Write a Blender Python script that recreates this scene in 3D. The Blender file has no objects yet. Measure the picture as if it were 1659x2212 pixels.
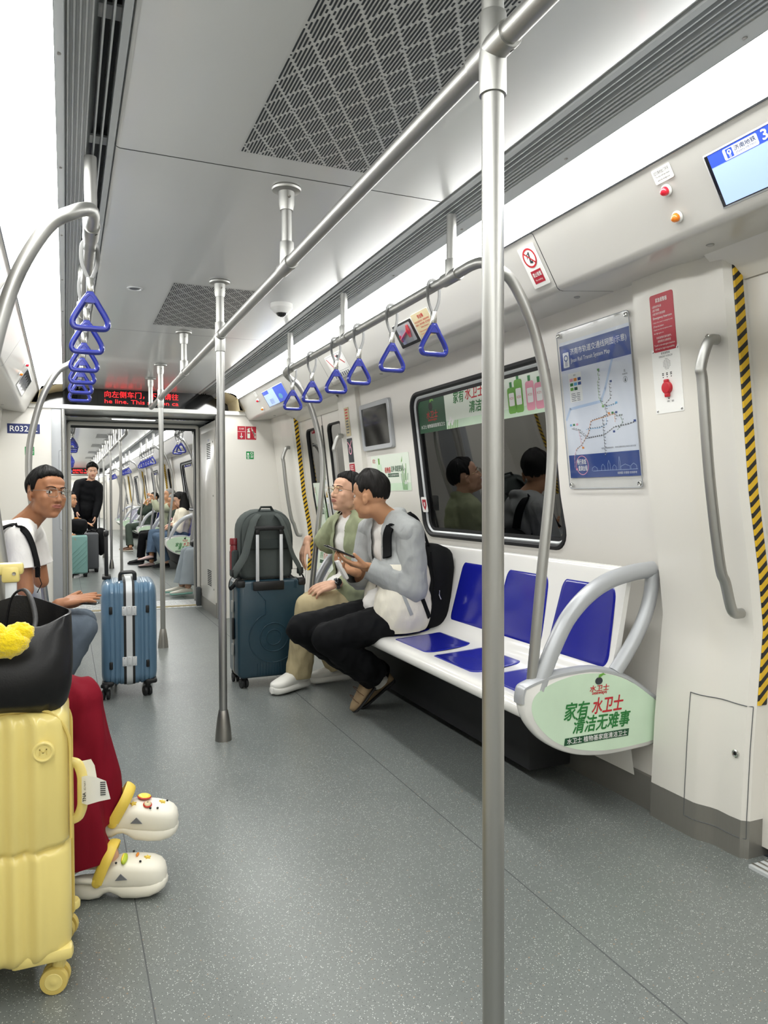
import bpy, bmesh, math, random
from math import sin, cos, pi, radians, sqrt, atan2, hypot
from mathutils import Vector as V, Matrix, noise
random.seed(7)
SC = bpy.context.scene
COL = SC.collection
# ------------------------------------------------------------ camera
yaw, pitch, roll = radians(22.974), radians(-1.202), radians(-0.207)
fwd = V((sin(yaw)*cos(pitch), cos(yaw)*cos(pitch), sin(pitch)))
rgt = V((cos(yaw), -sin(yaw), 0)); upv = rgt.cross(fwd)
r2 = cos(roll)*rgt + sin(roll)*upv; u2 = -sin(roll)*rgt + cos(roll)*upv
cam = bpy.data.cameras.new('camera'); co = bpy.data.objects.new('camera', cam); COL.objects.link(co)
co.matrix_world = Matrix(((r2.x, u2.x, -fwd.x, 0), (r2.y, u2.y, -fwd.y, 0), (r2.z, u2.z, -fwd.z, 1.14), (0, 0, 0, 1)))
cam.sensor_fit = 'VERTICAL'; cam.sensor_height = 36; cam.lens = 1623.0/2212*36
cam.clip_start = 0.02; cam.clip_end = 200
SC.camera = co
# ------------------------------------------------------------ light and exposure
w = bpy.data.worlds.new('tunnel'); SC.world = w; w.use_nodes = True
w.node_tree.nodes['Background'].inputs[0].default_value = (0.6, 0.7, 0.8, 1)
w.node_tree.nodes['Background'].inputs[1].default_value = 0.03
LAMP = 16.0           # strength of the two continuous ceiling light strips
SC.view_settings.view_transform = 'Standard'; SC.view_settings.look = 'None'
SC.view_settings.exposure = 0.0; SC.view_settings.gamma = 1.0
try: SC.view_settings.use_curve_mapping = False
except Exception: pass
SC.cycles.max_bounces = 8; SC.cycles.diffuse_bounces = 5; SC.cycles.glossy_bounces = 4; SC.cycles.transmission_bounces = 6
SC.cycles.sample_clamp_indirect = 6

# ------------------------------------------------------------ materials
def srgb(c):
    f = lambda v: v/12.92 if v <= .04045 else ((v+.055)/1.055)**2.4
    if isinstance(c, str): c = [int(c[i:i+2], 16)/255 for i in (0, 2, 4)]
    return tuple(f(v) for v in c) + (1,)
def mat(name, col, rough=.5, metal=0, emit=0, coat=0, spec=None, nz=None, bump=None, alpha=None, ecol=None, sheen=0, trans=0):
    """nz = (scale, amount[, stretch xyz]) colour mottling; bump = (scale, strength[, stretch])"""
    m = bpy.data.materials.new(name); m.use_nodes = True
    nt = m.node_tree; b = nt.nodes['Principled BSDF']
    c = srgb(col)
    b.inputs['Base Color'].default_value = c; b.inputs['Roughness'].default_value = rough; b.inputs['Metallic'].default_value = metal
    m.diffuse_color = c
    if coat: b.inputs['Coat Weight'].default_value = coat; b.inputs['Coat Roughness'].default_value = .08
    if spec is None and rough >= .75 and not metal: spec = .18
    if spec is not None: b.inputs['Specular IOR Level'].default_value = spec
    if sheen: b.inputs['Sheen Weight'].default_value = sheen
    if trans: b.inputs['Transmission Weight'].default_value = trans
    if emit:
        b.inputs['Emission Color'].default_value = srgb(ecol) if ecol else c; b.inputs['Emission Strength'].default_value = emit
    if alpha is not None: b.inputs['Alpha'].default_value = alpha
    def coords(st):
        tc = nt.nodes.new('ShaderNodeTexCoord'); mp = nt.nodes.new('ShaderNodeMapping'); mp.inputs['Scale'].default_value = st
        nt.links.new(tc.outputs['Object'], mp.inputs['Vector']); return mp
    if nz:
        n = nt.nodes.new('ShaderNodeTexNoise'); n.inputs['Scale'].default_value = nz[0]; n.inputs['Detail'].default_value = 6
        nt.links.new(coords(nz[2] if len(nz) > 2 else (1, 1, 1)).outputs[0], n.inputs['Vector'])
        mx = nt.nodes.new('ShaderNodeMix'); mx.data_type = 'RGBA'
        mx.inputs[6].default_value = tuple(v*(1-nz[1]) for v in c[:3])+(1,); mx.inputs[7].default_value = tuple(min(1, v*(1+nz[1])) for v in c[:3])+(1,)
        nt.links.new(n.outputs['Fac'], mx.inputs[0]); nt.links.new(mx.outputs[2], b.inputs['Base Color'])
    if bump:
        n = nt.nodes.new('ShaderNodeTexNoise'); n.inputs['Scale'].default_value = bump[0]; n.inputs['Detail'].default_value = 4
        nt.links.new(coords(bump[2] if len(bump) > 2 else (1, 1, 1)).outputs[0], n.inputs['Vector'])
        bp = nt.nodes.new('ShaderNodeBump'); bp.inputs['Strength'].default_value = bump[1]; bp.inputs['Distance'].default_value = .004
        nt.links.new(n.outputs['Fac'], bp.inputs['Height']); nt.links.new(bp.outputs[0], b.inputs['Normal'])
    return m
M = {}
def mk(name, *a, **k): M[name] = mat(name, *a, **k); return M[name]
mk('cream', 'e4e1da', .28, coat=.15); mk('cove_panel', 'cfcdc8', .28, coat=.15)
mk('cream_wall', 'e6e3dd', .32, coat=.1, bump=(900, .04))
mk('ceiling_grey', 'c6c8c7', .27, coat=.22)
mk('slot_dark', '22282d', .7)
mk('seam', '55585a', .7)
mk('fin', 'b4b8ba', .4)
mk('fin_dark', '30363a', .6)
mk('steel', 'b0b0ad', .42, metal=1, bump=(60, .02, (1, 1, .02)))
mk('steel_dark', 'a3a09a', .42, metal=1)
mk('kick', '8b8983', .36, metal=.45, nz=(30, .12, (1, 40, .3)))
mk('alu', 'd3d6d8', .4, metal=.25)
mk('silver', 'b9bcc0', .38, metal=.35)
mk('seat_white', 'e9e8e4', .18, coat=.4)
mk('seat_blue', '151c8e', .2, coat=.5)
mk('strap_blue', '26318f', .25, coat=.4)
mk('strap_grey', '7d7e7e', .6)
mk('chrome', 'd4d4d0', .2, metal=1)
mk('black', '101112', .45)
mk('rubber', '1d1e20', .6)
mk('rubber_grey', '4c5052', .65)
mk('grey_frame', 'a3a6aa', .42)
mk('white', 'f1f1ee', .4)
mk('paper', 'eeeeea', .55)
mk('red', 'c0202f', .4)
mk('red_sticker', 'b21f33', .35)
mk('green_sign', '1f8a49', .4)
mk('blue_sign', '1d2b66', .4)
mk('map_blue', '24458c', .35)
mk('map_pale', 'dfe3ec', .35)
mk('map_river', 'b9cce6', .4)
mk('yellow', 'e6b81e', .45)
mk('ad_green', 'd0e8ce', .35, nz=(4.5, .2))
mk('ad_pale', 'e6efe2', .35)
mk('txt_green', '1e7a35', .4)
mk('txt_dgreen', '175030', .4)
mk('txt_red', 'c4202c', .4)
mk('txt_dark', '30353b', .5)
mk('txt_grey', '6d7075', .5)
mk('leaf_green', '6aa93f', .4)
mk('pink', 'e79bb0', .4)
mk('orange', 'e48a2a', .35)
mk('sky_blue', '69b3e0', .4)
mk('beige', 'cdbf99', .5)
mk('led_red', 'ff2a2a', .5, emit=2.2, ecol='ff2028')
mk('lamp_red', 'd01830', .2, emit=.12, coat=.6)
mk('lamp_orange', 'e07a18', .2, emit=.12, coat=.6)
mk('lcd_black', '0c0f12', .12, coat=.5)
mk('lcd_blue', '3f5fd0', .3, emit=.55, ecol='2b46b4')
mk('lcd_pale', 'a8c2ea', .3, emit=.62, ecol='a9c0ea')
mk('lcd_text', '20305c', .3)
mk('lcd_white', 'f0f4ff', .3, emit=.8, ecol='eef2ff')
mk('light_on', 'ffffff', .5, emit=LAMP, ecol='fffffb')
mk('tube_on', 'ffffff', .5, emit=4, ecol='ffffff')
mk('black_gloss', '0a0b0c', .06, coat=.6)
mk('tunnel', '07090b', .8)
def glass(name, tint, rough=.02, mixf=.55):
    m = bpy.data.materials.new(name); m.use_nodes = True; nt = m.node_tree; nt.nodes.clear()
    o = nt.nodes.new('ShaderNodeOutputMaterial'); t = nt.nodes.new('ShaderNodeBsdfTransparent'); g = nt.nodes.new('ShaderNodeBsdfGlossy')
    t.inputs[0].default_value = srgb(tint); g.inputs['Roughness'].default_value = rough; g.inputs[0].default_value = (1, 1, 1, 1)
    f = nt.nodes.new('ShaderNodeLayerWeight'); f.inputs[0].default_value = .5
    pw = nt.nodes.new('ShaderNodeMath'); pw.operation = 'POWER'; pw.inputs[1].default_value = 4.0; nt.links.new(f.outputs['Facing'], pw.inputs[0])
    a = nt.nodes.new('ShaderNodeMath'); a.operation = 'MULTIPLY_ADD'; a.inputs[1].default_value = .8; a.inputs[2].default_value = .045+mixf; a.use_clamp = True
    nt.links.new(pw.outputs[0], a.inputs[0])
    mx = nt.nodes.new('ShaderNodeMixShader'); nt.links.new(a.outputs[0], mx.inputs[0]); nt.links.new(t.outputs[0], mx.inputs[1]); nt.links.new(g.outputs[0], mx.inputs[2])
    nt.links.new(mx.outputs[0], o.inputs[0]); M[name] = m; return m
glass('window_glass', '6a7478', .02, .06)
glass('clear_cover', 'fafbfc', .05, -.01)
glass('lens_glass', 'f8f8f4', .03, -.03)
# speckled grey rubber flooring
def floor_mat():
    m = mat('floor_rubber', '7b807f', .38); nt = m.node_tree; b = nt.nodes['Principled BSDF']
    tc = nt.nodes.new('ShaderNodeTexCoord')
    def spots(scale, thr, seed):
        v = nt.nodes.new('ShaderNodeTexVoronoi'); v.inputs['Scale'].default_value = scale; v.inputs['Randomness'].default_value = 1
        mp = nt.nodes.new('ShaderNodeMapping'); mp.inputs['Location'].default_value = (seed, seed*1.7, 0)
        nt.links.new(tc.outputs['Object'], mp.inputs[0]); nt.links.new(mp.outputs[0], v.inputs['Vector'])
        sp = nt.nodes.new('ShaderNodeSeparateColor'); nt.links.new(v.outputs['Color'], sp.inputs[0])
        s1 = nt.nodes.new('ShaderNodeMath'); s1.operation = 'LESS_THAN'; s1.inputs[1].default_value = thr; nt.links.new(sp.outputs[0], s1.inputs[0])
        s2 = nt.nodes.new('ShaderNodeMath'); s2.operation = 'LESS_THAN'; s2.inputs[1].default_value = .38; nt.links.new(v.outputs['Distance'], s2.inputs[0])
        mu = nt.nodes.new('ShaderNodeMath'); mu.operation = 'MULTIPLY'; nt.links.new(s1.outputs[0], mu.inputs[0]); nt.links.new(s2.outputs[0], mu.inputs[1])
        return mu
    n = nt.nodes.new('ShaderNodeTexNoise'); n.inputs['Scale'].default_value = 2.2; n.inputs['Detail'].default_value = 5
    nt.links.new(tc.outputs['Object'], n.inputs['Vector'])
    base = nt.nodes.new('ShaderNodeMix'); base.data_type = 'RGBA'; base.inputs[6].default_value = srgb('696e6c'); base.inputs[7].default_value = srgb('767b79')
    nt.links.new(n.outputs['Fac'], base.inputs[0]); prev = base
    for sc, th, sd, c in ((330, .12, 3, 'd5d8d5'), (360, .10, 11, '3c4143'), (170, .010, 5, '9a8068')):
        f = spots(sc, th, sd); mx = nt.nodes.new('ShaderNodeMix'); mx.data_type = 'RGBA'; mx.inputs[7].default_value = srgb(c)
        nt.links.new(f.outputs[0], mx.inputs[0]); nt.links.new(prev.outputs[2], mx.inputs[6]); prev = mx
    nt.links.new(prev.outputs[2], b.inputs['Base Color'])
    rn = nt.nodes.new('ShaderNodeMapRange'); rn.inputs[3].default_value = .24; rn.inputs[4].default_value = .42
    nt.links.new(n.outputs['Fac'], rn.inputs[0]); nt.links.new(rn.outputs[0], b.inputs['Roughness'])
    M['floor'] = m
floor_mat()
# black and yellow hazard stripes along object z
def hazard():
    m = mat('hazard', 'e6b81e', .45); nt = m.node_tree; b = nt.nodes['Principled BSDF']
    tc = nt.nodes.new('ShaderNodeTexCoord'); sp = nt.nodes.new('ShaderNodeSeparateXYZ'); nt.links.new(tc.outputs['Object'], sp.inputs[0])
    ad = nt.nodes.new('ShaderNodeMath'); ad.operation = 'MULTIPLY_ADD'; ad.inputs[1].default_value = -.9; nt.links.new(sp.outputs[0], ad.inputs[0]); nt.links.new(sp.outputs[2], ad.inputs[2])
    sc = nt.nodes.new('ShaderNodeMath'); sc.operation = 'MULTIPLY'; sc.inputs[1].default_value = 1/.040; nt.links.new(ad.outputs[0], sc.inputs[0])
    fr = nt.nodes.new('ShaderNodeMath'); fr.operation = 'FRACT'; nt.links.new(sc.outputs[0], fr.inputs[0])
    gt = nt.nodes.new('ShaderNodeMath'); gt.operation = 'GREATER_THAN'; gt.inputs[1].default_value = .55; nt.links.new(fr.outputs[0], gt.inputs[0])
    mx = nt.nodes.new('ShaderNodeMix'); mx.data_type = 'RGBA'; mx.inputs[6].default_value = srgb('dfb420'); mx.inputs[7].default_value = srgb('17181a')
    nt.links.new(gt.outputs[0], mx.inputs[0]); nt.links.new(mx.outputs[2], b.inputs['Base Color']); M['hazard'] = m
hazard()

# ------------------------------------------------------------ mesh helpers
_txt = {}
def text_geo(s, bold=0.0, shear=0.0):
    key = (s, bold, shear)
    if key not in _txt:
        c = bpy.data.curves.new('t', 'FONT'); c.body = s; c.resolution_u = 2; c.offset = bold; c.shear = shear; c.fill_mode = 'FRONT'
        o = bpy.data.objects.new('t', c); COL.objects.link(o)
        dg = bpy.context.evaluated_depsgraph_get()
        me = bpy.data.meshes.new_from_object(o.evaluated_get(dg))
        vs = [tuple(v.co) for v in me.vertices]; fs = [tuple(p.vertices) for p in me.polygons]
        bpy.data.objects.remove(o); bpy.data.curves.remove(c); bpy.data.meshes.remove(me)
        if not vs: vs = [(0, 0, 0)]
        x0 = min(v[0] for v in vs); x1 = max(v[0] for v in vs); y0 = min(v[1] for v in vs); y1 = max(v[1] for v in vs)
        _txt[key] = (vs, fs, x0, x1, y0, y1)
    return _txt[key]
class MB:
    def __init__(s): s.v = []; s.f = []; s.m = []; s.mats = []; s.X = Matrix(); s.mt = 0
    def use(s, name):
        if name not in s.mats: s.mats.append(name)
        s.mt = s.mats.index(name); return s
    def at(s, X=None): s.X = X or Matrix(); return s
    def add(s, vs, fs, m=None):
        if m: s.use(m)
        o = len(s.v); X = s.X
        s.v += [X @ V(v) for v in vs]; s.f += [tuple(i+o for i in f) for f in fs]; s.m += [s.mt]*len(fs); return s
    def bm(s, bm_, m=None):
        bm_.verts.index_update(); s.add([v.co.copy() for v in bm_.verts], [[v.index for v in f.verts] for f in bm_.faces], m); bm_.free(); return s
    def box(s, c, d, m=None, bev=0, seg=2, rot=None):
        b = bmesh.new(); bmesh.ops.create_cube(b, size=1)
        for v in b.verts: v.co = V((v.co.x*d[0], v.co.y*d[1], v.co.z*d[2]))
        if bev: bmesh.ops.bevel(b, geom=list(b.edges), offset=min(bev, min(d)*.49), segments=seg, affect='EDGES', profile=.5)
        for v in b.verts: v.co = (rot @ v.co if rot else v.co) + V(c)
        return s.bm(b, m)
    def quad(s, a, b, c, d, m=None): return s.add([a, b, c, d], [(0, 1, 2, 3)], m)
    def tube(s, pts, r, m=None, seg=14, caps=True, closed=False, flat=None):
        P = [V(p) for p in pts]; n = len(P); rr = r if isinstance(r, (list, tuple)) else [r]*n
        T = []
        for i in range(n):
            a = P[i-1] if (i > 0 or closed) else P[i]; b = P[(i+1) % n] if (i < n-1 or closed) else P[i]
            t = (b-a); T.append(t.normalized() if t.length > 1e-9 else V((0, 0, 1)))
        up = V((0, 0, 1)) if abs(T[0].z) < .9 else V((1, 0, 0))
        N = (up - T[0]*up.dot(T[0])).normalized(); vs = []; fs = []
        for i in range(n):
            N = (N - T[i]*N.dot(T[i])); N = N.normalized() if N.length > 1e-6 else T[i].orthogonal().normalized(); B = T[i].cross(N)
            for k in range(seg):
                a = 2*pi*k/seg; q = rr[i]
                if isinstance(q, (list, tuple)): vs.append(P[i]+N*cos(a)*q[0]+B*sin(a)*q[1])
                else: vs.append(P[i]+(N*cos(a)+B*sin(a))*q)
        e = n if closed else n-1
        for i in range(e):
            for k in range(seg):
                j = (i+1) % n; fs.append((i*seg+k, i*seg+(k+1) % seg, j*seg+(k+1) % seg, j*seg+k))
        if caps and not closed: fs.append(tuple(range(seg))[::-1]); fs.append(tuple(range((n-1)*seg, n*seg)))
        return s.add(vs, fs, m)
    def lathe(s, prof, m=None, seg=20, o=(0, 0, 0), axis=(0, 0, 1), caps=True):
        """prof = [(r, h)] along axis from o"""
        A = V(axis).normalized(); N = A.orthogonal().normalized(); B = A.cross(N); O = V(o); vs = []; fs = []; n = len(prof)
        for r, h in prof:
            for k in range(seg):
                a = 2*pi*k/seg; vs.append(O+A*h+(N*cos(a)+B*sin(a))*max(r, 1e-5))
        for i in range(n-1):
            for k in range(seg): fs.append((i*seg+k, i*seg+(k+1) % seg, (i+1)*seg+(k+1) % seg, (i+1)*seg+k))
        if caps: fs.append(tuple(range(seg))[::-1]); fs.append(tuple(range((n-1)*seg, n*seg)))
        return s.add(vs, fs, m)
    def ell(s, c, r, m=None, seg=16, rings=10, rot=None):
        c = V(c); r = (r, r, r) if not hasattr(r, '__len__') else r; vs = []; fs = []
        for i in range(rings+1):
            t = pi*i/rings
            for k in range(seg):
                p = 2*pi*k/seg; q = V((r[0]*sin(t)*cos(p), r[1]*sin(t)*sin(p), r[2]*cos(t)))
                vs.append(c + (rot @ q if rot else q))
        for i in range(rings):
            for k in range(seg): fs.append((i*seg+k, (i+1)*seg+k, (i+1)*seg+(k+1) % seg, i*seg+(k+1) % seg))
        return s.add(vs, fs, m)
    def ngon(s, pts, m=None): return s.add(pts, [tuple(range(len(pts)))], m)
    def prism(s, poly, a, b, m=None):
        """poly of 3-D points, extruded from offset vector a to b"""
        a = V(a); b = V(b); n = len(poly); vs = [V(p)+a for p in poly]+[V(p)+b for p in poly]
        fs = [tuple(range(n))[::-1], tuple(range(n, 2*n))]+[(i, (i+1) % n, n+(i+1) % n, n+i) for i in range(n)]
        return s.add(vs, fs, m)
    def loft(s, rings, m=None, caps=True, closed=True):
        n = len(rings[0]); vs = [p for r in rings for p in r]; fs = []
        for i in range(len(rings)-1):
            for k in range(n if closed else n-1): fs.append((i*n+k, i*n+(k+1) % n, (i+1)*n+(k+1) % n, (i+1)*n+k))
        if caps and closed: fs.append(tuple(range(n))[::-1]); fs.append(tuple(range((len(rings)-1)*n, len(rings)*n)))
        return s.add(vs, fs, m)
    def sweep(s, prof, y0, y1, m=None, ys=None):
        """open (x,z) profile swept along y"""
        ys = ys or [y0, y1]; return s.loft([[(x, y, z) for x, z in prof] for y in ys], m, caps=False, closed=False)
    # flat printing helpers in local x,y with layer height z
    def rect(s, x0, y0, x1, y1, z=0, m=None): return s.quad((x0, y0, z), (x1, y0, z), (x1, y1, z), (x0, y1, z), m)
    def rrect(s, x0, y0, x1, y1, r, z=0, m=None, n=5):
        return s.ngon([(x, y, z) for x, y in rrpts(x0, y0, x1, y1, r, n)], m)
    def disc(s, x, y, r, z=0, m=None, n=24, ry=None):
        ry = ry or r; return s.ngon([(x+r*cos(2*pi*i/n), y+ry*sin(2*pi*i/n), z) for i in range(n)], m)
    def ringf(s, x, y, r0, r1, z=0, m=None, n=28):
        vs = []; 
        for i in range(n):
            a = 2*pi*i/n; vs += [(x+r0*cos(a), y+r0*sin(a), z), (x+r1*cos(a), y+r1*sin(a), z)]
        return s.add(vs, [(2*i, 2*i+1, (2*i+3) % (2*n), (2*i+2) % (2*n)) for i in range(n)], m)
    def line(s, pts, wd, z=0, m=None):
        for a, b in zip(pts, pts[1:]):
            d = V((b[0]-a[0], b[1]-a[1])); 
            if d.length < 1e-7: continue
            d = d.normalized(); n = V((-d.y, d.x))*wd/2; e = d*wd*.4
            s.quad((a[0]-n.x-e.x, a[1]-n.y-e.y, z), (b[0]-n.x+e.x, b[1]-n.y+e.y, z), (b[0]+n.x+e.x, b[1]+n.y+e.y, z), (a[0]+n.x-e.x, a[1]+n.y-e.y, z), m)
        return s
    def txt(s, st, x0, y0, x1, y1, z=0, m=None, bold=0.0, shear=0.0):
        vs, fs, a, b, c, d = text_geo(st, 0, shear); sx = (x1-x0)/max(b-a, 1e-6); sy = (y1-y0)/max(d-c, 1e-6)
        for k, (dx, dy) in enumerate(((0, 0), (1, 0), (-1, 0), (0, 1), (0, -1)) if bold > .003 else ((0, 0),)):   # heavier strokes by overprinting
            s.add([(x0+(v[0]-a+dx*bold)*sx, y0+(v[1]-c+dy*bold*.8)*sy, z+.00006*k) for v in vs], fs, m)
        return s
    def slab(s, w_, h_, t, m=None, r=0):
        """thin plate centred on the local origin, front face at z=0"""
        pts = rrpts(-w_/2, -h_/2, w_/2, h_/2, r or .001, 5 if r else 1); return s.prism([(x, y, 0) for x, y in pts], (0, 0, -t), (0, 0, 0), m)
    def build(s, name, parent=None, angle=35, wn=False):
        me = bpy.data.meshes.new(name); off = world_of(parent) if parent else V((0, 0, 0))
        me.from_pydata([v-off for v in s.v], [], s.f); me.polygons.foreach_set('material_index', s.m)
        for n in s.mats: me.materials.append(M[n])
        fix_normals(me)
        me.polygons.foreach_set('use_smooth', [True]*len(me.polygons)); me.set_sharp_from_angle(angle=radians(angle)); me.update()
        o = bpy.data.objects.new(name, me); COL.objects.link(o)
        if parent: o.parent = parent
        return o
def fix_normals(me):
    b = bmesh.new(); b.from_mesh(me); bmesh.ops.recalc_face_normals(b, faces=b.faces); b.to_mesh(me); b.free()
def rrpts(x0, y0, x1, y1, r, n=5):
    P = []
    for cx, cy, a0 in ((x1-r, y1-r, 0), (x0+r, y1-r, pi/2), (x0+r, y0+r, pi), (x1-r, y0+r, 3*pi/2)):
        for i in range(n+1): a = a0+pi/2*i/n; P.append((cx+r*cos(a), cy+r*sin(a)))
    return P
def world_of(o):
    p = V((0, 0, 0))
    while o: p = p + o.location; o = o.parent
    return p
def catm(P, n=8, closed=False):
    P = [V(p) for p in P]; out = []; m = len(P)
    for i in range(m if closed else m-1):
        g = (lambda k: P[k % m]) if closed else (lambda k: P[max(0, min(m-1, k))])
        a, b, c, d = g(i-1), g(i), g(i+1), g(i+2)
        for k in range(n):
            t = k/n; out.append(.5*((2*b)+(c-a)*t+(2*a-5*b+4*c-d)*t*t+(3*b-a-3*c+d)*t**3))
    if not closed: out.append(P[-1])
    return out
def bend(P, r, n=6):
    """polyline with rounded corners"""
    P = [V(p) for p in P]; out = [P[0]]
    for i in range(1, len(P)-1):
        a = (P[i-1]-P[i]); b = (P[i+1]-P[i]); q = min(r, a.length*.49, b.length*.49); A = P[i]+a.normalized()*q; B = P[i]+b.normalized()*q
        for k in range(n+1): t = k/n; out.append(A*(1-t)**2+P[i]*2*t*(1-t)+B*t*t)
    out.append(P[-1]); return out
def frame(o, x, y):
    x = V(x).normalized(); y = V(y); y = (y-x*y.dot(x)).normalized(); z = x.cross(y); o = V(o)
    return Matrix(((x.x, y.x, z.x, o.x), (x.y, y.y, z.y, o.y), (x.z, y.z, z.z, o.z), (0, 0, 0, 1)))
def tag(o, label, cat, group=None, kind=None):
    o['label'] = label; o['category'] = cat
    if group: o['group'] = group
    if kind: o['kind'] = kind
    return o
def thing(name, loc, label, cat, group=None):
    o = bpy.data.objects.new(name, None); COL.objects.link(o); o.location = loc; o.empty_display_size = .1
    return tag(o, label, cat, group)
def struct(o): o['kind'] = 'structure'; return o
def dup(root, loc=None, label=None, group=None, mirror=False):
    def cp(o, par):
        c = o.copy(); COL.objects.link(c)
        if par: c.parent = par
        for ch in list(o.children): cp(ch, c)
        return c
    r = cp(root, None)
    if loc is not None: r.location = loc
    if label: r['label'] = label
    if group: r['group'] = group
    return r
XC = .67
# ============================================================ SHELL
H = 2.14
Y0, Y1 = -3.6, 7.05            # first carriage
G0, G1 = 8.0, 8.45             # gangway plates
Y2, Y3 = 8.47, 27.8            # second carriage
PIL = [(0, 1.907), (.12, 1.911), (.35, 1.925), (.72, 1.961), (.9, 1.939), (1.15, 1.895), (1.55, 1.852), (1.885, 1.814)]
def pil(z):
    for (a, xa), (b, xb) in zip(PIL, PIL[1:]):
        if z <= b: t = (z-a)/(b-a); return xa+(xb-xa)*t
    return PIL[-1][1]
def wallx(z): return pil(z)+.036
def side(s, x): return XC+s*(x-XC)
ZS = [0, .06, .12, .2, .35, .5, .62, .72, .8, .9, 1.02, 1.15, 1.35, 1.55, 1.72, 1.885]
def add_floor():
    b = MB(); b.use('floor')
    for y0, y1 in ((Y0, 7.95), (Y2-.0, Y3)): b.box(((XC), (y0+y1)/2, -.02), (2.7, y1-y0, .04))
    b.use('seam')
    for x in (.168, 1.222):
        for y0, y1 in ((Y0, 7.95), (Y2, Y3)): b.rect(x-.0018, y0, x+.0018, y1, .0006)
    o = struct(b.build('floor')); return o
add_floor()
# measured seams: keep them parallel to the car, one each side
def add_ceiling(name, y0, y1, cuts, grilles):
    b = MB(); b.use('ceiling_grey')
    ys = [y0]+[c for c in cuts if y0 < c < y1]+[y1]
    for a, c in zip(ys, ys[1:]):
        prof = [(XC-.527, H+.012), (XC-.525, H+.004), (XC-.515, H), (XC+.515, H), (XC+.525, H+.004), (XC+.527, H+.012)]
        b.sweep(prof, a+.0025, c-.0025)
    b.use('seam'); b.rect(XC-.54, y0, XC+.54, y1, H+.013)
    struct(b.build(name))
    for k, (a, c) in enumerate(grilles): grille(a, c)
def grille_mesh(L):
    b = MB(); b.use('ceiling_grey'); W = .385
    b.rect(-W/2-.004, -L/2-.004, W/2+.004, L/2+.004, -.0003)
    b.use('slot_dark'); n = 45; p = W/n; A = W/5; Bq = .118; z = -.0008; hw = p*.27; gp = .0058
    for i in range(n):
        x = -W/2+p*(i+.5); u = x/A; cuts = []
        for k in range(-40, 41):
            cuts += [Bq*(k-u), Bq*(k+u)]
        cuts = sorted(c for c in cuts if -L/2 < c < L/2); cuts = [-L/2-gp]+cuts+[L/2+gp]
        for c0, c1 in zip(cuts, cuts[1:]):
            a, d = c0+gp, c1-gp
            if d-a < .002: 
                if c1-c0 < .006: continue
                m = (c0+c1)/2; a, d = m-.0035, m+.0035
            r = min(hw, (d-a)/2)
            P = [(x+hw, d-r), (x+hw*.6, d-r*.2), (x, d), (x-hw*.6, d-r*.2), (x-hw, d-r), (x-hw, a+r), (x-hw*.6, a+r*.2), (x, a), (x+hw*.6, a+r*.2), (x+hw, a+r)]
            b.ngon([(q[0], q[1], z) for q in P])
    return b
_gr = {}
def grille(y0, y1, label='perforated grey air grille set in the ceiling of the next carriage', grp='ceiling grilles of the next carriage'):
    L = round(y1-y0, 2)
    if L not in _gr:
        o = grille_mesh(L).build('ceiling_grille'); _gr[L] = o
    else:
        o = _gr[L].copy(); COL.objects.link(o)
    o.location = (XC, (y0+y1)/2, H); tag(o, label, 'air grille', grp); return o
add_ceiling('ceiling', Y0, 7.46, [-1.7, 2.295, 4.757], [])
grille(1.27, 2.18, 'large perforated diamond pattern grille overhead beside the pole with the ceiling joint', 'ceiling grilles'); grille(3.63, 4.54, 'smaller looking perforated ceiling grille behind the second pole', 'ceiling grilles')
add_ceiling('ceiling', Y2, Y3, [11.2, 13.6, 16.1, 18.5, 21, 23.4, 25.8], [(10.2, 11.1), (12.7, 13.6), (15.1, 16.0), (17.5, 18.4), (20, 20.9)])
# slatted air diffusers, light strips, sloping cove panels, soffits
def fins(s):
    X = lambda u: XC+s*u
    P = [(.527, H+.012), (.532, H-.004), (.548, H-.006), (.549, H+.05)]
    z0 = H-.004
    for i in range(2):
        u = .563+.019*i; P += [(u, H+.05), (u, z0), (u+.004, z0), (u+.004, H+.05)]
    for i in range(5):
        u = .603+.012*i; P += [(u, H+.004-.0012*i), (u+.001, z0-.002*i), (u+.0045, z0-.002*i), (u+.0055, H+.002-.0012*i)]
    P += [(.664, z0-.012), (.681, H-.036)]
    return [(X(u), z) for u, z in P]
def side_strip(s, y0, y1, tagend):
    X = lambda u: XC+s*u
    b = MB(); b.sweep(fins(s), y0, y1, 'fin'); b.use('fin_dark'); b.rect(min(X(.545), X(.61)), y0, max(X(.545), X(.61)), y1, H+.049)
    y = y0+.35
    while y < y1:      # bridging ribs in the dark slot and little screws on the strip
        b.use('fin'); b.box((X(.576), y, H+.03), (.056, .05, .006)); b.use('steel_dark'); b.lathe([(.006, 0), (.006, .0015), (.003, .002)], o=(X(.673), y+.1, H-.0275), axis=(0, 0, -1), seg=8); y += .62
    b.build('trim_'+tagend)['kind'] = 'structure'
    return
for s in (1, -1):
    for y0, y1 in ((Y0, 7.46), (Y2, Y3)): side_strip(s, y0, y1, '1')
def light_strip(s, y0, y1, label):
    X = lambda u: XC+s*u
    b = MB(); k = 0 if s > 0 else .048; prof = [(X(.682), H-.037), (X(.72+k*.3), H-.041), (X(.765+k*.7), H-.049), (X(.797+k), H-.064), (X(.811+k), H-.094)]
    b.sweep(prof, y0, y1, 'light_on')
    o = b.build('light_strip'); tag(o, label, 'ceiling light', 'ceiling light strips')
    b = MB(); b.sweep([(X(.8105+k), H-.094), (X(.815+k), H-.097)], y0, y1, 'txt_grey'); b.build('edge_gasket', o)
light_strip(1, Y0, 6.95, 'long glowing white light strip above the bench with the two seated men'); light_strip(-1, Y0, 6.95, 'long glowing white light strip above the man in the white shirt')
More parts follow.
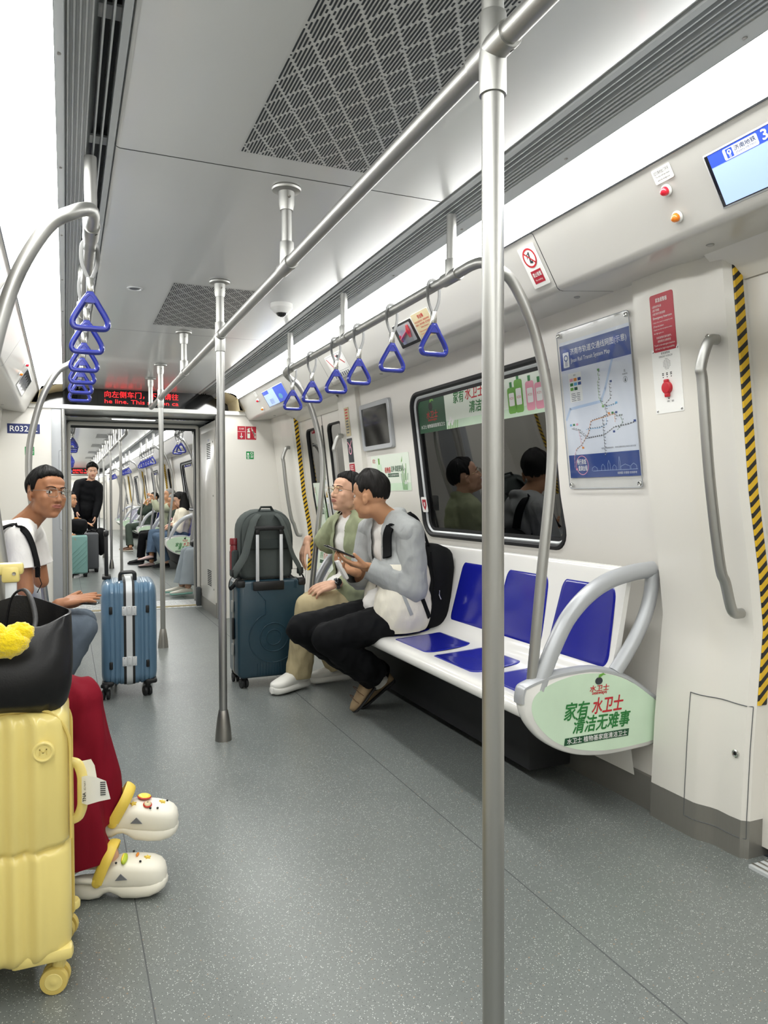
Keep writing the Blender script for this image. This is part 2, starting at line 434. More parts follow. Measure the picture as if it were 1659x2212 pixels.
light_strip(1, Y2+.3, Y3, 'white light strip running along the next carriage above its benches'); light_strip(-1, Y2+.3, Y3, 'white light strip of the next carriage on the side of the standing man')
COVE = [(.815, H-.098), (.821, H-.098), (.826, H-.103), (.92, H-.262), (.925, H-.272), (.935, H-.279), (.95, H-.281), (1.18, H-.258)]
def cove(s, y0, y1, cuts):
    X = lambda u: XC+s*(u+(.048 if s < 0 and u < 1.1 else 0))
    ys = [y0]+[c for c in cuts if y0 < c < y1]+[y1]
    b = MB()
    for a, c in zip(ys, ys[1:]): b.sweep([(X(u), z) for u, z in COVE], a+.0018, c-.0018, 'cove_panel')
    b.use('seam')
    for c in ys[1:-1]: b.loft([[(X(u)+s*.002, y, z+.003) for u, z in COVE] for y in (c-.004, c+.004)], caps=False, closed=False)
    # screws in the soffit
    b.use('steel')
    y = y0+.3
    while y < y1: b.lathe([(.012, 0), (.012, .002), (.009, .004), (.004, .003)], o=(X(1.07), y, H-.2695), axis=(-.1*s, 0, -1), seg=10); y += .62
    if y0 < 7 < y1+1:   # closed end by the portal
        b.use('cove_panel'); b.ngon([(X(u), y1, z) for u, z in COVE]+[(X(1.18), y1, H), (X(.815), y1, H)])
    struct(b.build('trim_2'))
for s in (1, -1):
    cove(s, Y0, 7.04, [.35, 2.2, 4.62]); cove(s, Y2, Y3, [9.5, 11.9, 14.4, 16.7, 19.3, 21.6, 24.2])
    X = lambda u: XC+s*u
    b = MB(); k = 0 if s > 0 else .048; b.use('beige'); b.sweep([(X(.682), H-.037), (X(.72+k*.3), H-.046), (X(.77+k*.7), H-.066), (X(.811+k), H-.094), (X(.83+k), H-.2), (X(1.2), H-.21)], 6.95, 7.44); struct(b.build('trim_3'))
# walls
def strip_wall(b, s, y0, y1, off=0, zs=ZS, m='cream_wall'):
    b.sweep([(side(s, pil(z)+off), z) for z in zs], y0, y1, m)
def pillar(s, y0, y1, door_at):
    """door pocket panel: moulded, projecting from the window wall, stainless kick plate; door_at = +1/-1 the side the door is on (along y)"""
    d = door_at; L = y1-y0; e = (lambda t: y0+t) if d > 0 else (lambda t: y1-t)
    # plan outline (offset outward, distance along from the window side)
    plan = [(.06, 0), (.004, 0), (0, .004), (0, L*.52), (.004, L*.56), (.022, L*.66), (.028, L*.72), (.026, L*.85), (.03, L*.955), (.05, L), (.14, L)]
    b = MB()
    for z0, z1, m, o2 in ((0, .118, 'kick', -.001), (.118, 1.885, 'cream', 0)):
        zz = [z0]+[z for z in ZS if z0 < z < z1]+[z1]
        b.use(m); b.loft([[(side(s, pil(z)+o+o2), e(t), z) for o, t in plan] for z in zz], caps=False, closed=False)
    # access hatch outline and lock
    b.use('seam')
    h0, h1 = L*.42, L*.985
    def po(t):
        for (oa, ta), (ob, tb) in zip(plan, plan[1:]):
            if ta <= t <= tb and tb > ta: return oa+(ob-oa)*(t-ta)/(tb-ta)
        return .03
    def seam(pts):
        P = [(side(s, pil(z)+po(t)-.0012), e(t), z) for t, z in pts]
        b.tube(P, .0016, seg=4, caps=False)
    n = 14; top = [(h0+(h1-h0)*i/n, .475) for i in range(n+1)]; bot = [(h0+(h1-h0)*i/n, .062) for i in range(n+1)]
    seam(top); seam(bot); seam([(h0, .475-.413*i/12) for i in range(13)]); seam([(h1, .475-.413*i/12) for i in range(13)])
    o = struct(b.build('trim_4', angle=25))
    k = MB(); t = L*.88; k.lathe([(.013, 0), (.013, .004), (.010, .006), (.006, .005), (.006, .003)], 'chrome', o=(side(s, pil(.32)+po(t)), e(t), .32), axis=(-s, 0, 0), seg=16)
    k.lathe([(.0065, .0031), (.006, .0042)], 'black', o=(side(s, pil(.32)+po(t)), e(t), .32), axis=(-s, 0, 0), seg=12); k.build('hatch_lock', o)
    # hazard striped edge
    q = MB(); zs = [.48]+[z for z in ZS if .48 < z < 1.86]+[1.86]
    q.use('hazard'); q.loft([[(side(s, pil(z)+.050), e(L+.001), z), (side(s, pil(z)+.053), e(L+.005), z), (side(s, pil(z)+.086), e(L+.006), z)] for z in zs], caps=False, closed=False)
    q.build('hazard_strip', o)
    # door side grab handle
    return o
def grab_handle(s, y, z0, z1, label, grp):
    th = thing('pillar_grab_bar', (side(s, pil(z0)), y, z0), label, 'grab rail', grp); b = MB()
    P = [(side(s, pil(z1)+.015), y+.0, z1), (side(s, pil(z1)-.02), y, z1-.01), (side(s, pil(z1)-.05), y, z1-.09)] + [(side(s, pil(z)-.058), y, z) for z in (z1-.14, (z0+z1)/2, z0+.16)] + [(side(s, pil(z0)-.055), y, z0+.1), (side(s, pil(z0)-.025), y, z0+.01), (side(s, pil(z0)+.015), y, z0)]
    b.tube(catm(P, 6), .0165, 'steel', seg=14); b.build('bar', th)
    for z in (z0, z1):
        b = MB(); b.lathe([(.008, 0), (.008, .004), (.005, .005), (.004, .002)], 'chrome', o=(side(s, pil(z)-.022 if z == z1 else pil(z)-.024), y, z+.006), axis=(-s, 0, .3 if z == z1 else -.3), seg=12); b.build('bolt', th)
    return th
def window_wall(s, y0, y1, win, zw0=.905, zw1=1.735):
    """wall_... panel with a window hole between win=(a,b)"""
    b = MB(); zs = ZS
    m = 'cream_wall'; a, c = win
    strip_wall(b, s, y0, a, .036); strip_wall(b, s, c, y1, .036)
    strip_wall(b, s, a, c, .036, [z for z in ZS if z < zw0]+[zw0]); strip_wall(b, s, a, c, .036, [zw1]+[z for z in ZS if z > zw1])
    # moulded reveal with rounded corners
    rr = rrpts(a, zw0, c, zw1, .09, 6); outer = []
    for (y, z) in rr: outer.append((y, z))
    sq = []
    for (y, z) in rr:   # square corner filler between the hole and rounded outline
        sq.append((a if y < a+.09 else c if y > c-.09 else y, zw0 if z < zw0+.09 else zw1 if z > zw1-.09 else z))
    b.use(m); b.loft([[(side(s, wallx(z)), y, z) for y, z in sq], [(side(s, wallx(z)), y, z) for y, z in outer], [(side(s, wallx(z)+.03), y, z) for y, z in outer]], caps=False)
    struct(b.build('wall_right' if s > 0 else 'wall_left'))
    win_unit(s, a, c, zw0, zw1)
def win_unit(s, a, c, z0, z1):
    cy, cz = (a+c)/2, (z0+z1)/2
    def ring(g, off, n=6):
        return [(side(s, wallx(z)+off), y, z) for y, z in rrpts(a+g, z0+g, c-g, z1-g, max(.02, .09-g), n)]
    b = MB(); b.use('rubber'); b.loft([ring(-.004, .0), ring(0, -.006), ring(.012, -.006), ring(.02, .004), ring(.02, .03)], caps=False)
    o = struct(b.build('window_1'))
    f = MB(); f.use('alu'); f.loft([ring(.02, .012), ring(.026, .01), ring(.034, .018), ring(.034, .03)], caps=False); f.build('window_frame', o)
    g = MB(); g.use('rubber'); g.loft([ring(.033, .02), ring(.05, .022), ring(.05, .03)], caps=False); g.build('window_seal', o)
    p = MB(); p.ngon(ring(.04, .03), 'window_glass'); p.build('glass_pane', o)
    # dark tunnel side box behind the pane
    q = MB(); q.use('tunnel'); q.loft([ring(.02, .034), ring(.0, .16)], caps=True); q.build('tunnel_reveal', o)
def door(s, y0, y1, name='door_1'):
    """double sliding leaves behind the pillars, with windows"""
    off = .105; ym = (y0+y1)/2
    h = MB(); h.use('cream'); h.sweep([(side(s, pil(1.80)+off-.01), 1.80), (side(s, pil(1.885)), 1.883)], y0-.1, y1+.1); root = struct(h.build(name))
    for ya, yb in ((y0-.05, ym-.006), (ym+.006, y1+.05)):
        wa, wb = (ya+.16, yb-.11) if ya < ym-.1 else (ya+.11, yb-.16); w0, w1 = .8, 1.72
        zs = [.03, .12, .35, .6, w0]; b = MB(); b.use('cream')
        for za, zb, yl, yr in ((.03, w0, ya, yb), (w1, 1.84, ya, yb), (w0, w1, ya, wa), (w0, w1, wb, yb)):
            zz = [za]+[z for z in ZS if za < z < zb]+[zb]; b.sweep([(side(s, pil(z)+off), z) for z in zz], yl, yr)
        lf = b.build('door_leaf', root)
        rr = rrpts(wa, w0, wb, w1, .06, 5)
        sq = [(wa if y < wa+.06 else wb if y > wb-.06 else y, w0 if z < w0+.06 else w1 if z > w1-.06 else z) for y, z in rr]
        X = lambda z, o: side(s, pil(z)+off+o)
        g = MB(); g.use('cream'); g.loft([[(X(z, 0), y, z) for y, z in sq], [(X(z, -.001), y, z) for y, z in rr]], caps=False); g.use('rubber')
        def ins(k): return rrpts(wa+k, w0+k, wb-k, w1-k, .055, 5)
        g.loft([[(X(z, -.001), y, z) for y, z in rr], [(X(z, -.006), y, z) for y, z in ins(.004)], [(X(z, -.004), y, z) for y, z in ins(.014)], [(X(z, .02), y, z) for y, z in ins(.018)]], caps=False); g.build('window_frame', lf)
        p = MB(); p.ngon([(X(z, .012), y, z) for y, z in ins(.014)], 'window_glass'); p.build('glass_pane', lf)
        t = MB(); t.use('tunnel'); t.loft([[(X(z, .02), y, z) for y, z in ins(.0)], [(X(z, .12), y, z) for y, z in ins(-.03)]]); t.build('tunnel_reveal', lf)
        k = MB(); ye = yb if ya < ym-.1 else ya; k.sweep([(X(z, -.004), z) for z in ZS if z > .02 and z < 1.85], ye-.007, ye+.007, 'rubber'); k.build('edge_seal', lf)
        k = MB(); yk = (yb-.055) if ya < ym-.1 else (ya+.055); k.tube([(X(z, -.012), yk, z) for z in (.86, .88, .97, 1.06, 1.08)], .006, 'alu', seg=8); k.build('finger_pull', lf)
    sl = MB(); sl.use('alu'); sl.box((side(s, 1.99), ym, .004), (.16, y1-y0, .012)); 
    for i in range(5): sl.use('steel_dark'); sl.box((side(s, 1.925+.026*i), ym, .011), (.006, y1-y0, .003))
    sl.build('sill', root)
    return root
# door openings: (-3.5,-2.2) (.5,1.66) (5.29,6.42)   pillars between
for s in (1, -1):
    for d0, d1, nm in ((.45, 1.66, 'door_1'), (5.29, 6.42, 'door_2'), (-4.5, -3.2, 'door_3')):
        door(s, d0, d1, nm)
    pillar(s, 1.70, 2.08, -1); pillar(s, 4.80, 5.25, 1); pillar(s, 6.46, 7.05, -1); pillar(s, -.05, .41, 1); pillar(s, -3.16, -2.7, -1)
    window_wall(s, 2.06, 4.82, (2.64, 4.02)); window_wall(s, -2.72, -.03, (-2.2, -.65))
# second carriage, same bays every 4.85 m
for s in (1, -1):
    prev = Y2
    strip = MB()
    for k, dc in enumerate((10.65, 15.5, 20.35, 25.2)):
        door(s, dc-.58, dc+.58, 'door_%d' % (k+4)); pillar(s, dc-1.04, dc-.62, 1); pillar(s, dc+.62, dc+1.04, -1)
        if k == 0: window_wall(s, Y2, dc-1.02, (8.75, 9.4))
        else: window_wall(s, prev, dc-1.02, (prev+.55, prev+1.95))
        prev = dc+1.02
    window_wall(s, prev, Y3, (prev+.4, prev+1.2))
# wall base (stainless skirting under the benches)
for s in (1, -1):
    for y0, y1 in ((2.06, 4.82), (-2.72, -.03), (Y2, 9.63), (11.67, 14.48), (16.52, 19.33), (21.37, 24.18)):
        b = MB(); b.sweep([(side(s, wallx(0)-.012), 0), (side(s, wallx(.12)-.012), .12), (side(s, wallx(.12)), .122)], y0, y1, 'kick'); struct(b.build('baseboard_right' if s > 0 else 'baseboard_left'))
b = MB(); b.box((XC, Y0-.03, 1.1), (2.7, .05, 2.3), 'cream'); struct(b.build('wall_back'))
# outer hull so the dark tunnel stays outside
# ---- portal end walls
def portal(y, t, nm, dy):
    b = MB(); b.use('cream'); x0, x1, zt = .0, 1.30, 1.90
    for xa, xb in ((XC-1.3, x0), (x1, XC+1.3)): b.box(((xa+xb)/2, y+t/2, .96), (xb-xa, t, 1.92))
    struct(b.build(nm))
    b = MB(); b.box((XC-.02, y+t/2-.012, 1.921), (2*.93, t+.03, .036), 'white', bev=.004); b.use('cream'); b.box((XC, y+dy/2+t, 1.926), (2*1.2, dy, .02)); struct(b.build('trim_5'))
    b = MB(); b.box((XC, y+dy+.02, 2.03), (2*1.25, .03, .30), 'black_gloss'); struct(b.build('trim_6'))
    for x in (x0-.012, x1+.01):
        b = MB(); b.lathe([(.017, 0), (.017, 1.90)], 'steel', o=(x, y-.008, 0), seg=14); struct(b.build('trim_7'))
portal(Y1, .06, 'wall_end', .38)
b = MB(); b.box((-.055, Y1-.006, .95), (.10, .014, 1.90), 'grey_frame', bev=.003); struct(b.build('trim_10'))
b = MB(); P = [(-.028+x, Y1-.0135, z) for x, z in rrpts(-.018, .86, .018, 1.55, .0175, 6)]; b.ngon(P, 'silver'); b.use('grey_frame'); b.tube(P, .004, seg=6, closed=True); struct(b.build('trim_10'))
portal(Y2-.06, .06, 'wall_end', .02); portal(Y3, .06, 'wall_end', .02)
# corridor beyond the portal
def corridor():
    b = MB(); b.use('cream')
    b.box((1.36, 7.55, .93), (.12, .9, 1.86)); b.use('kick'); b.box((1.2965, 7.55, .07), (.006, .9, .14))
    struct(b.build('wall_passage'))
    b = MB(); b.use('cream'); b.box((-.05, 7.55, .93), (.1, .9, 1.86)); b.use('grey_frame'); b.box((.004, 7.32, .93), (.02, .34, 1.86), bev=.008); struct(b.build('wall_passage'))
    b = MB(); b.use('ceiling_grey'); b.box((XC, 7.55, 1.908), (1.34, .95, .02)); struct(b.build('ceiling_passage'))
    # rubber gangway hood with folds
    b = MB(); b.use('rubber_grey')
    for i in range(6):
        y = 8.0+.075*i
        ring = lambda g, yy: [(XC+sx*(.63+g), yy, z) for sx, z in ((-1, 0), (-1, 1.0), (-1, 1.80+g), (-.97, 1.86+g), (.97, 1.86+g), (1, 1.80+g), (1, 1.0), (1, 0))]
        b.loft([ring(.06, y), ring(0, y+.0375), ring(.06, y+.075)], caps=False, closed=False)
    struct(b.build('trim_8'))
    b = MB(); b.use('cream'); b.tube(bend([(1.285, 8.03, 0), (1.285, 8.03, 1.872), (.035, 8.03, 1.872), (.035, 8.03, 0)], .03), .020, seg=8)
    b.use('rubber_grey'); b.box((1.27, 7.97, .1), (.05, .07, .2), bev=.015); struct(b.build('trim_9'))
    # tread plates and threshold strips
    t = MB(); t.use('alu'); t.box((XC, 8.22, .006), (1.24, .46, .012))
    t.use('white')
    for i in range(22):
        for j in range(3):
            x = .1+.055*i; y = 8.07+.13*j; t.box((x, y, .0135), (.012, .085, .004), rot=Matrix.Rotation(.5, 3, 'Z'))
    t.use('beige'); t.box((XC, 7.985, .008), (1.26, .03, .018)); t.use('alu'); t.box((XC, 7.93, .003), (1.26, .06, .007))
    t.use('steel_dark')
    for i in range(20): t.box((.1+.06*i, 7.93, .0068), (.03, .02, .0015))
    struct(t.build('floor_passage_plate'))
    f = MB(); f.box((XC, 8.2, -.03), (1.4, .6, .05), 'rubber'); struct(f.build('floor_passage'))
    # cabinet door with vents
    c = thing('passage_cabinet', (1.298, 7.5, .1), 'tall off-white cabinet door with louvre vents inside the passage', 'cabinet')
    q = MB(); q.box((1.296, 7.49, .95), (.014, .74, 1.66), 'cream', bev=.004); dd = q.build('door', c)
    for zc in (1.585, .35):
        v = MB()
        for i in range(9): v.box((1.2885, 7.41, zc-.07+.0175*i), (.003, .2, .009), 'slot_dark')
        v.build('vent', dd)
    for z in (.26, 1.15, 1.66): v = MB(); v.lathe([(.009, 0), (.009, .004), (.004, .005)], 'steel_dark', o=(1.289, 7.18, z), axis=(-1, 0, 0), seg=12); v.build('lock', dd)
    s = MB(); s.at(frame((1.2885, 7.41, 1.69), (0, -1, 0), (0, 0, 1))); s.rect(-.05, -.012, .05, .012, .0003, 'blue_sign'); s.build('name_plate', c)
    # square opening light
    t = thing('passage_light', (.62, 7.68, 1.895), 'slim glowing tube light under the passage ceiling', 'ceiling light'); q = MB(); q.box((.62, 7.68, 1.892), (.40, .035, .012), 'tube_on', bev=.005); q.build('diffuser', t)
    q = MB(); q.box((.62, 7.68, 1.897), (.42, .05, .008), 'alu'); q.build('housing', t)
corridor()

# plain shell of the carriages further on
b = MB(); b.use('floor'); b.box((XC, 36, -.02), (2.7, 16.3, .04)); struct(b.build('floor'))
b = MB(); b.use('ceiling_grey'); b.rect(XC-.7, Y3, XC+.7, 44, H); struct(b.build('ceiling'))
for s in (1, -1):
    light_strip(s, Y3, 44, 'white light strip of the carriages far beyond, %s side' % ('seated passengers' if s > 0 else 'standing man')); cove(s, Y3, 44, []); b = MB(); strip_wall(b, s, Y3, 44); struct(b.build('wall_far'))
b = MB(); b.box((XC, 44, 1.1), (2.7, .05, 2.3), 'cream'); struct(b.build('wall_far'))
# ============================================================ POLES AND RAILS
R0 = .0188
ORD = ['first', 'second', 'third', 'fourth', 'fifth', 'sixth', 'seventh', 'eighth']
def flange(b, x, y, z=H):
    b.lathe([(.021, -.075), (.025, -.055), (.0255, -.018), (.0255, -.016), (.046, -.012), (.048, -.006), (.046, 0)], 'steel', o=(x, y, z), seg=24)
    b.lathe([(.005, 0), (.005, .003), (.002, .002)], 'steel_dark', o=(x+.002, y-.0252, z-.037), axis=(0, -1, 0), seg=10)
def tee(b, x, y, z, down=.06, up=.06, along=.055):
    r = .0232
    b.lathe([(r*.98, -down), (r, -down+.002), (r, up-.002), (r*.98, up)], 'steel', o=(x, y, z), seg=24)
    b.lathe([(r*.98, -along), (r, -along+.002), (r, along-.002), (r*.98, along)], o=(x, y, z), axis=(0, 1, 0), seg=24)
    b.lathe([(.004, 0), (.004, .001)], 'black', o=(x+.012, y-along*.75, z-.0195), axis=(.5, 0, -.85), seg=8)
ZR = 1.888
def grab_pole(y, label, x=XC, grp='floor to ceiling poles', t=None):
    t = thing('grab_pole', (x, y, 0), label, 'grab pole', grp)
    b = MB(); b.tube([(x, y, .1), (x, y, H-.05)], R0, 'steel', seg=24); b.build('pole', t)
    b = MB(); b.lathe([(.0385, 0), (.0385, .004), (.035, .05), (.0285, .102), (.0215, .14), (.0205, .142), (.0195, .138)], 'steel_dark', o=(x, y, 0), seg=28); b.build('base_cone', t)
    b = MB(); flange(b, x, y); b.build('ceiling_flange', t)
    b = MB(); tee(b, x, y, ZR, .075); b.build('collar', t); return t
def ceiling_rail(ya, yb, label, hang, x=XC, endbend=True, startbend=False, grp='ceiling rails'):
    t = thing('ceiling_rail', (x, ya, ZR), label, 'overhead rail', grp)
    P = [(x, ya, ZR), (x, yb, ZR)]
    if endbend: P = P+[(x, yb+.0, H-.03)]
    if startbend: P = [(x, ya, H-.03)]+P
    b = MB(); b.tube(bend(P, .05), R0, 'steel', seg=24); b.build('rail', t)
    for y in hang:
        b = MB(); b.tube([(x, y, ZR), (x, y, H-.03)], .0165, 'steel', seg=20); flange(b, x, y); tee(b, x, y, ZR, .0, .075); b.build('hanger', t)
    b = MB()
    if endbend: flange(b, x, yb)
    if startbend: flange(b, x, ya)
    if b.v: b.build('end_flange', t)
    return t
grab_pole(1.105, 'tall steel pole beside the air grille, passing in front of the blue seats')
grab_pole(3.52, 'steel pole with grey base cone on the floor in front of the dark teal suitcase')
grab_pole(5.88, 'thin steel pole with base cone just behind the light blue suitcase')
ceiling_rail(-3.3, 6.60, 'long steel rail under the ceiling joining the three poles of this carriage', [-1.2, 2.38, 4.67])
for i, y in enumerate((10.4, 12.75, 15.1, 17.45, 19.8, 22.2)):
    grab_pole(y, '%s steel pole of the next carriage counting from the passage' % ORD[i], grp='poles of the next carriage')
ceiling_rail(9.35, 26, 'steel rail under the ceiling of the next carriage', [11.6, 13.95, 16.3, 18.65, 21], startbend=True)
# ---- overhead hand rails over the benches, with bowed end poles
OX, OZ = 1.262, 1.912
def hand_rail(s, ya, yb, label, grp, hang, low=.50, nearend=True):
    X = lambda x: side(s, x); t = thing('bench_hand_rail', (X(OX), ya, OZ), label, 'hand rail', grp)
    bow = [(1.375, 1.835), (1.452, 1.69), (1.507, 1.487), (1.524, 1.33), (1.517, 1.173), (1.48, .858), (1.441, low)]
    def endp(y, d):
        a = [V((X(OX), y+d*.16, OZ)), V((X(OX), y+d*.085, OZ)), V((X(OX+.012), y+d*.03, OZ-.006)), V((X(OX+.05), y, OZ-.03))]
        return a + [V((X(x), y, z)) for x, z in bow]
    A = catm(endp(ya, 1), 6)[::-1]; B = catm(endp(yb, -1), 6)
    P = (A if nearend else [V((X(OX), ya, OZ))])+B
    b = MB(); b.tube(P, R0*.97, 'steel', seg=18); b.build('rail', t)
    for y in hang:
        b = MB(); b.tube([(X(OX), y, OZ), (X(OX), y, H-.012)], .0175, 'steel', seg=16); tee(b, X(OX), y, OZ, 0, .06); b.build('hanger', t)
    return t
def strap(x, y, label, grp):
    t = thing('strap_handle', (x, y, OZ), label, 'strap handle', grp); z = OZ
    b = MB()
    P = catm([(x, y, z-.098), (x-.010, y, z-.082), (x-.0225, y, z-.045), (x-.0235, y, z), (x-.0165, y, z+.0195), (x, y, z+.0262), (x+.0165, y, z+.0195), (x+.0235, y, z), (x+.0225, y, z-.045), (x+.010, y, z-.082), (x, y, z-.098)], 4)
    b.tube(P, [(.0062, .0028)]*len(P), 'strap_grey', seg=8); b.build('strap', t)
    b = MB(); b.box((x, y, z-.112), (.021, .017, .044), 'chrome', bev=.003); b.build('ferrule', t)
    b = MB(); tri = [(x, y, z-.142), (x+.030, y, z-.186), (x+.0575, y, z-.236), (x+.035, y, z-.2505), (x-.035, y, z-.2505), (x-.0575, y, z-.236), (x-.030, y, z-.186)]
    P = catm([tri[0], (x+.028, y, z-.180), (x+.050, y, z-.222), (x+.0465, y, z-.2425), (x+.03, y, z-.2465), (x, y, z-.2465), (x-.03, y, z-.2465), (x-.0465, y, z-.2425), (x-.050, y, z-.222), (x-.028, y, z-.180)], 5, closed=True)
    b.use('strap_blue'); b.tube(P, [(.0095, .0105)]*len(P), seg=10, closed=True)
    b.prism([(x-.009, y, z-.134), (x+.009, y, z-.134), (x+.026, y, z-.166), (x+.013, y, z-.1685), (x-.013, y, z-.1685), (x-.026, y, z-.166)], (0, -.009, 0), (0, .009, 0)); b.build('grip', t)
    return t
SP = None
def straps(s, ys, labf, grp):
    global SP
    for i, y in enumerate(ys):
        lab = labf(i); x = side(s, OX)
        if SP is None: SP = strap(0, 0, lab, grp); SP.location = (x, y, OZ); fixo(SP)
        else: dup(SP, (x, y, OZ), lab, grp)
def fixo(o): pass
# strap prototype is built at the origin, children stay relative to its empty
_z = OZ
ysR = [2.50, 2.885, 3.27, 3.59, 3.99, 4.375]
hand_rail(1, 2.13, 4.60, 'bowed steel hand rail hung over the bench of the two seated men', 'bench hand rails', [2.36, 3.47, 4.42])
hand_rail(-1, 2.13, 4.57, 'bowed steel hand rail over the bench of the man in the white shirt', 'bench hand rails', [2.36, 3.47, 4.42])
straps(1, ysR, lambda i: '%s blue strap handle on the rail above the seated men, counting from the tall pole' % ORD[i], 'strap handles above the seated men')
straps(-1, [2.52, 2.93, 3.36, 3.72, 4.08, 4.42], lambda i: '%s blue strap handle above the man in the white shirt, largest one first' % ORD[i], 'strap handles above the man in the white shirt')
hand_rail(1, 8.5, 9.62, 'short hand rail over the bench just beyond the passage', 'hand rails of the next carriage', [9.0, 9.5], nearend=False)
straps(1, [9.1, 9.42], lambda i: 'one of two blue strap handles on the short rail beyond the passage', 'strap handles on the short rail beyond the passage')
for k, ya in enumerate((11.9, 16.7, 21.55)):
    hand_rail(1, ya, ya+2.5, 'hand rail over the %s long bench of the next carriage' % ORD[k], 'hand rails of the next carriage', [ya+.2, ya+1.25, ya+2.3])
    straps(1, [ya+.38*(i+1) for i in range(6)], lambda i: 'blue strap handle on the %s long rail of the next carriage' % ORD[k], 'strap handles on the %s rail of the next carriage' % ORD[k])
for k, ya in enumerate((11.9, 16.7)):
    hand_rail(-1, ya, ya+2.5, 'hand rail on the standing man side of the next carriage, %s bench' % ORD[k], 'hand rails of the next carriage', [ya+.2, ya+1.25, ya+2.3])
    straps(-1, [ya+.38*(i+1) for i in range(6)], lambda i: 'blue strap handle over the %s bench on the standing man side' % ORD[k], 'strap handles on the standing man side, %s rail' % ORD[k])
hand_rail(-1, 8.5, 9.62, 'short hand rail beyond the passage above the smiling man side', 'hand rails of the next carriage', [9.0, 9.5], nearend=False)
straps(-1, [8.72, 9.1, 9.45], lambda i: 'blue strap handle hanging just inside the passage opening on the standing man side', 'strap handles just inside the passage')

# ============================================================ BENCHES
BP = [(1.897, .878), (1.88, .8755), (1.871, .862), (1.858, .80), (1.838, .70), (1.815, .60), (1.796, .53), (1.768, .482), (1.72, .458), (1.64, .444), (1.55, .438), (1.47, .438), (1.437, .434), (1.419, .422), (1.412, .404), (1.418, .386), (1.432, .378)]
BPS = [(p.x, p.y) for p in catm([(x, z, 0) for x, z in BP], 4)]
def bench_pt(t, off=0):
    """t = arc fraction along the moulded profile"""
    L = [0]
    for a, b in zip(BPS, BPS[1:]): L.append(L[-1]+hypot(b[0]-a[0], b[1]-a[1]))
    q = t*L[-1]
    for i in range(len(L)-1):
        if q <= L[i+1] or i == len(L)-2:
            f = (q-L[i])/(L[i+1]-L[i]); a, b = BPS[i], BPS[i+1]; dx, dz = b[0]-a[0], b[1]-a[1]; l = hypot(dx, dz)
            return a[0]+dx*f-off*(-dz/l)*(1 if True else -1), a[1]+dz*f+off*(-dx/l)*1
def bench(s, y0, n, label, grp, pitch=.417):
    X = lambda x: side(s, x); y1 = y0+n*pitch; t = thing('bench', (X(1.6), (y0+y1)/2, 0), label, 'bench', grp)
    b = MB(); ys = [y0]; 
    sec = [(X(x), z) for x, z in BPS]+[(X(1.5), .392), (X(1.74), .415), (X(1.83), .55), (X(1.885), .84)]
    b.loft([[(x, y, z) for x, z in sec] for y in (y0, y0+.004, y1-.004, y1)], 'seat_white'); b.build('shell', t, angle=40)
    def patch(yc, t0, t1, w0, w1, nm):
        b = MB(); b.use('seat_blue'); rings = []; r = .035
        tl = t1-t0; base = rrpts(-1, 0, 1, 1, .16, 6); vs = []; fs = []
        # rounded trapezoid outline, widths w0 (at t0) .. w1 (at t1)
        out = []
        for (u, v) in base:
            v2 = v; w_ = w0+(w1-w0)*v2; out.append((u*w_/2, t0+tl*v2))
        cy, ct = 0, (t0+t1)/2; N = len(out)
        for k, sc in enumerate((1.03, 1.0, .93, .8, .6, .4, .2)):
            off = (.0003, .0025, .003, .003, .003, .003, .003)[k]
            for (y, tt) in out:
                p = bench_pt(ct+(tt-ct)*sc, off); vs.append((X(p[0]), yc+y*sc, p[1]))
        p = bench_pt(ct, .003); vs.append((X(p[0]), yc, p[1])); c = len(vs)-1
        for k in range(6):
            for i in range(N): fs.append((k*N+i, k*N+(i+1) % N, (k+1)*N+(i+1) % N, (k+1)*N+i))
        for i in range(N): fs.append((6*N+i, 6*N+(i+1) % N, c))
        b.add(vs, fs); b.build(nm, t, angle=50)
    for i in range(n):
        yc = y0+(i+.5)*pitch; patch(yc, .115, .455, .31, .365, 'back_pad'); patch(yc, .575, .855, .33, .355, 'seat_pad')
    b = MB(); b.use('kick'); b.box((X(1.72), (y0+y1)/2, .345), (.20, y1-y0-.1, .06), bev=.006); b.use('cream'); b.sweep([(X(1.86), .37), (X(1.90), .12)], y0, y1); b.build('support', t); b = MB(); b.box((X(1.775), (y0+y1)/2+.16, .20), (.20, y1-y0-.36, .30), 'rubber', bev=.01); b.build('underseat_shade_box', t); return t  # dark box under the seats is added to deepen the shade there
PO = catm([(1.406, .507, 0), (1.50, .530, 0), (1.60, .5385, 0), (1.70, .535, 0), (1.82, .497, 0), (1.93, .425, 0), (1.972, .385, 0), (1.976, .30, 0), (1.955, .247, 0), (1.85, .235, 0), (1.71, .233, 0), (1.58, .256, 0), (1.476, .308, 0), (1.41, .375, 0), (1.383, .44, 0), (1.386, .49, 0)], 5, closed=True)
PO = [(p.x, p.y) for p in PO]
PR = catm([(1.425, .462, 0), (1.46, .492, 0), (1.54, .518, 0), (1.64, .528, 0), (1.76, .511, 0), (1.88, .455, 0), (1.962, .383, 0), (1.966, .32, 0), (1.962, .268, 0), (1.85, .253, 0), (1.72, .252, 0), (1.60, .272, 0), (1.51, .31, 0), (1.445, .37, 0), (1.42, .42, 0)], 4, closed=True)
PR = [(p.x, p.y) for p in PR]
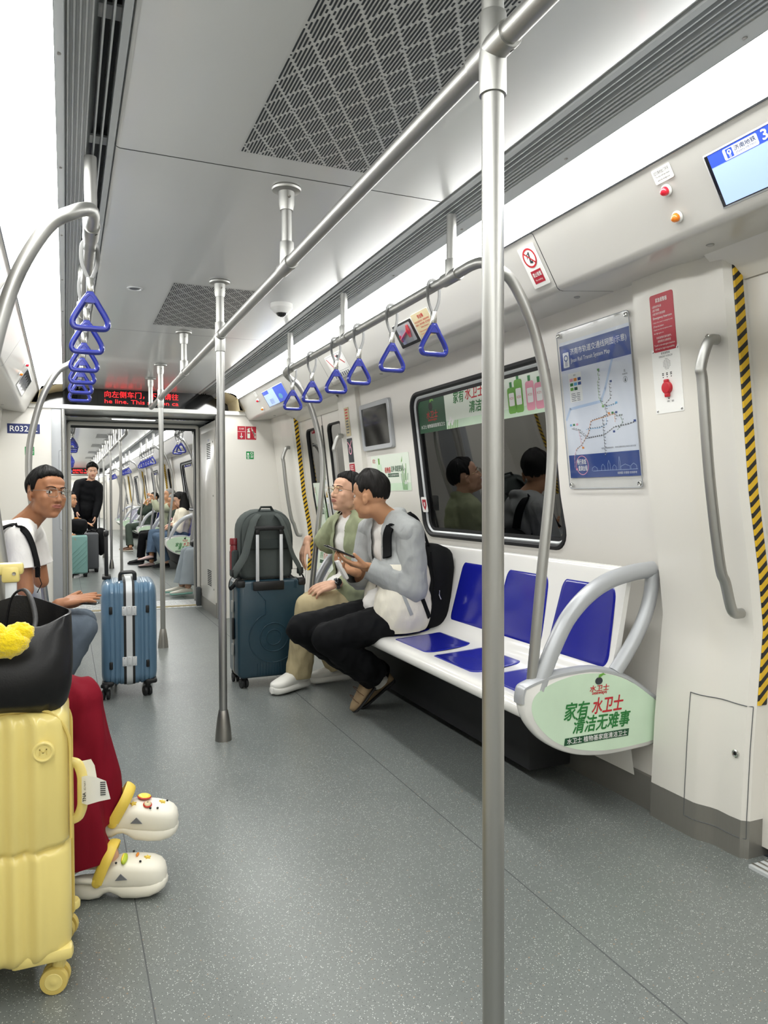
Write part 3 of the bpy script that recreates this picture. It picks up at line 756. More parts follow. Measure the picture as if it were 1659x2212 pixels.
def end_plate(s, y, label, grp, front=-1, detail=True, zcut=True):
    X = lambda x: side(s, x); t = thing('bench_end_plate', (X(1.7), y, .38), label, 'bench end panel', grp); h = .024
    cx, cz = 1.68, .39
    b = MB(); b.use('seat_white')
    rings = [[(X(cx+(x-cx)*k), y+dy, cz+(z-cz)*k) for x, z in PO] for k, dy in ((.955, -h), (.985, -h*.8), (1, -h*.3), (1, h*.3), (.985, h*.8), (.955, h))]
    b.loft(rings); b.build('panel', t, angle=50)
    # silver cap along the top edge
    top = [(x, z) for x, z in PO]; i0 = min(range(len(top)), key=lambda i: hypot(top[i][0]-1.386, top[i][1]-.455)); i1 = min(range(len(top)), key=lambda i: hypot(top[i][0]-1.965, top[i][1]-.392))
    arc = top[i0:]+top[:i1+1] if i0 > i1 else top[i0:i1+1]
    b = MB(); b.use('silver'); b.tube([(X(cx+(x-cx)*.985), y, cz+(z-cz)*.985) for x, z in arc], [(.013, .027)]*len(arc), seg=10); b.build('top_cap', t)
    # printed advert face toward the aisle door side
    b = MB(); f = y+front*(h+.0012)
    b.ngon([(X(x), f, z) for x, z in PR], 'ad_green')
    fl = front*.0005
    if detail:
        def tx(st, x0, z0, x1, z1, m, bold=.02, sh=.25, k=2):
            b.at(frame((X(0) if s > 0 else X(0), f+fl*k, 0), (1, 0, 0), (0, 0, 1))); o = 0 if s > 0 else 0
            if s > 0: b.txt(st, x0, z0, x1, z1, 0, m, bold, sh)
            else: b.at(frame((0, f+fl*k, 0), (1, 0, 0), (0, 0, 1))); b.txt(st, side(s, x1), z0, side(s, x0), z1, 0, m, bold, sh)
            b.at()
        tx('家有', 1.548, .375, 1.655, .435, 'txt_green', .024); tx('水卫士', 1.665, .385, 1.80, .440, 'txt_red', .024)
        tx('清洁无难事', 1.585, .327, 1.832, .382, 'txt_green', .026)
        b.prism([(X(1.548), f+fl*2, .290), (X(1.822), f+fl*2, .291), (X(1.826), f+fl*2, .317), (X(1.552), f+fl*2, .315)], (0, 0, 0), (0, fl*.4, 0), 'txt_dgreen')
        tx('水卫士 植物基家庭清洁卫士', 1.56, .294, 1.816, .3135, 'white', .012, 0, 4)
        tx('水卫士', 1.655, .4625, 1.738, .484, 'txt_red', .024, .1); tx('seaways', 1.665, .449, 1.728, .4605, 'txt_red', .03, .2)
        # brand mark: a dark helmet-like shape under a green sprout, kept generic
        b.ngon([(X(1.694+.016*cos(a)), f+fl*2, .498+.013*sin(a)) for a in [2*pi*i/16 for i in range(16)]], 'txt_dark')
        b.ngon([(X(x), f+fl*3, z) for x, z in [(1.690, .508), (1.695, .520), (1.712, .5245), (1.724, .517), (1.712, .517), (1.703, .512)]], 'leaf_green')
    b.build('advert_print', t)
    # silver armrest loop
    q = [(1.462, .485), (1.492, .56), (1.535, .645), (1.585, .722), (1.66, .79), (1.75, .838), (1.86, .864), (1.955, .872)]
    b = MB(); b.use('silver'); P = catm([(X(x), y, z) for x, z in q], 6); b.tube(P, [(.030, .026) if True else 0]*len(P), seg=16)
    q = [(1.952, .872), (1.948, .80), (1.925, .72), (1.885, .645), (1.835, .575), (1.785, .515)]
    P = catm([(X(x), y, z) for x, z in q], 6); b.tube(P, [(.026, .024)]*len(P), seg=16); b.build('armrest_loop', t, angle=60)
    return t
bench(1, 2.15, 6, 'white moulded bench with blue seat pads where the two men sit', 'benches'); bench(-1, 2.19, 6, 'white moulded bench with blue pads under the man in the white shirt', 'benches')
end_plate(1, 2.12, 'oval green advert end panel with silver loop at the empty end of the bench', 'bench end panels')
end_plate(1, 4.66, 'end panel with silver loop under the arm of the man in the olive shirt', 'bench end panels')
end_plate(-1, 2.165, 'bench end panel hidden behind the yellow suitcase', 'bench end panels'); end_plate(-1, 4.69, 'bench end panel behind the back of the man in the white shirt', 'bench end panels')
bench(1, 8.55, 3, 'short white bench just beyond the passage', 'benches of the next carriage', .34); end_plate(1, 9.6, 'end panel closing the short bench beyond the passage', 'end panels of the next carriage', detail=False)
bench(-1, 8.55, 3, 'short white bench beyond the passage on the smiling man side', 'benches of the next carriage', .34)
for k, ya in enumerate((11.9, 16.7, 21.55)):
    bench(1, ya+.03, 6, '%s long bench of the next carriage with blue pads' % ORD[k], 'benches of the next carriage'); end_plate(1, ya, 'near green end panel of the %s long bench in the next carriage' % ORD[k], 'end panels of the next carriage', detail=(k == 0)); end_plate(1, ya+2.55, 'far end panel of the %s long bench in the next carriage' % ORD[k], 'end panels of the next carriage', detail=False)
for k, ya in enumerate((11.9, 16.7)):
    bench(-1, ya+.03, 6, '%s long bench on the standing man side of the next carriage' % ORD[k], 'benches of the next carriage'); end_plate(-1, ya, 'end panel of the %s bench on the standing man side' % ORD[k], 'end panels of the next carriage', detail=False)
# ============================================================ SIGNS, SCREENS, SMALL FITTINGS
def wall_frame(s, y, z, off=.036, lift=.0015, base=None):
    """local frame on the side wall: x to the viewer's right, y up, z out of the wall"""
    f = base or pil; x0, x1 = f(z-.05)+off, f(z+.05)+off
    up = V((s*(x1-x0), 0, .1)).normalized(); o = V((side(s, f(z)+off-lift), y, z)); return frame(o, (0, -s, 0), up)
def slant_frame(s, y, u, lift=.0015):
    k = .048 if s < 0 else 0; L = hypot(.094, .159); o = V((XC+s*(.822+k+.094/L*u), y, H-.1005-.159/L*u)); up = V((-s*.094, 0, .159))
    F = frame(o, (0, -s, 0), up); F.translation = F.translation+F.col[2].to_3d()*lift; return F
def end_frame(x, z, y=Y1, lift=.0015): return frame((x, y-lift, z), (1, 0, 0), (0, 0, 1))
class Sign(MB):
    def __init__(s, X, w_, h_, t=.002, m='white', r=.004): super().__init__(); s.at(X); s.org = X.translation.copy(); s.slab(w_, h_, t, m, r)
    def done(s, name, label, cat, grp=None, parent=None):
        if parent: return s.build(name, parent)
        t = thing(name, s.org, label, cat, grp); s.build('printed_face' if cat != 'screen' else 'display', t); return t
Z1, Z2, Z3, Z4 = .0003, .0006, .0009, .0012
# -- door screens and warning lamps
def door_screen(s, yc, label, grp, full=True):
    F = slant_frame(s, yc, .11, .0005); t = thing('door_screen', F.translation, label, 'screen', grp); w_, h_ = .62, .135
    b = MB(); b.at(F); b.use('alu')
    ro = [(x, y, 0) for x, y in rrpts(-w_/2-.004, -h_/2-.004, w_/2+.004, h_/2+.004, .003, 2)]; ri = [(x, y, .002) for x, y in rrpts(-w_/2, -h_/2, w_/2, h_/2, .002, 2)]
    b.loft([ro, ri], caps=False); b.build('bezel', t)
    b = MB(); b.at(F); b.rect(-w_/2, -h_/2, w_/2, h_/2, .0004, 'lcd_black'); a = -w_/2+.010
    if full is None:
        b.rect(a, -h_/2+.003, w_/2-.004, h_/2-.001, .0008, 'lcd_black')
        for k in range(9): b.rect(a+.05+.055*k, -.05+.01*(k % 3), a+.075+.055*k, .02+.015*(k % 2), .0011, 'txt_grey')
    elif full:
        b.rect(a, -h_/2+.003, w_/2-.004, h_/2-.001, .0008, 'lcd_pale'); b.rect(a, h_/2-.034, w_/2-.004, h_/2-.001, .0011, 'lcd_blue')
        b.rrect(a+.045, h_/2-.0325, a+.145, h_/2-.005, .004, .0014, 'lcd_white')
        b.rect(a+.053, h_/2-.030, a+.073, h_/2-.007, .0017, 'lcd_blue'); b.ringf(a+.063, h_/2-.016, .0035, .006, .002, 'lcd_white', 14); b.rect(a+.0605, h_/2-.029, a+.062, h_/2-.016, .002); b.rect(a+.064, h_/2-.029, a+.0655, h_/2-.016, .002)
        b.txt('济南地铁', a+.078, h_/2-.020, a+.14, h_/2-.008, .0017, 'lcd_text', .015); b.txt('JINAN METRO', a+.079, h_/2-.029, a+.138, h_/2-.0225, .0017, 'lcd_text')
        b.txt('3', a+.157, h_/2-.029, a+.171, h_/2-.005, .0017, 'lcd_white', .02)
        b.txt('JINAN', a+.150, -.03, a+.215, -.004, .0014, 'lcd_text', .02)
    else:
        b.rect(a, -h_/2+.003, w_/2-.004, h_/2-.001, .0008, 'lcd_pale'); b.rect(a, h_/2-.03, a+.17, h_/2-.001, .0011, 'lcd_blue'); b.rect(a+.33, -h_/2+.003, w_/2-.004, h_/2-.001, .0011, 'lcd_blue')
        for k in range(4): b.txt('请注意列车运行安全', a+.10, -.018-.011*k, a+.21, -.0105-.011*k, .0014, 'lcd_text')
        b.ell((a+.43, -.02, .0014), (.05, .022, .0003), 'sky_blue', 16, 6)
    b.build('display', t); return t
door_screen(1, 1.155, 'lit door screen with a blue header and metro logo, cut by the picture edge', 'door screens')
door_screen(1, 5.86, 'lit door screen beyond the strap handles, above the far door', 'door screens', False)
door_screen(-1, 5.86, 'dark door screen above the man in the white shirt', 'door screens', None)
def lamp(s, y, u, m, label, grp):
    F = slant_frame(s, y, u, 0); t = thing('warning_lamp', F.translation, label, 'indicator lamp', grp)
    b = MB(); b.at(F); b.lathe([(.0165, 0), (.0165, .004), (.0135, .007), (.0115, .006)], 'white', seg=24); b.build('ring', t)
    b = MB(); b.at(F); b.lathe([(.0118, .004), (.0118, .010), (.0105, .016), (.007, .0205), (.003, .022)], m, seg=20)
    b.build('lens', t)
lamp(1, 1.61, .073, 'lamp_red', 'red indicator lamp beside the lit door screen with the metro logo', 'door indicator lamps'); lamp(1, 1.61, .150, 'lamp_orange', 'orange indicator lamp below the red one, beside the metro logo screen', 'door indicator lamps')
lamp(1, 6.37, .085, 'lamp_red', 'red indicator lamp by the far door screen', 'door indicator lamps'); lamp(1, 6.37, .165, 'lamp_orange', 'orange indicator lamp by the far door screen', 'door indicator lamps')
lamp(-1, 5.35, .05, 'lamp_red', 'red indicator lamp over the man in the white shirt', 'door indicator lamps'); lamp(-1, 5.35, .12, 'lamp_orange', 'orange indicator lamp over the man in the white shirt', 'door indicator lamps')
def notice(s, y, u, label):
    g = Sign(slant_frame(s, y, u), .066, .040, m='white'); g.txt('红灯亮时此门不开', -.027, .004, .027, .014, Z1, 'txt_dark'); g.txt('This door will stay closed', -.025, -.005, .025, .001, Z1); g.txt('when the red light is on', -.022, -.015, .022, -.009, Z1); return g.done('door_notice', label, 'notice', 'door notices')
notice(1, 1.603, .029, 'small white notice with black text just above the red lamp'); notice(1, 6.36, .03, 'tiny white notice above the red lamp of the far door')
def cigarette(g, x, y, r):
    g.disc(x, y, r, Z1, 'white'); g.line([(x-r*.1, y-r*.45), (x+r*.12, y+r*.5)], r*.2, Z2, 'txt_dark'); g.line([(x-r*.35, y+.0), (x-r*.25, y+r*.35), (x, y+r*.45)], r*.09, Z2); g.disc(x+r*.12, y-r*.45, r*.14, Z2); g.ringf(x, y, r*.82, r, Z3, 'txt_red'); g.line([(x-r*.62, y+r*.62), (x+r*.62, y-r*.62)], r*.15, Z3)
g = Sign(slant_frame(1, 2.265, .098), .094, .152); cigarette(g, 0, .032, .036); g.rect(-.030, -.062, .030, -.014, Z1, 'red_sticker'); g.txt('禁止吸烟', -.024, -.038, .024, -.022, Z2, 'white', .02); g.txt('No smoking', -.02, -.055, .02, -.046, Z2); g.done('no_smoking_sign', 'white no smoking sticker on the sloping panel beside the near pole', 'sign')
# safety hammer box and its notice
F = slant_frame(1, 3.37, .119, .0); t = thing('safety_hammer_box', F.translation, 'black framed box with a red safety hammer behind clear plastic', 'hammer box')
b = MB(); b.at(F); b.slab(.215, .125, .004, 'white', .006); b.use('black'); b.prism([(x, y, 0) for x, y in rrpts(-.104, -.060, .104, .060, .006)], (0, 0, 0), (0, 0, .004)); b.rrect(-.07, -.045, .085, .05, .006, .0045, 'grey_frame'); b.build('tray', t)
b = MB(); b.at(F); b.use('red'); b.tube([(-.05, -.014, .012), (.0, .0, .012), (.04, .012, .012)], .007, seg=10); b.tube([(.045, -.02, .012), (.055, .012, .014), (.06, .040, .012)], [.006, .011, .006], seg=10); b.tube([(-.05, -.028, .012), (-.056, -.014, .012), (-.052, .006, .012)], .005, seg=8); b.build('hammer', t)
b = MB(); b.at(F); b.prism([(x, y, .0) for x, y in rrpts(-.068, -.043, .083, .048, .006)], (0, 0, .02), (0, 0, .022), 'clear_cover'); b.build('clear_cover', t)
g = Sign(slant_frame(1, 3.165, .113), .175, .128, m='ad_pale'); g.rect(-.087, -.063, .087, .063, .0001, 'map_pale'); g.rrect(-.0865, -.0625, .0865, .0625, .004, .0002, 'beige'); g.txt('安全锤', -.028, .034, .028, .052, Z2, 'txt_red', .02)
for k, st in enumerate(('列车发生紧急情况时，请用锤击碎玻璃', '疏散时，请保持镇静，留下您的锤')): g.txt(st, -.078, .016-.014*k, .07, .026-.014*k, Z2)
g.txt('Safety Hammer', -.04, -.014, .04, -.003, Z2); g.txt('Touch in non-emergency will lead to a fine', -.07, -.03, .07, -.021, Z2); g.txt('To break the glass in case of emergency', -.07, -.044, .066, -.035, Z2); g.txt('the hammer is in the window glass box', -.066, -.057, .06, -.049, Z2)
g.done('hammer_notice', 'cream notice with red text beside the safety hammer box', 'notice')
g = Sign(slant_frame(1, 4.365, .112), .30, .155)
g.use('txt_red'); g.line([(-.13, .06), (-.06, -.02), (-.04, -.05)], .008, Z1); g.line([(.03, .06), (.12, -.0)], .008, Z1); g.ell((.06, .05, Z1), (.02, .012, .0003), 'txt_dark', 10, 4); g.ell((-.07, -.02, Z1), (.02, .015, .0003), 'txt_dark', 10, 4)
for k in range(8): g.rect(-.13+.033*k, -.07, -.112+.033*k, -.045, Z1, 'txt_grey'); g.txt('注意安全', -.13+.033*k, -.068, -.112+.033*k, -.06, Z2, 'txt_dark')
g.line([(-.14, .07), (.14, .07), (.14, -.073), (-.14, -.073), (-.14, .07)], .0015, Z1, 'txt_dark'); g.line([(-.14, -.035), (.14, -.035)], .0012, Z1); g.line([(0, .07), (0, -.035)], .0012, Z1)
g.done('safety_sticker', 'white pictogram sticker with red lines behind the third strap handle', 'sign')
# posters on the sloping panel over the left bench
g = Sign(slant_frame(-1, 3.02, .10), .42, .15, m='white'); g.rect(-.20, -.07, .20, .07, Z1, 'sky_blue'); g.txt('文明乘车', -.16, .0, .16, .05, Z2, 'white', .02); g.txt('共享美好出行', -.14, -.05, .14, -.02, Z2); g.done('blue_poster', 'bright blue poster strip high on the sloping panel at the picture edge', 'poster')
g = Sign(slant_frame(-1, 3.6, .10), .34, .15, m='white'); g.line([(-.12, .05), (-.06, .05), (-.06, -.02), (.03, -.02)], .003, Z1, 'txt_grey'); g.rect(-.15, -.06, -.05, -.035, Z1, 'pink'); g.txt('安全出行', .0, .02, .12, .05, Z1, 'txt_dark'); g.done('white_poster', 'white poster with fine grey lines below the bright blue poster', 'poster')
# -- route map
F = wall_frame(1, 2.345, 1.485, .036, .004)
F = frame((wallx(1.485)-.006, 2.345, 1.485), (0, -1, 0), (wallx(1.80)-wallx(1.17), 0, .63))
t = thing('route_map', F.translation, 'framed rail network map with blue header screwed to the wall', 'route map'); W_, H_ = .425, .635
b = MB(); b.at(F); b.slab(W_-.012, .55, .003, 'map_pale', .002); y1, y0 = .262, -.275; xl, xr = -W_/2+.006, W_/2-.006
b.rect(xl, .162, xr, .262, Z1, 'map_blue'); b.rect(xl, y0, xr, -.182, Z1, 'map_blue')
b.rrect(xl+.018, .172, xl+.056, .232, .004, Z2, 'white'); b.ringf(xl+.037, .209, .0085, .013, Z3, 'map_blue'); b.rect(xl+.0315, .177, xl+.035, .203, Z3); b.rect(xl+.039, .177, xl+.0425, .203, Z3)
b.txt('济南市轨道交通线网图(示意)', xl+.066, .212, xr-.02, .242, Z2, 'white'); b.txt('Jinan Rail Transit System Map', xl+.066, .182, xl+.30, .203, Z2)
b.line([(-.20, -.035), (-.17, .005), (.02, .015), (.05, .06), (.10, .16)], .011, Z1, 'map_river')
b.rrect(-.165, .03, -.085, .145, .004, Z1, 'white'); b.txt('图例', -.132, .132, -.118, .139, Z2, 'txt_dark')
for k, c in enumerate(('pink', 'orange', 'map_blue', 'txt_green', 'sky_blue', 'map_blue', 'leaf_green', 'txt_dgreen')): b.rrect(-.158+.025*(k % 3), .112-.018*(k//3), -.138+.025*(k % 3), .124-.018*(k//3), .001, Z2, c)
for k in range(5): b.rect(-.155, .062-.007*k, -.13+.004*(k % 3), .0645-.007*k, Z2, 'txt_grey'); b.rect(-.12, .062-.007*k, -.1, .0645-.007*k, Z2)
def route(pts, m, wd=.0022, st=9):
    b.line(pts, wd, Z2, m); tot = 0
    for (xa, ya), (xb, yb) in zip(pts, pts[1:]):
        L = hypot(xb-xa, yb-ya); k = max(1, int(L/.012))
        for i in range(k):
            x, y = xa+(xb-xa)*(i+.5)/k, ya+(yb-ya)*(i+.5)/k; b.disc(x, y, .0017, Z3, 'white', 8); b.rect(x+.003, y+.002, x+.010, y+.0045, Z3, 'txt_grey')
route([(.02, .13), (.015, .12), (.02, .10), (.01, .09), (.01, .03), (.035, -.01)], 'leaf_green'); route([(.075, .075), (.075, .02), (.04, .0), (.04, -.02)], 'txt_grey'); route([(.04, -.01), (.10, -.005)], 'sky_blue')
route([(.045, .0), (.045, -.04), (.02, -.045), (.02, -.17), (.02, -.195)], 'txt_dark'); route([(-.17, -.075), (-.13, -.085), (-.11, -.10), (-.08, -.12), (.02, -.115), (.08, -.09), (.16, -.085), (.19, -.08)], 'txt_dark')
route([(-.05, -.055), (-.07, -.10), (-.12, -.145), (-.155, -.16)], 'orange'); route([(-.05, -.055), (.09, -.04), (.09, -.07)], 'orange'); route([(.12, -.045), (.13, -.075), (.10, -.10)], 'txt_green'); route([(.09, -.05), (.13, -.05)], 'txt_grey'); route([(-.13, -.08), (-.12, -.13), (-.115, -.15)], 'pink'); route([(-.155, -.16), (-.17, -.19), (-.172, -.235)], 'pink'); route([(-.08, -.085), (.0, -.085), (.04, -.075), (.045, -.04)], 'sky_blue')
for x, y, c in ((.02, .135, 'leaf_green'), (.085, .082, 'map_blue'), (.105, -.0, 'sky_blue'), (.03, -.005, 'leaf_green'), (.06, -.035, 'orange'), (.08, -.035, 'txt_green'), (.10, -.035, 'map_blue'), (.195, -.075, 'map_blue'), (.08, -.105, 'map_blue'), (.015, -.20, 'map_blue'), (-.11, -.155, 'orange'), (-.16, -.24, 'pink'), (-.175, -.06, 'sky_blue'), (-.155, -.06, 'txt_green'), (-.135, -.06, 'pink')): b.rect(x-.006, y-.004, x+.006, y+.004, Z3, c)
b.txt('北', .158, .105, .168, .115, Z2, 'txt_dark'); b.txt('NORTH', .15, .095, .176, .101, Z2); b.ringf(.163, .078, .010, .0112, Z2); b.ngon([(.159, .071, Z2), (.167, .071, Z2), (.163, .088, Z2)])
b.rect(-.11, -.178, .19, -.172, Z1, 'map_pale'); b.txt('本图仅供乘客参考，列车运营时间以车站公告为准', .0, -.168, .19, -.161, Z2, 'txt_grey')
b.txt('畅行泉城', -.155, -.222, -.10, -.20, Z2, 'white', .02); b.txt('爱满全程', -.15, -.247, -.095, -.226, Z2, 'white', .02); b.ringf(-.125, -.225, .036, .039, Z2, 'pink')
b.line([(-.06, -.25), (.19, -.25)], .0015, Z2, 'map_river')
for x, w2, h2 in ((-.05, .03, .018), (.0, .02, .025), (.035, .014, .038), (.065, .02, .02), (.095, .008, .05), (.125, .05, .02), (.17, .03, .022)): b.line([(x-w2/2, -.25), (x-w2/2, -.25+h2*.6), (x, -.25+h2), (x+w2/2, -.25+h2*.6), (x+w2/2, -.25)], .0013, Z2)
b.txt('线网图 示意图 仅供参考', .08, -.266, .185, -.257, Z2, 'white')
b.build('printed_map', t)
b = MB(); b.at(F); P = rrpts(-W_/2, -H_/2, W_/2, H_/2, .014, 4); b.prism([(x, y, 0) for x, y in P], (0, 0, .003), (0, 0, .0065), 'clear_cover'); b.build('clear_cover', t)
b = MB(); b.at(F); b.use('clear_cover'); b.use('grey_frame'); b.tube([(x, y, .005) for x, y in P], .0022, seg=6, closed=True); b.build('cover_edge', t)
for x in (-1, 1):
    for y in (-1, 1): b = MB(); b.at(F); b.lathe([(.009, 0), (.009, .008), (.0075, .010), (.004, .009), (.004, .007)], 'chrome', o=(x*(W_/2-.013), y*(H_/2-.014), 0), seg=16); b.build('screw', t)
# -- emergency intercom on the door pillar
F = frame((pil(1.715)-.0015, 1.945, 1.715), (0, -1, 0), (pil(1.8)-pil(1.63), 0, .17)); g = Sign(F, .104, .19, m='red_sticker', r=.008)
g.txt('紧急报警器', -.026, .068, .026, .082, Z1, 'white', .015)
for k, st in enumerate(('1.紧急时开此盖', '2.按下按钮', '3.绿灯亮时可通话报警')): g.txt(st, -.043, .052-.012*k, -.043+.0052*len(st), .060-.012*k, Z1)
g.txt('Emergency Intercom', -.042, .012, .042, .022, Z1, 'white', .01)
for k, st in enumerate(('1.Open this cover in emergency only', '2.Press the button', '3.Speak into the microphone when', 'the light goes on')): g.txt(st, -.044, .0-.012*k, -.044+min(.088, .0026*len(st)), .006-.012*k, Z1)
g.txt('非紧急情况请勿操作，', -.034, -.052, .034, -.044, Z1); g.txt('违则将负法律责任', -.03, -.064, .03, -.056, Z1); g.txt('Touch in non-emergent situations', -.046, -.077, .046, -.069, Z1); g.txt('will lead to legal responsibility', -.044, -.089, .044, -.081, Z1)
g.done('intercom_sign', 'red emergency intercom instruction sticker on the white pillar', 'sign')
F = frame((pil(1.525)-.0015, 1.945, 1.525), (0, -1, 0), (pil(1.62)-pil(1.43), 0, .19)); t = thing('emergency_intercom', F.translation, 'white intercom plate with red knob below the red sticker', 'intercom')
b = MB(); b.at(F); b.slab(.126, .218, .004, 'white', .004); b.txt('紧急报警器', -.02, .086, .02, .094, Z1, 'txt_dark'); b.txt('EMERGENCY INTERCOM', -.03, .076, .03, .082, Z1)
for i in range(7):
    for j in range(8):
        if hypot(i-3, j-3.5) < 3.9: b.disc(-.012+.0048*i, .036+.0048*j, .0013, Z1, 'black', 8)
for i in range(3): b.disc(-.018+.018*i, .010, .0022, Z1, 'black', 8); b.rect(-.022+.018*i, .016, -.014+.018*i, .019, Z1); b.rect(-.022+.018*i, .021, -.014+.018*i, .024, Z1)
b.txt('呼叫', -.008, -.075, .002, -.068, Z1, 'txt_dark'); b.txt('请求', .012, -.075, .022, -.068, Z1); b.disc(.0, -.062, .0025, Z1); b.build('face_plate', t)
b = MB(); b.at(F); b.lathe([(.020, 0), (.020, .010), (.017, .013), (.006, .014)], 'red', o=(0, -.026, 0), seg=24); b.box((0, -.049, .006), (.018, .016, .011), 'red', bev=.003); b.box((0, -.004, .006), (.018, .012, .010), bev=.003); b.build('knob', t)
for x in (-1, 1):
    for y in (-1, 1): b = MB(); b.at(F); b.lathe([(.004, 0), (.004, .002), (.002, .0025)], 'chrome', o=(x*.054, y*.1, 0), seg=10); b.build('screw', t)
grab_handle(1, 1.745, .765, 1.62, 'upright steel grab rail on the pillar beside the intercom', 'door grab rails'); grab_handle(1, 6.56, .79, 1.58, 'grab rail on the pillar beyond the far door', 'door grab rails'); grab_handle(1, 5.16, .79, 1.58, 'grab rail on the pillar behind the man in the olive shirt', 'door grab rails')
# -- window adverts
def win_ad(s, yc, w_, label):
    F = frame((wallx(1.61)+.024, yc, 1.615), (0, -1, 0), (wallx(1.72)-wallx(1.5), 0, .22)); g = Sign(F, w_, .225, .0008, 'ad_pale', .003); a = -w_/2
    g.rect(a, -.1125, a+.34, .1125, Z1, 'txt_dgreen'); g.rect(a+.34, -.1125, -a, -.07, Z1, 'ad_green')
    g.txt('水卫士', a+.11, -.035, a+.25, .005, Z2, 'txt_red', .022, .1); g.txt('seaways', a+.125, -.055, a+.235, -.04, Z2, 'txt_red', .02, .2); g.txt('水卫士 植物基家庭清洁卫士', a+.03, -.088, a+.325, -.067, Z2, 'white', .01)
    g.disc(a+.17, .03, .024, Z2, 'black'); g.ngon([(a+.165, .05, Z3), (a+.17, .075, Z3), (a+.2, .08, Z3), (a+.215, .055, Z3), (a+.19, .062, Z3)], 'leaf_green')
    g.txt('家有', a+.44, .015, a+.56, .075, Z2, 'txt_green', .022, .2); g.txt('水卫士', a+.57, .02, a+.76, .08, Z2, 'txt_red', .022, .2); g.txt('清洁无难事', a+.60, -.05, a+.92, .008, Z2, 'txt_green', .022, .2)
    for k, (x, c, hh) in enumerate(((1.06, 'leaf_green', .15), (1.15, 'pink', .13), (1.22, 'pink', .115), (1.0, 'leaf_green', .12))):
        x = a+x
        if x+.04 < -a: g.rrect(x-.033, -.095, x+.033, -.095+hh, .014, Z2, c); g.rrect(x-.022, -.06, x+.022, -.06+hh*.5, .006, Z3, 'white'); g.rect(x-.01, -.095+hh, x+.01, -.07+hh, Z2, 'txt_green'); g.txt('水卫士', x-.018, -.03, x+.018, -.018, Z4, 'txt_red')
    for k in range(5): g.disc(a+.37+.012*k, -.085+.012*(k % 3), .011, Z3, 'white')
    for k in range(6): g.line([(a+.36+.02*k, -.11), (a+.37+.02*k, -.075)], .006, Z2, 'leaf_green')
    return g.done('window_advert', label, 'advert')
win_ad(1, 3.33, 1.30, 'green and white cleaning product advert across the top of the big window')
# framed notice and advert on the wall beyond the window
F = frame((wallx(1.6)-.012, 4.535, 1.60), (0, -1, 0), (wallx(1.74)-wallx(1.46), 0, .28)); t = thing('wall_display', F.translation, 'grey framed dark display panel on the wall beyond the window', 'display')
b = MB(); b.at(F); b.use('silver'); o = rrpts(-.25, -.155, .25, .155, .02, 4); i_ = rrpts(-.215, -.125, .215, .125, .008, 4)
b.loft([[(x, y, -.012) for x, y in o], [(x, y, .008) for x, y in o], [(x*.985, y*.98, .012) for x, y in o], [(x, y, .010) for x, y in i_], [(x, y, .004) for x, y in i_]], caps=False); b.build('frame', t)
b = MB(); b.at(F); b.ngon([(x, y, .005) for x, y in i_], 'black_gloss'); b.build('display', t)
def side_ad(F, w_, h_, label, name='wall_advert'):
    g = Sign(F, w_, h_, .001, 'ad_pale', .008); g.rect(-w_/2+.004, -h_/2+.004, w_/2-.004, -h_/2+.05, Z1, 'ad_green')
    g.rrect(-w_*.34, -h_*.35, -w_*.22, h_*.25, .01, Z2, 'ad_green'); g.rrect(-w_*.32, -h_*.3, -w_*.24, h_*.02, .006, Z3, 'white'); g.rect(-w_*.3, h_*.25, -w_*.26, h_*.42, Z2, 'leaf_green'); g.txt('水', -w_*.3, -h_*.18, -w_*.26, -h_*.05, Z4, 'txt_red')
    g.disc(-w_*.42, -h_*.02, .022, Z2, 'leaf_green'); g.txt('水卫士', -w_*.46, h_*.3, -w_*.38, h_*.42, Z2, 'txt_red', .018)
    g.txt('植物基', -w_*.14, .0, w_*.02, h_*.16, Z2, 'txt_red', .018, .15); g.txt('洁净 家庭更安心', w_*.03, .005, w_*.36, h_*.18, Z2, 'txt_dgreen', .018, .15); g.rect(-w_*.06, -h_*.12, w_*.22, -h_*.02, Z2, 'txt_dgreen'); g.txt('水卫士植物基洗衣液', -w_*.05, -h_*.10, w_*.21, -h_*.04, Z3, 'white')
    for k in range(7): g.line([(w_*.30+.010*k, -h_/2+.008), (w_*.28+.016*k, -h_*.05+.03*(k % 3))], .006, Z2, 'leaf_green' if k % 2 else 'txt_green')
    for k in range(4): g.disc(w_*.36+.012*k, -h_*.3+.012*(k % 2), .008, Z3, 'white')
    g.ngon([(w_*.30, h_*.25, Z2), (w_*.34, h_*.42, Z2), (w_*.33, h_*.28, Z2)], 'leaf_green'); return g.done(name, label, 'advert')
side_ad(frame((wallx(1.29)-.002, 4.41, 1.29), (0, -1, 0), (wallx(1.41)-wallx(1.17), 0, .24)), .60, .235, 'white advert with a green bottle and grass below the wall display')
g = Sign(frame((wallx(1.09)-.002, 3.985-.02, 1.09), (0, -1, 0), (wallx(1.15)-wallx(1.0), 0, .15)), .07, .09, .001, 'white', .01); g.ngon([(-.025, .03, Z1), (.025, .03, Z1), (.025, -.005, Z1), (0, -.035, Z1), (-.025, -.005, Z1)], 'red_sticker'); g.txt('禁', -.01, -.01, .01, .015, Z2, 'white', .03); g.done('shield_sticker', 'small red shield sticker beside the window edge, by the collar of the grey jacket', 'sign')
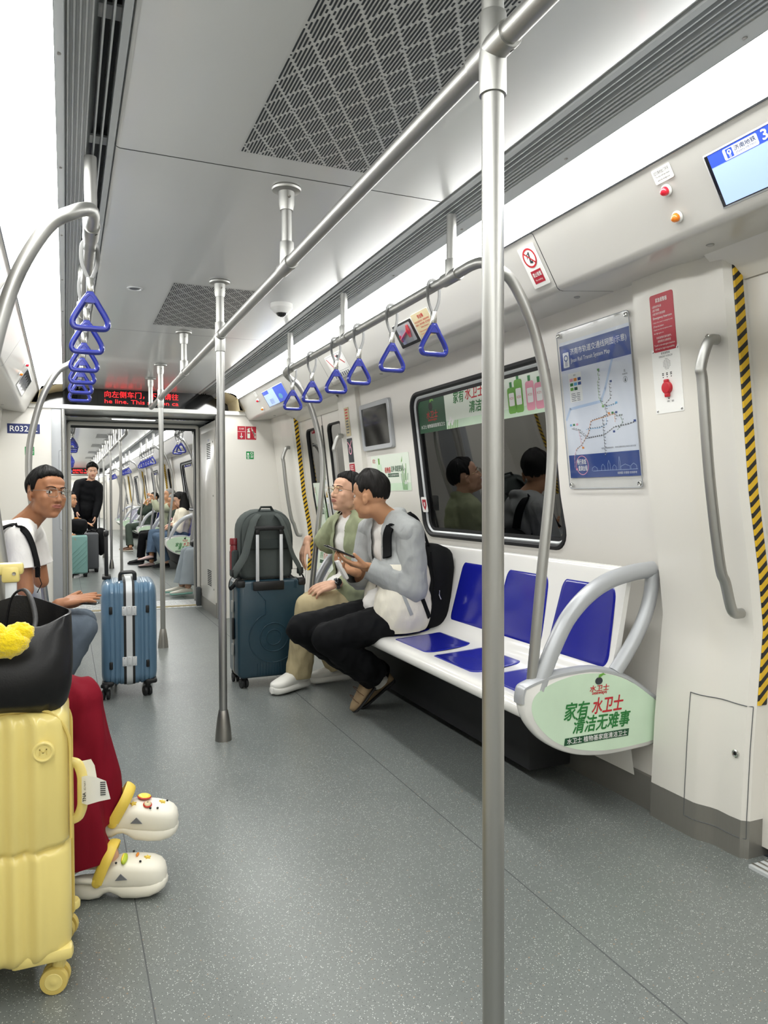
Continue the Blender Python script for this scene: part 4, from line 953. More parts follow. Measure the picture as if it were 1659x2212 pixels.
# pillar stickers beyond the window
def pil_sign(y, z, w_, h_, m, r=.003): return Sign(frame((pil(z)-.002, y, z), (0, -1, 0), (pil(z+.05)-pil(z-.05), 0, .1)), w_, h_, .001, m, r)
g = pil_sign(4.99, 1.665, .09, .20, 'beige'); 
for k in range(9): g.rect(-.028, .08-.02*k, .028-.006*(k % 3), .09-.02*k, Z1, 'txt_red' if k < 4 else 'txt_grey')
g.done('pillar_notice', 'narrow cream text notice on the pillar by the far door', 'notice')
g = pil_sign(4.99, 1.465, .10, .17, 'txt_dark'); g.disc(0, .0, .022, Z1, 'txt_grey'); g.ringf(0, 0, .03, .022, Z2, 'pink'); g.disc(0, -.005, .012, Z2, 'black'); g.line([(-.04, .06), (0, .03), (.04, .065)], .008, Z1, 'pink'); g.done('door_release_panel', 'dark square panel with a round ring below the cream notice', 'panel')
g = pil_sign(4.99, 1.335, .10, .07, 'red_sticker'); 
for k in range(4): g.rect(-.035, .018-.013*k, .03-.008*(k % 2), .023-.013*k, Z1, 'white')
g.done('red_pillar_sign', 'small red sign under the dark panel on the far pillar', 'sign')
# far door stickers and adverts
def door_sign(y, z, w_, h_, m, off=.105, r=.002): return Sign(frame((pil(z)+off-.002, y, z), (0, -1, 0), (pil(z+.05)-pil(z-.05), 0, .1)), w_, h_, .0008, m, r)
for k, z in enumerate((1.62, 1.44)):
    g = door_sign(5.925, z, .055, .155, 'white'); cigarette(g, 0, .022, .026); g.rect(-.02, -.065, .02, -.025, Z1, 'red_sticker'); g.txt('禁止', -.014, -.055, .014, -.035, Z2, 'white'); g.done('door_sticker', ('upper' if k == 0 else 'lower')+' round prohibition sticker on the far door leaf', 'sign', 'far door stickers')
for k, z in enumerate((1.29, 1.14)):
    g = door_sign(5.925, z, .055, .13, 'white'); g.ngon([(-.024, -.01, Z1), (.024, -.01, Z1), (0, .055, Z1)], 'black'); g.ngon([(-.019, -.006, Z2), (.019, -.006, Z2), (0, .046, Z2)], 'yellow'); g.txt('!', -.003, .0, .003, .025, Z3, 'black', .05); g.rect(-.018, -.045, .018, -.025, Z1, 'map_pale'); g.done('door_sticker', ('upper' if k == 0 else 'lower')+' yellow triangle warning sticker on the far door leaf', 'sign', 'far door stickers')
side_ad(frame((pil(1.02)+.112, 6.17, 1.04), (0, -1, 0), (pil(1.2)-pil(.9), 0, .3)), .25, .44, 'green advert filling the lower half of the far door window', 'door_advert')
g = door_sign(6.13, .62, .44, .24, 'ad_pale'); g.txt('水卫士', -.19, .04, -.12, .10, Z1, 'txt_red', .018); g.txt('家有', -.15, -.02, -.07, .04, Z1, 'txt_green', .018); g.txt('水卫士', -.06, -.02, .05, .04, Z1, 'txt_red', .018); g.txt('清洁无难事', .055, -.02, .21, .04, Z1, 'txt_green', .018); g.rect(-.15, -.06, .1, -.03, Z1, 'txt_dgreen'); g.ngon([(.05, -.05, Z1), (.1, -.11, Z1), (.08, -.05, Z1), (.14, -.09, Z1), (.12, -.04, Z1)], 'leaf_green'); g.done('door_advert', 'advert lettering across the bottom of the far door leaf', 'advert')
# -- end wall signs
g = Sign(end_frame(1.585, 1.742), .178, .124, m='red_sticker'); w2 = .089; g.line([(-.014, -.06), (-.014, .06)], .003, Z1, 'white'); g.line([(-.088, .012), (-.014, .012)], .003, Z1); g.txt('灭火器', -.074, .03, -.03, .048, Z1); g.line([(-.052, -.002), (-.052, -.045)], .006, Z1); g.ngon([(-.068, -.032, Z1), (-.036, -.032, Z1), (-.052, -.054, Z1)])
g.rrect(.004, -.05, .030, .022, .006, Z1, 'ad_pale'); g.rect(.011, .02, .024, .038, Z1); g.line([(.004, .03), (.018, .044), (.03, .04)], .006, Z1)
for k in range(4): g.line([(.045+.01*k, .05-.02*k), (.05+.008*k, .02-.014*k), (.07, .0-.012*k), (.083, -.005-.014*k)], .006, Z1)
g.rect(.006, -.005, .028, .006, Z2, 'red_sticker'); g.done('extinguisher_sign', 'red fire extinguisher sign on the white end wall', 'sign')
def green_sign(x, z, label):
    g = Sign(end_frame(x, z), .072, .072, m='green_sign'); g.rect(-.03, -.012, -.005, -.004, Z1, 'white'); g.disc(-.018, .012, .010, Z1); g.rect(-.026, -.03, -.008, -.02, Z1); g.ringf(.016, .018, .008, .012, Z1); g.rect(.006, -.01, .03, -.004, Z1); g.rect(.006, -.022, .028, -.017, Z1); g.done('green_emergency_sign', label, 'sign', 'green emergency signs')
green_sign(1.613, 1.532, 'small green emergency sign below the red extinguisher sign'); green_sign(-.275, 1.535, 'small green sign partly behind the bowed rail near the man in the white shirt')
g = Sign(end_frame(-.318, 1.722), .25, .082, m='blue_sign', r=.002); g.txt('R03262', -.105, -.024, .105, .024, Z1, 'white', .01); g.done('carriage_number_plate', 'dark blue carriage number plate with white characters', 'sign')
# -- red LED destination display over the passage
def led(x0, x1, y, z0, z1, label, grp, l1='向左侧车门，下车请往', l2='he line. This station ca'):
    t = thing('led_display', ((x0+x1)/2, y, z0), label, 'led display', grp); b = MB(); b.at(frame((0, y-.0035, 0), (1, 0, 0), (0, 0, 1))); h_ = z1-z0
    b.rect(x0-.06, z0-.03, x1+.06, z1+.012, .0, 'lcd_black'); b.txt(l1, x0, z0+h_*.46, x1, z1, .0006, 'led_red', -.008); b.txt(l2, x0, z0, x1, z0+h_*.33, .0006, 'led_red', -.004); b.build('display', t); return t
led(.345, 1.01, 7.43, 2.012, 2.125, 'black display with two lines of red text above the passage', 'led displays')
led(.25, .85, 27.7, 1.96, 2.10, 'far away red text display at the end of the next carriage', 'led displays')
# -- ceiling fittings
def dome(x, y, label, grp):
    t = thing('dome_camera', (x, y, H), label, 'camera', grp); b = MB(); b.lathe([(.058, 0), (.058, -.022), (.055, -.026), (.036, -.045), (.030, -.048), (.028, -.044)], 'white', o=(x, y, H), seg=30); b.build('housing', t)
    b = MB(); b.ell((x, y, H-.042), (.029, .029, .026), 'black_gloss', 20, 12); b.build('lens_dome', t); b = MB(); b.tube([(x+.026*cos(a), y-.012, H-.045+.0*a) if False else (x+.0285*cos(a), y+.0285*sin(a), H-.0475) for a in [2*pi*i/24 for i in range(24)]], .0022, 'chrome', seg=6, closed=True); b.build('ring', t)
dome(1.045, 3.82, 'white dome camera on the ceiling beyond the second pole', 'dome cameras'); dome(.36, 10.6, 'dome camera on the ceiling of the next carriage', 'dome cameras')
t = thing('ceiling_downlight', (.318, 3.80, H), 'small flush round fitting in the ceiling near the second air grille', 'ceiling fitting'); b = MB(); b.lathe([(.036, 0), (.036, -.003), (.028, -.004), (.024, .004)], 'alu', o=(.318, 3.8, H), seg=28); b.build('trim_ring', t); b = MB(); b.disc(.318, 3.8, .026, H-.0005, 'txt_grey'); b.build('diffuser', t)
# ============================================================ LUGGAGE
mk('case_yellow', 'e8d583', .34, coat=.25); mk('case_yellow_dark', 'd8c06a', .4); mk('case_blue', '5f7e97', .3, metal=.15, coat=.3); mk('case_navy', '1f3a47', .36, coat=.2); mk('case_mint', '7fa9a4', .4); mk('case_grey', '54565a', .45)
mk('leather', '0b0b0d', .42, spec=.35, bump=(260, .10)); mk('fluff', 'f2d312', .95, sheen=.6, bump=(220, 1.0)); mk('pack_grey', '4f5553', .8, bump=(420, .3)); mk('pack_grey_dark', '3c4241', .85, bump=(420, .3)); mk('pack_black', '0d0e10', .75, bump=(300, .3)); mk('bottle_red', '7a1f26', .3)
def pln(w, d, r, n=5, flute=0, nf=8, amp=0):
    """plan outline, front edge (-y) may be fluted"""
    P = rrpts(-w/2, -d/2, w/2, d/2, r, n); out = []
    for i, p in enumerate(P):
        out.append(p)
        if i == 3*(n+1)-1 and flute:   # after third corner (front left) walk along the front
            m = nf*8
            for k in range(1, m):
                x = -w/2+r+(w-2*r)*k/m; out.append((x, -d/2-amp*.5*(1-cos(2*pi*nf*k/m))))
    return out
def shell_loft(b, outl, z0, z1, rt, ins=(), m=None, n=6):
    """stack of plan rings with rounded top/bottom; ins=[(z, inset)] extra grooves"""
    if m: b.use(m)
    W = max(abs(p[0]) for p in outl); D = max(abs(p[1]) for p in outl)
    Z = []
    for k in range(n+1): a = pi/2*k/n; Z.append((z0+rt*(1-sin(a)), rt*(1-cos(a)) if False else rt*(1-cos(pi/2-a)) if False else rt*(1-sin(pi/2*k/n)) if False else 0))
    Z = []
    for k in range(n+1): a = pi/2*k/n; Z.append((z0+rt*(1-cos(a)), rt*(1-sin(a))))
    Z += [(z, i) for z, i in ins]
    for k in range(n+1): a = pi/2*k/n; Z.append((z1-rt*(1-sin(a)), rt*(1-cos(a))))
    R = []
    for z, i in Z: R.append([(x*(1-i/W), y*(1-i/D), z) for x, y in outl])
    b.loft(R)
def wheel(b, x, y, z, r=.026, wd=.018, ang=0, m='rubber', hub='black'):
    ax = V((cos(ang), sin(ang), 0)); c = V((x, y, z))
    for s in (-1, 1):
        o = c+ax*s*wd*.72; b.lathe([(r*.7, -wd*.45), (r*.96, -wd*.4), (r, -wd*.2), (r, wd*.2), (r*.96, wd*.4), (r*.7, wd*.45)], m, o=o, axis=ax, seg=24)
        b.lathe([(r*.66, wd*.43), (r*.6, wd*.5), (r*.3, wd*.46), (r*.22, wd*.54), (.001, wd*.54)], hub, o=o, axis=ax*s, seg=20)
def castor(t, x, y, ang, r=.026, top=.1, m='rubber', hub='black', cap='black'):
    b = MB(); b.lathe([(.026, top-.012), (.026, top), (.022, top+.006)], cap, o=(x, y, 0), seg=18); off = V((-sin(ang), cos(ang), 0))*.014
    b.tube([(x, y, top-.005), (x+off.x*.6, y+off.y*.6, r+.022), (x+off.x, y+off.y, r)], [.017, .014, .008], seg=10); w = b.build('castor', t)
    q = MB(); wheel(q, x+off.x, y+off.y, r, r, .018, ang, m, hub); q.build('wheel', w)
# ---- yellow suitcase
T = thing('suitcase', (-.2, 1.965, 0), 'pale yellow ribbed suitcase with a round emblem, under the black tote bag', 'suitcase')
b = MB(); b.at(Matrix.Translation((-.205, 1.965, 0)))
shell_loft(b, pln(.416, .25, .045, 5, True, 7, .014), .085, .660, .035, [(.325, .0), (.336, .004), (.341, .011), (.346, .011), (.351, .003), (.36, 0)], 'case_yellow'); b.build('shell', T, angle=50)
b = MB(); b.at(Matrix.Translation((-.205, 1.965, 0))); b.use('case_yellow_dark')
for dz, dy in ((0, -.112), (0, -.098)):
    P = [(-.2075, dy, .36), (-.2075, dy, .60), (-.17, dy, .6615), (.17, dy, .6615), (.2085, dy, .60), (.2085, dy, .36)]; b.tube(bend(P, .05), .0035, seg=6)
P = [(-.2085, .02, .12), (-.2085, .02, .62), (-.17, .02, .663), (.17, .02, .663), (.2105, .02, .62), (.2105, .02, .12)]; b.tube(bend(P, .05), .005, seg=6); b.build('zip_piping', T)
b = MB(); b.use('chrome')
for x in (-.155, -.115): b.box((x, 1.866, .663), (.045, .006, .004), bev=.0015, rot=Matrix.Rotation(.1, 3, 'Y')); b.lathe([(.008, 0), (.008, .005)], o=(x-.02, 1.87, .660), seg=12)
b.build('zip_pull', T)
b = MB(); b.at(frame((-.052, 1.829, .573), (1, 0, 0), (0, 0, 1))); b.lathe([(.0235, -.006), (.0235, .003), (.020, .005), (.0165, .004), (.0165, .0025)], 'case_yellow', seg=32); b.line([(-.007, -.006), (-.007, .006), (0, -.002), (.007, .006), (.007, -.006)], .0022, .0032, 'case_yellow_dark'); b.build('emblem', T)
b = MB(); b.use('case_yellow')
P = [(.004, 1.955, .36), (.020, 1.953, .365), (.030, 1.95, .39), (.030, 1.95, .47), (.020, 1.953, .497), (.004, 1.955, .502)]; b.tube(bend(P, .015), [(.012, .009)]*len(bend(P, .015)), seg=10); b.build('side_handle', T)
b = MB()
for x in (-.385, -.125): b = MB(); b.box((x, 2.045, .80), (.026, .018, .32), 'alu', bev=.003); b.build('telescopic_tube', T)
b = MB(); b.use('case_yellow'); b.box((-.255, 2.045, .966), (.318, .03, .030), bev=.008); 
for x in (-.385, -.125): b.box((x, 2.045, .953), (.040, .033, .04), bev=.006)
g = b.build('telescopic_grip', T); b = MB(); b.lathe([(.0045, 0), (.0045, .0012), (.002, .0008)], 'steel_dark', o=(-.117, 2.0282, .955), axis=(0, -1, 0), seg=10); b.build('screw', g)
for x, y, a in ((-.020, 1.875, 1.35), (-.002, 2.085, 1.2), (-.395, 1.875, 1.4), (-.395, 2.07, 1.2)):
    castor(T, x, y, a, .031, .095, 'case_yellow_dark', 'case_yellow', 'case_yellow')
b = MB(); b.use('case_yellow')
for x in (-.06, -.35): b = MB(); b.use('case_yellow'); b.box((x, 1.862, .098), (.13, .045, .03), bev=.01); b.build('corner_guard', T)
t = thing('luggage_tag', (.035, 1.94, .47), 'white paper airline luggage tag looped round the side handle of the yellow suitcase', 'luggage tag')
b = MB(); b.use('paper'); b.loft([[(.028, 1.930, .47), (.028, 1.933, .405)], [(.038, 1.922, .474), (.040, 1.925, .402)], [(.062, 1.917, .468), (.066, 1.920, .408)], [(.082, 1.912, .458), (.092, 1.914, .412)]], caps=False, closed=False); b.loft([[(.03, 1.955, .50), (.03, 1.952, .40)], [(.05, 1.945, .505), (.055, 1.94, .40)], [(.058, 1.94, .49), (.07, 1.935, .41)]], caps=False, closed=False); b.build('paper', t)
b = MB(); b.at(frame((.028, 1.926, .405), (.038, -.012, 0), (0, 0, 1))); b.use('txt_dark'); b.at(frame((.0285, 1.9262, .41), (.035, -.0125, .0), (.0, 0, 1)))
b.at(Matrix.Translation((0, -.0012, 0)) @ frame((.034, 1.924, .412), (.05, -.010, 0), (0, 0, 1)) @ Matrix.Rotation(pi/2, 4, 'Z') ); b.txt('TNA', .0, -.003, .022, .004, .001, 'txt_dark', .03); b.txt('CA1234' if False else '02 NAY', .028, -.003, .05, .001, .001)
for k in range(7): b.rect(.012+.005*k, -.048, .0145+.005*k, -.036, .001)
b.build('tag_print', t)
# ---- black tote bag with a yellow fluffy charm
T = thing('tote_bag', (-.2, 1.96, .665), 'slouchy black leather tote bag standing on the yellow suitcase', 'bag')
def bagring(z, w, d, y, n=40, tilt=0, front=0, cx=-.2):
    R = []
    for i in range(n):
        a = 2*pi*i/n; c, s_ = cos(a), sin(a); e = .45; x = cx+w/2*(abs(c)**e)*(1 if c > 0 else -1); yy = y+d/2*(abs(s_)**.7)*(1 if s_ > 0 else -1)
        zz = z+tilt*(yy-y)/d+front*max(0, -s_)*(-1)+.010*sin(3*a+z*30); R.append((x, yy, zz))
    return R
b = MB(); b.use('leather')
def rim(R, yb, zoff=0):
    out = []
    for x, y, z in R:
        f = max(0, min(1, (y-1.86)/.17)); zb = .868+.36*max(0, min(.10, -x))-.30*max(0, -x-.10); zf = .838+.25*max(0, min(1, (x+.05)/.05))*.10; out.append((x, y, zf+(zb-zf)*f+zoff))
    return out
rings = [bagring(.672, .38, .17, 1.945), bagring(.664, .405, .205, 1.945), bagring(.69, .418, .235, 1.94), bagring(.74, .424, .25, 1.94), bagring(.79, .425, .225, 1.945, tilt=.02), rim(bagring(.83, .422, .19, 1.952), 0, -.025), rim(bagring(.865, .42, .172, 1.955), 0), rim(bagring(.868, .41, .158, 1.955), 0, .001), rim(bagring(.82, .40, .15, 1.955), 0, -.04), bagring(.73, .385, .16, 1.95)]
b.loft(rings); b.build('body', T, angle=70)
b = MB(); b.use('leather'); 
P = catm([(-.14, 2.02, .80), (-.125, 2.035, .89), (-.10, 2.03, .915), (-.080, 1.99, .90), (-.068, 1.93, .85), (-.085, 1.88, .815), (-.13, 1.862, .80), (-.18, 1.85, .795)], 6); b.tube(P, [(.003, .006)]*len(P), seg=8); P = catm([(-.30, 2.02, .80), (-.30, 2.03, .93), (-.27, 1.99, .95), (-.255, 1.90, .86), (-.26, 1.862, .80)], 6); b.tube(P, [(.0045, .011)]*len(P), seg=8); b.build('handle', T)
t = thing('fluffy_charm', (-.13, 1.80, .84), 'bright yellow fluffy charm hanging on the black tote bag', 'charm')
b = MB(); b.use('fluff')
for c, r in (((-.150, 1.80, .842), .034), ((-.118, 1.797, .828), .036), ((-.095, 1.806, .846), .026), ((-.17, 1.80, .815), .03)):
    vs0 = len(b.v); b.ell(c, (r*1.15, r*.8, r*.9), seg=28, rings=20)
    for i in range(vs0, len(b.v)):
        d = (b.v[i]-V(c)); b.v[i] = b.v[i]+d*(.16*noise.noise(b.v[i]*140)+.06*noise.noise(b.v[i]*420))
b.build('fluff_body', t, angle=180)
b = MB(); b.tube([(-.13, 1.805, .86), (-.145, 1.85, .885), (-.17, 1.87, .86)], .002, 'black', seg=6); b.build('cord', t)
# ---- light blue suitcase seen on its hinge side
T = thing('suitcase', (.335, 4.66, 0), 'light blue hard suitcase with a silver frame, standing alone in the aisle', 'suitcase')
A = Matrix.Translation((.335, 4.66, 0)) @ Matrix.Rotation(radians(-3), 4, 'Z')
b = MB(); b.use('case_blue'); z0, z1 = .075, .655
for s in (-1, 1):
    # half shell: outline in x (across), grooves run over front and top
    R = []; nfl = 5
    w0, w1 = (.028, .150)
    def prof(inset):
        pts = []
        for k in range(25):
            u = k/24; x = w0+(w1-w0)*u; gv = -.004*(1 if any(abs(u-q) < .035 for q in (.22, .42, .62)) else 0); rd = .045; dx = max(0, (x-(w1-rd))/rd); pts.append((s*x, gv, rd*(1-sqrt(max(0, 1-dx*dx)))))
        return pts
    # sweep across the outline loop (y,z rounded rectangle) per x station
    st = []
    for (x, gv, e) in prof(0):
        ww, hh = .42-2*e+2*gv, (z1-z0)-2*e+2*gv; st.append([(x, y, (z0+z1)/2+z) for y, z in rrpts(-ww/2, -hh/2, ww/2, hh/2, .06, 6)])
    b.at(A); b.loft(st)
b.build('shell', T, angle=40)
b = MB(); b.at(A)
def band(x0, x1, g, m):
    L = [[(x, y, (z0+z1)/2+z) for y, z in rrpts(-.21-g, -(z1-z0)/2-g, .21+g, (z1-z0)/2+g, .06+g, 6)] for x in (x0, x1)]; b.use(m); b.loft(L)
band(-.030, .030, .003, 'black'); band(-.0165, .0165, .0055, 'alu'); b.build('frame', T)
for z in (.50, .215):
    b = MB(); b.at(A); b.use('alu')
    for x in (-.027, 0, .027): b.box((x, -.2175, z), (.0235, .004, .052), bev=.001); b.use('alu')
    for x in (-.029, 0, .029):
        for dz in (-.019, .019): b.lathe([(.003, 0), (.0025, .0018)], 'chrome', o=(x, -.2195, z+dz), axis=(0, -1, 0), seg=10); b.use('alu')
    b.build('hinge', T)
for x in (-.098, .098):
    for z in (.505, .195): b = MB(); b.at(A); b.box((x, -.209, z), (.018, .016, .042), 'black', bev=.004); b.build('rubber_foot', T)
b = MB(); b.at(A); b.use('black'); P = bend([(-.045, -.03, .648), (-.045, -.03, .70), (.035, -.05, .704), (.035, -.05, .648)], .02); b.tube(P, [(.011, .014)]*len(P), seg=10); b.build('top_handle', T)
b = MB(); b.at(A); b.use('black'); 
for x, y in ((-.12, .10), (-.12, .19)): b.box((x, y, .78), (.022, .014, .28), bev=.003)
b.box((-.12, .145, .925), (.03, .14, .032), bev=.008); b.box((-.12, .14, .662), (.05, .15, .02), bev=.005); b.build('telescopic_handle', T)
for x in (-.12, .12):
    for y in (-.16, .16): b = MB(); b.at(A); b.box((x-.004*(1 if x > 0 else -1), y, .090), (.066, .088, .030), 'black', bev=.012); b.build('corner_guard', T)
for x, y, a in ((.10, -.17, .3), (-.13, -.19, -.25), (-.085, .16, 0), (.12, .16, .6)):
    p = A @ V((x, y, 0)); castor(T, p.x, p.y, a, .028, .085)
# ---- dark teal suitcase
T = thing('suitcase', (1.13, 4.51, 0), 'dark teal suitcase with embossed circles, carrying the grey backpack', 'suitcase')
A = Matrix.Translation((1.13, 4.51, 0))
b = MB(); b.at(A); b.use('case_navy'); z0, z1 = .065, .640
for ya, yb in ((-.128, -.012), (.012, .128)):
    R = []
    for y, e in ((ya, .012), (ya+.004, .004), (ya+.012, 0), (yb, 0)) if ya < 0 else ((ya, 0), (yb-.012, 0), (yb-.004, .004), (yb, .012)): R.append([(x*(1-e/.2), y, (z0+z1)/2+z*(1-e/.29)) for x, z in rrpts(-.205, -.2875, .205, .2875, .03, 5)])
    b.loft(R)
b.build('shell', T, angle=40)
b = MB(); b.at(A); b.use('case_navy'); f = -.1285
def arc(r0, a0, a1, cx=.01, cz=.30, n=40, rr=.0035): b.tube([(cx+r0*cos(a0+(a1-a0)*i/n), f, cz+r0*sin(a0+(a1-a0)*i/n)) for i in range(n+1)], rr, seg=6)
arc(.045, 0, 2*pi); arc(.085, 0, 2*pi); arc(.15, radians(110), radians(340)); b.tube([(-.04, f, .442), (-.04, f, .52), (-.085, f, .575), (-.085, f, .62)], .003, seg=6)
for k in range(10): b.tube([(-.09+.018*k, f, .08), (-.09+.018*k, f, .15+.006*(k % 2))], .003, seg=6)
for x in (-.12, -.11, .14, .15): b.tube([(x, f, .59), (x, f, .635)], .003, seg=6)
b.build('embossing', T)
b = MB(); b.at(A); b.use('steel_dark'); R = [[(x, y, .3525+z) for x, z in rrpts(-.2085, -.291, .2085, .291, .032, 5)] for y in (-.012, .012)]; b.loft(R); b.build('frame', T)
b = MB(); b.at(A)
for x in (-.185, .185): b = MB(); b.at(A); b.box((x, -.105, .625), (.05, .06, .045), 'black', bev=.012); b.build('corner_guard', T)
b = MB(); b.at(A); b.box((-.02, -.118, .61), (.19, .035, .055), 'black', bev=.008); b.build('handle_socket', T)
b = MB(); b.at(A)
for x in (-.085, .060): b = MB(); b.at(A); b.box((x, -.118, .775), (.020, .013, .34), 'alu', bev=.003); b.build('telescopic_tube', T)
b = MB(); b.at(A); b.use('black'); b.box((-.0125, -.118, .952), (.185, .024, .028), bev=.007)
for x in (-.085, .06): b.box((x, -.118, .935), (.028, .022, .04), bev=.005)
b.build('telescopic_grip', T)
for x, y, a in ((-.16, -.09, .2), (.165, -.09, .3), (-.175, .09, 0), (.17, .09, .5)):
    p = A @ V((x, y, 0)); castor(T, p.x, p.y, a, .029, .075)
b = MB(); b.at(A); b.use('steel')
for z in (.48, .22): b.box((-.2115, 0, z), (.008, .05, .07), bev=.003)
b.box((-.214, -.02, .35), (.012, .03, .13), 'black', bev=.004); b.build('latch', T)
# ---- grey backpack on it
T = thing('backpack', (1.12, 4.54, .642), 'grey backpack sitting on the dark teal suitcase with its straps facing us', 'backpack')
A = Matrix.Translation((1.115, 4.535, .645)); b = MB(); b.at(A); b.use('pack_grey')
def pk(w, h, r, y, z0=0):
    P = []
    for cx, cz, a0, q in ((w/2-r, h-r, 0, r), (-w/2+r, h-r, pi/2, r), (-w/2+.035, .035, pi, .035), (w/2-.035, .035, 3*pi/2, .035)):
        for i in range(7): a = a0+pi/2*i/6; P.append((cx+q*cos(a), y, z0+cz+q*sin(a)))
    return P
b.loft([pk(.27, .36, .10, -.098, .02), pk(.30, .395, .11, -.092, .006), pk(.325, .415, .12, -.06), pk(.335, .42, .12, 0), pk(.325, .415, .12, .06), pk(.29, .37, .11, .098, .01), pk(.25, .33, .10, .105, .02)]); o = b.build('body', T, angle=60)
b = MB(); b.at(A); b.use('pack_grey_dark'); P = [(x, -.085, z) for _, (x, z) in enumerate([(-.155, .05), (-.158, .28), (-.12, .385), (0, .412), (.12, .385), (.158, .28), (.155, .05)])]; b.tube(bend(P, .08), .006, seg=8); b.tube([(-.045, -.07, .405), (-.03, -.075, .432), (.03, -.075, .432), (.045, -.07, .405)], [(.006, .012)]*4, seg=8); b.build('piping', T)
for s in (-1, 1):
    b = MB(); b.at(A); b.use('pack_grey'); P = catm([(s*.055, -.098, .385), (s*.085, -.118, .35), (s*.115, -.135, .26), (s*.145, -.14, .15), (s*.19, -.13, .07), (s*.205, -.10, .03)], 6); b.tube(P, [(.010, .030)]*len(P), seg=12); st = b.build('shoulder_strap', T, angle=60)
    b = MB(); b.at(A); b.use('black'); P = catm([(s*.20, -.105, .04), (s*.228, -.10, -.005), (s*.222, -.09, -.05), (s*.15, -.05, .01)], 6); b.tube(P, [(.003, .012)]*len(P), seg=8); b.box((s*.20, -.115, .045), (.04, .015, .04), bev=.005); b.build('buckle', st)
b = MB(); b.at(A); b.use('pack_grey_dark'); b.box((-.008, -.108, .21), (.27, .020, .058), bev=.006); b.build('luggage_sleeve', T)
b = MB(); b.at(A); b.use('pack_grey_dark'); b.box((-.178, .0, .09), (.04, .12, .17), bev=.015); b.build('side_pocket', T)
t = thing('drink_bottle', (.935, 4.535, .70), 'dark red bottle tucked in the side pocket of the grey backpack', 'bottle'); b = MB(); b.lathe([(.025, 0), (.026, .01), (.026, .14), (.022, .15)], 'bottle_red', o=(.938, 4.535, .70), seg=20); b.build('body', t); b = MB(); b.lathe([(.0275, .15), (.0275, .185), (.025, .19)], 'bottle_red', o=(.938, 4.535, .70), seg=20); b.build('cap', t)
# ---- luggage of the next carriage
def simple_case(x, y, w, d, h, m, label, grp, diag=True):
    T = thing('suitcase', (x, y, 0), label, 'suitcase', grp); b = MB(); b.at(Matrix.Translation((x, y, 0))); shell_loft(b, pln(w, d, .035), .05, h, .03, [(h*.5, 0)], m)
    if diag:
        for k in range(5): b.tube([(w/2-.01, -d/2-.001, h*.25+.07*k+.1), (-w/2+.02, -d/2-.001, h*.25+.07*k-.12)], .005, seg=6)
    b.build('shell', T, angle=50)
    for sx in (-1, 1):
        for sy in (-1, 1): castor(T, x+sx*(w/2-.03), y+sy*(d/2-.03), .3*sx, .025, .055)
    b = MB(); b.at(Matrix.Translation((x, y, 0))); b.use('black'); P = bend([(-.06, 0, h-.01), (-.06, 0, h+.03), (.06, 0, h+.03), (.06, 0, h-.01)], .015); b.tube(P, .010, seg=8); b.build('top_handle', T); return T
simple_case(.16, 11.62, .25, .24, .60, 'case_mint', 'mint green suitcase with slanted ribs under the hands of the smiling man', 'suitcases of the next carriage')
simple_case(.36, 12.35, .20, .32, .60, 'case_grey', 'dark grey suitcase behind the mint green one', 'suitcases of the next carriage', False)
def lump(name, label, cat, c, r, m, seed, grp=None, n=26):
    t = thing(name, c, label, cat, grp); b = MB(); b.use(m); b.ell(c, r, seg=n, rings=n//2+4)
    for i in range(len(b.v)):
        d = b.v[i]-V(c); q = V((d.x/r[0], d.y/r[1], d.z/r[2])); k = max(abs(q.x), abs(q.y), abs(q.z)); b.v[i] = V(c)+d*(.78/k*.45+.62)*(1+.12*noise.noise(b.v[i]*14+V((seed, 0, 0))))
    b.build('body', t, angle=80); return t
T = lump('duffel_bag', 'black bag lying across the mint green suitcase', 'bag', (.16, 11.66, .73), (.14, .12, .11), 'pack_black', 3)
b = MB(); b.use('orange'); b.box((.14, 11.55, .845), (.05, .01, .02), bev=.004); b.build('tag', T)
T = lump('backpack', 'black backpack hanging over the dark grey suitcase in the next carriage', 'backpack', (.50, 12.50, .45), (.09, .13, .22), 'pack_black', 8)
b = MB(); b.use('pack_black'); b.tube(catm([(.46, 12.47, .60), (.38, 12.38, .635), (.36, 12.33, .64), (.40, 12.42, .65), (.50, 12.52, .62)], 5), [(.005, .015)]*21, seg=8); b.build('strap', T)
# ============================================================ PEOPLE
mk('skin_tan', 'ac7857', .5, spec=.35); mk('skin_fair', 'd2a58a', .5, spec=.35); mk('skin_mid', 'c5936f', .5, spec=.35)
mk('lip', 'a9655a', .45); mk('eye_white', 'e6e2dc', .2); mk('iris', '1c1410', .15)
mk('hair_black', '0b0a09', .6, spec=.25, bump=(500, .5, (1, 1, .15))); mk('hair_dark', '14110f', .6, spec=.25, bump=(500, .5, (1, 1, .15))); mk('hair_grey', '8a8782', .6, bump=(500, .5, (1, 1, .2)))
mk('tee_white', 'eceae6', .8, bump=(34, .75, (1.5, 1.5, .6))); mk('olive_shirt', '99a081', .85, bump=(34, .75, (1.5, 1.5, .6))); mk('khaki', 'b9ab87', .8, bump=(34, .75, (1.5, 1.5, .6))); mk('jacket_grey', 'a2a5a5', .6, bump=(34, .75, (1.5, 1.5, .6))); mk('jacket_cream', 'e6e1d2', .6, bump=(34, .75, (1.5, 1.5, .6)))
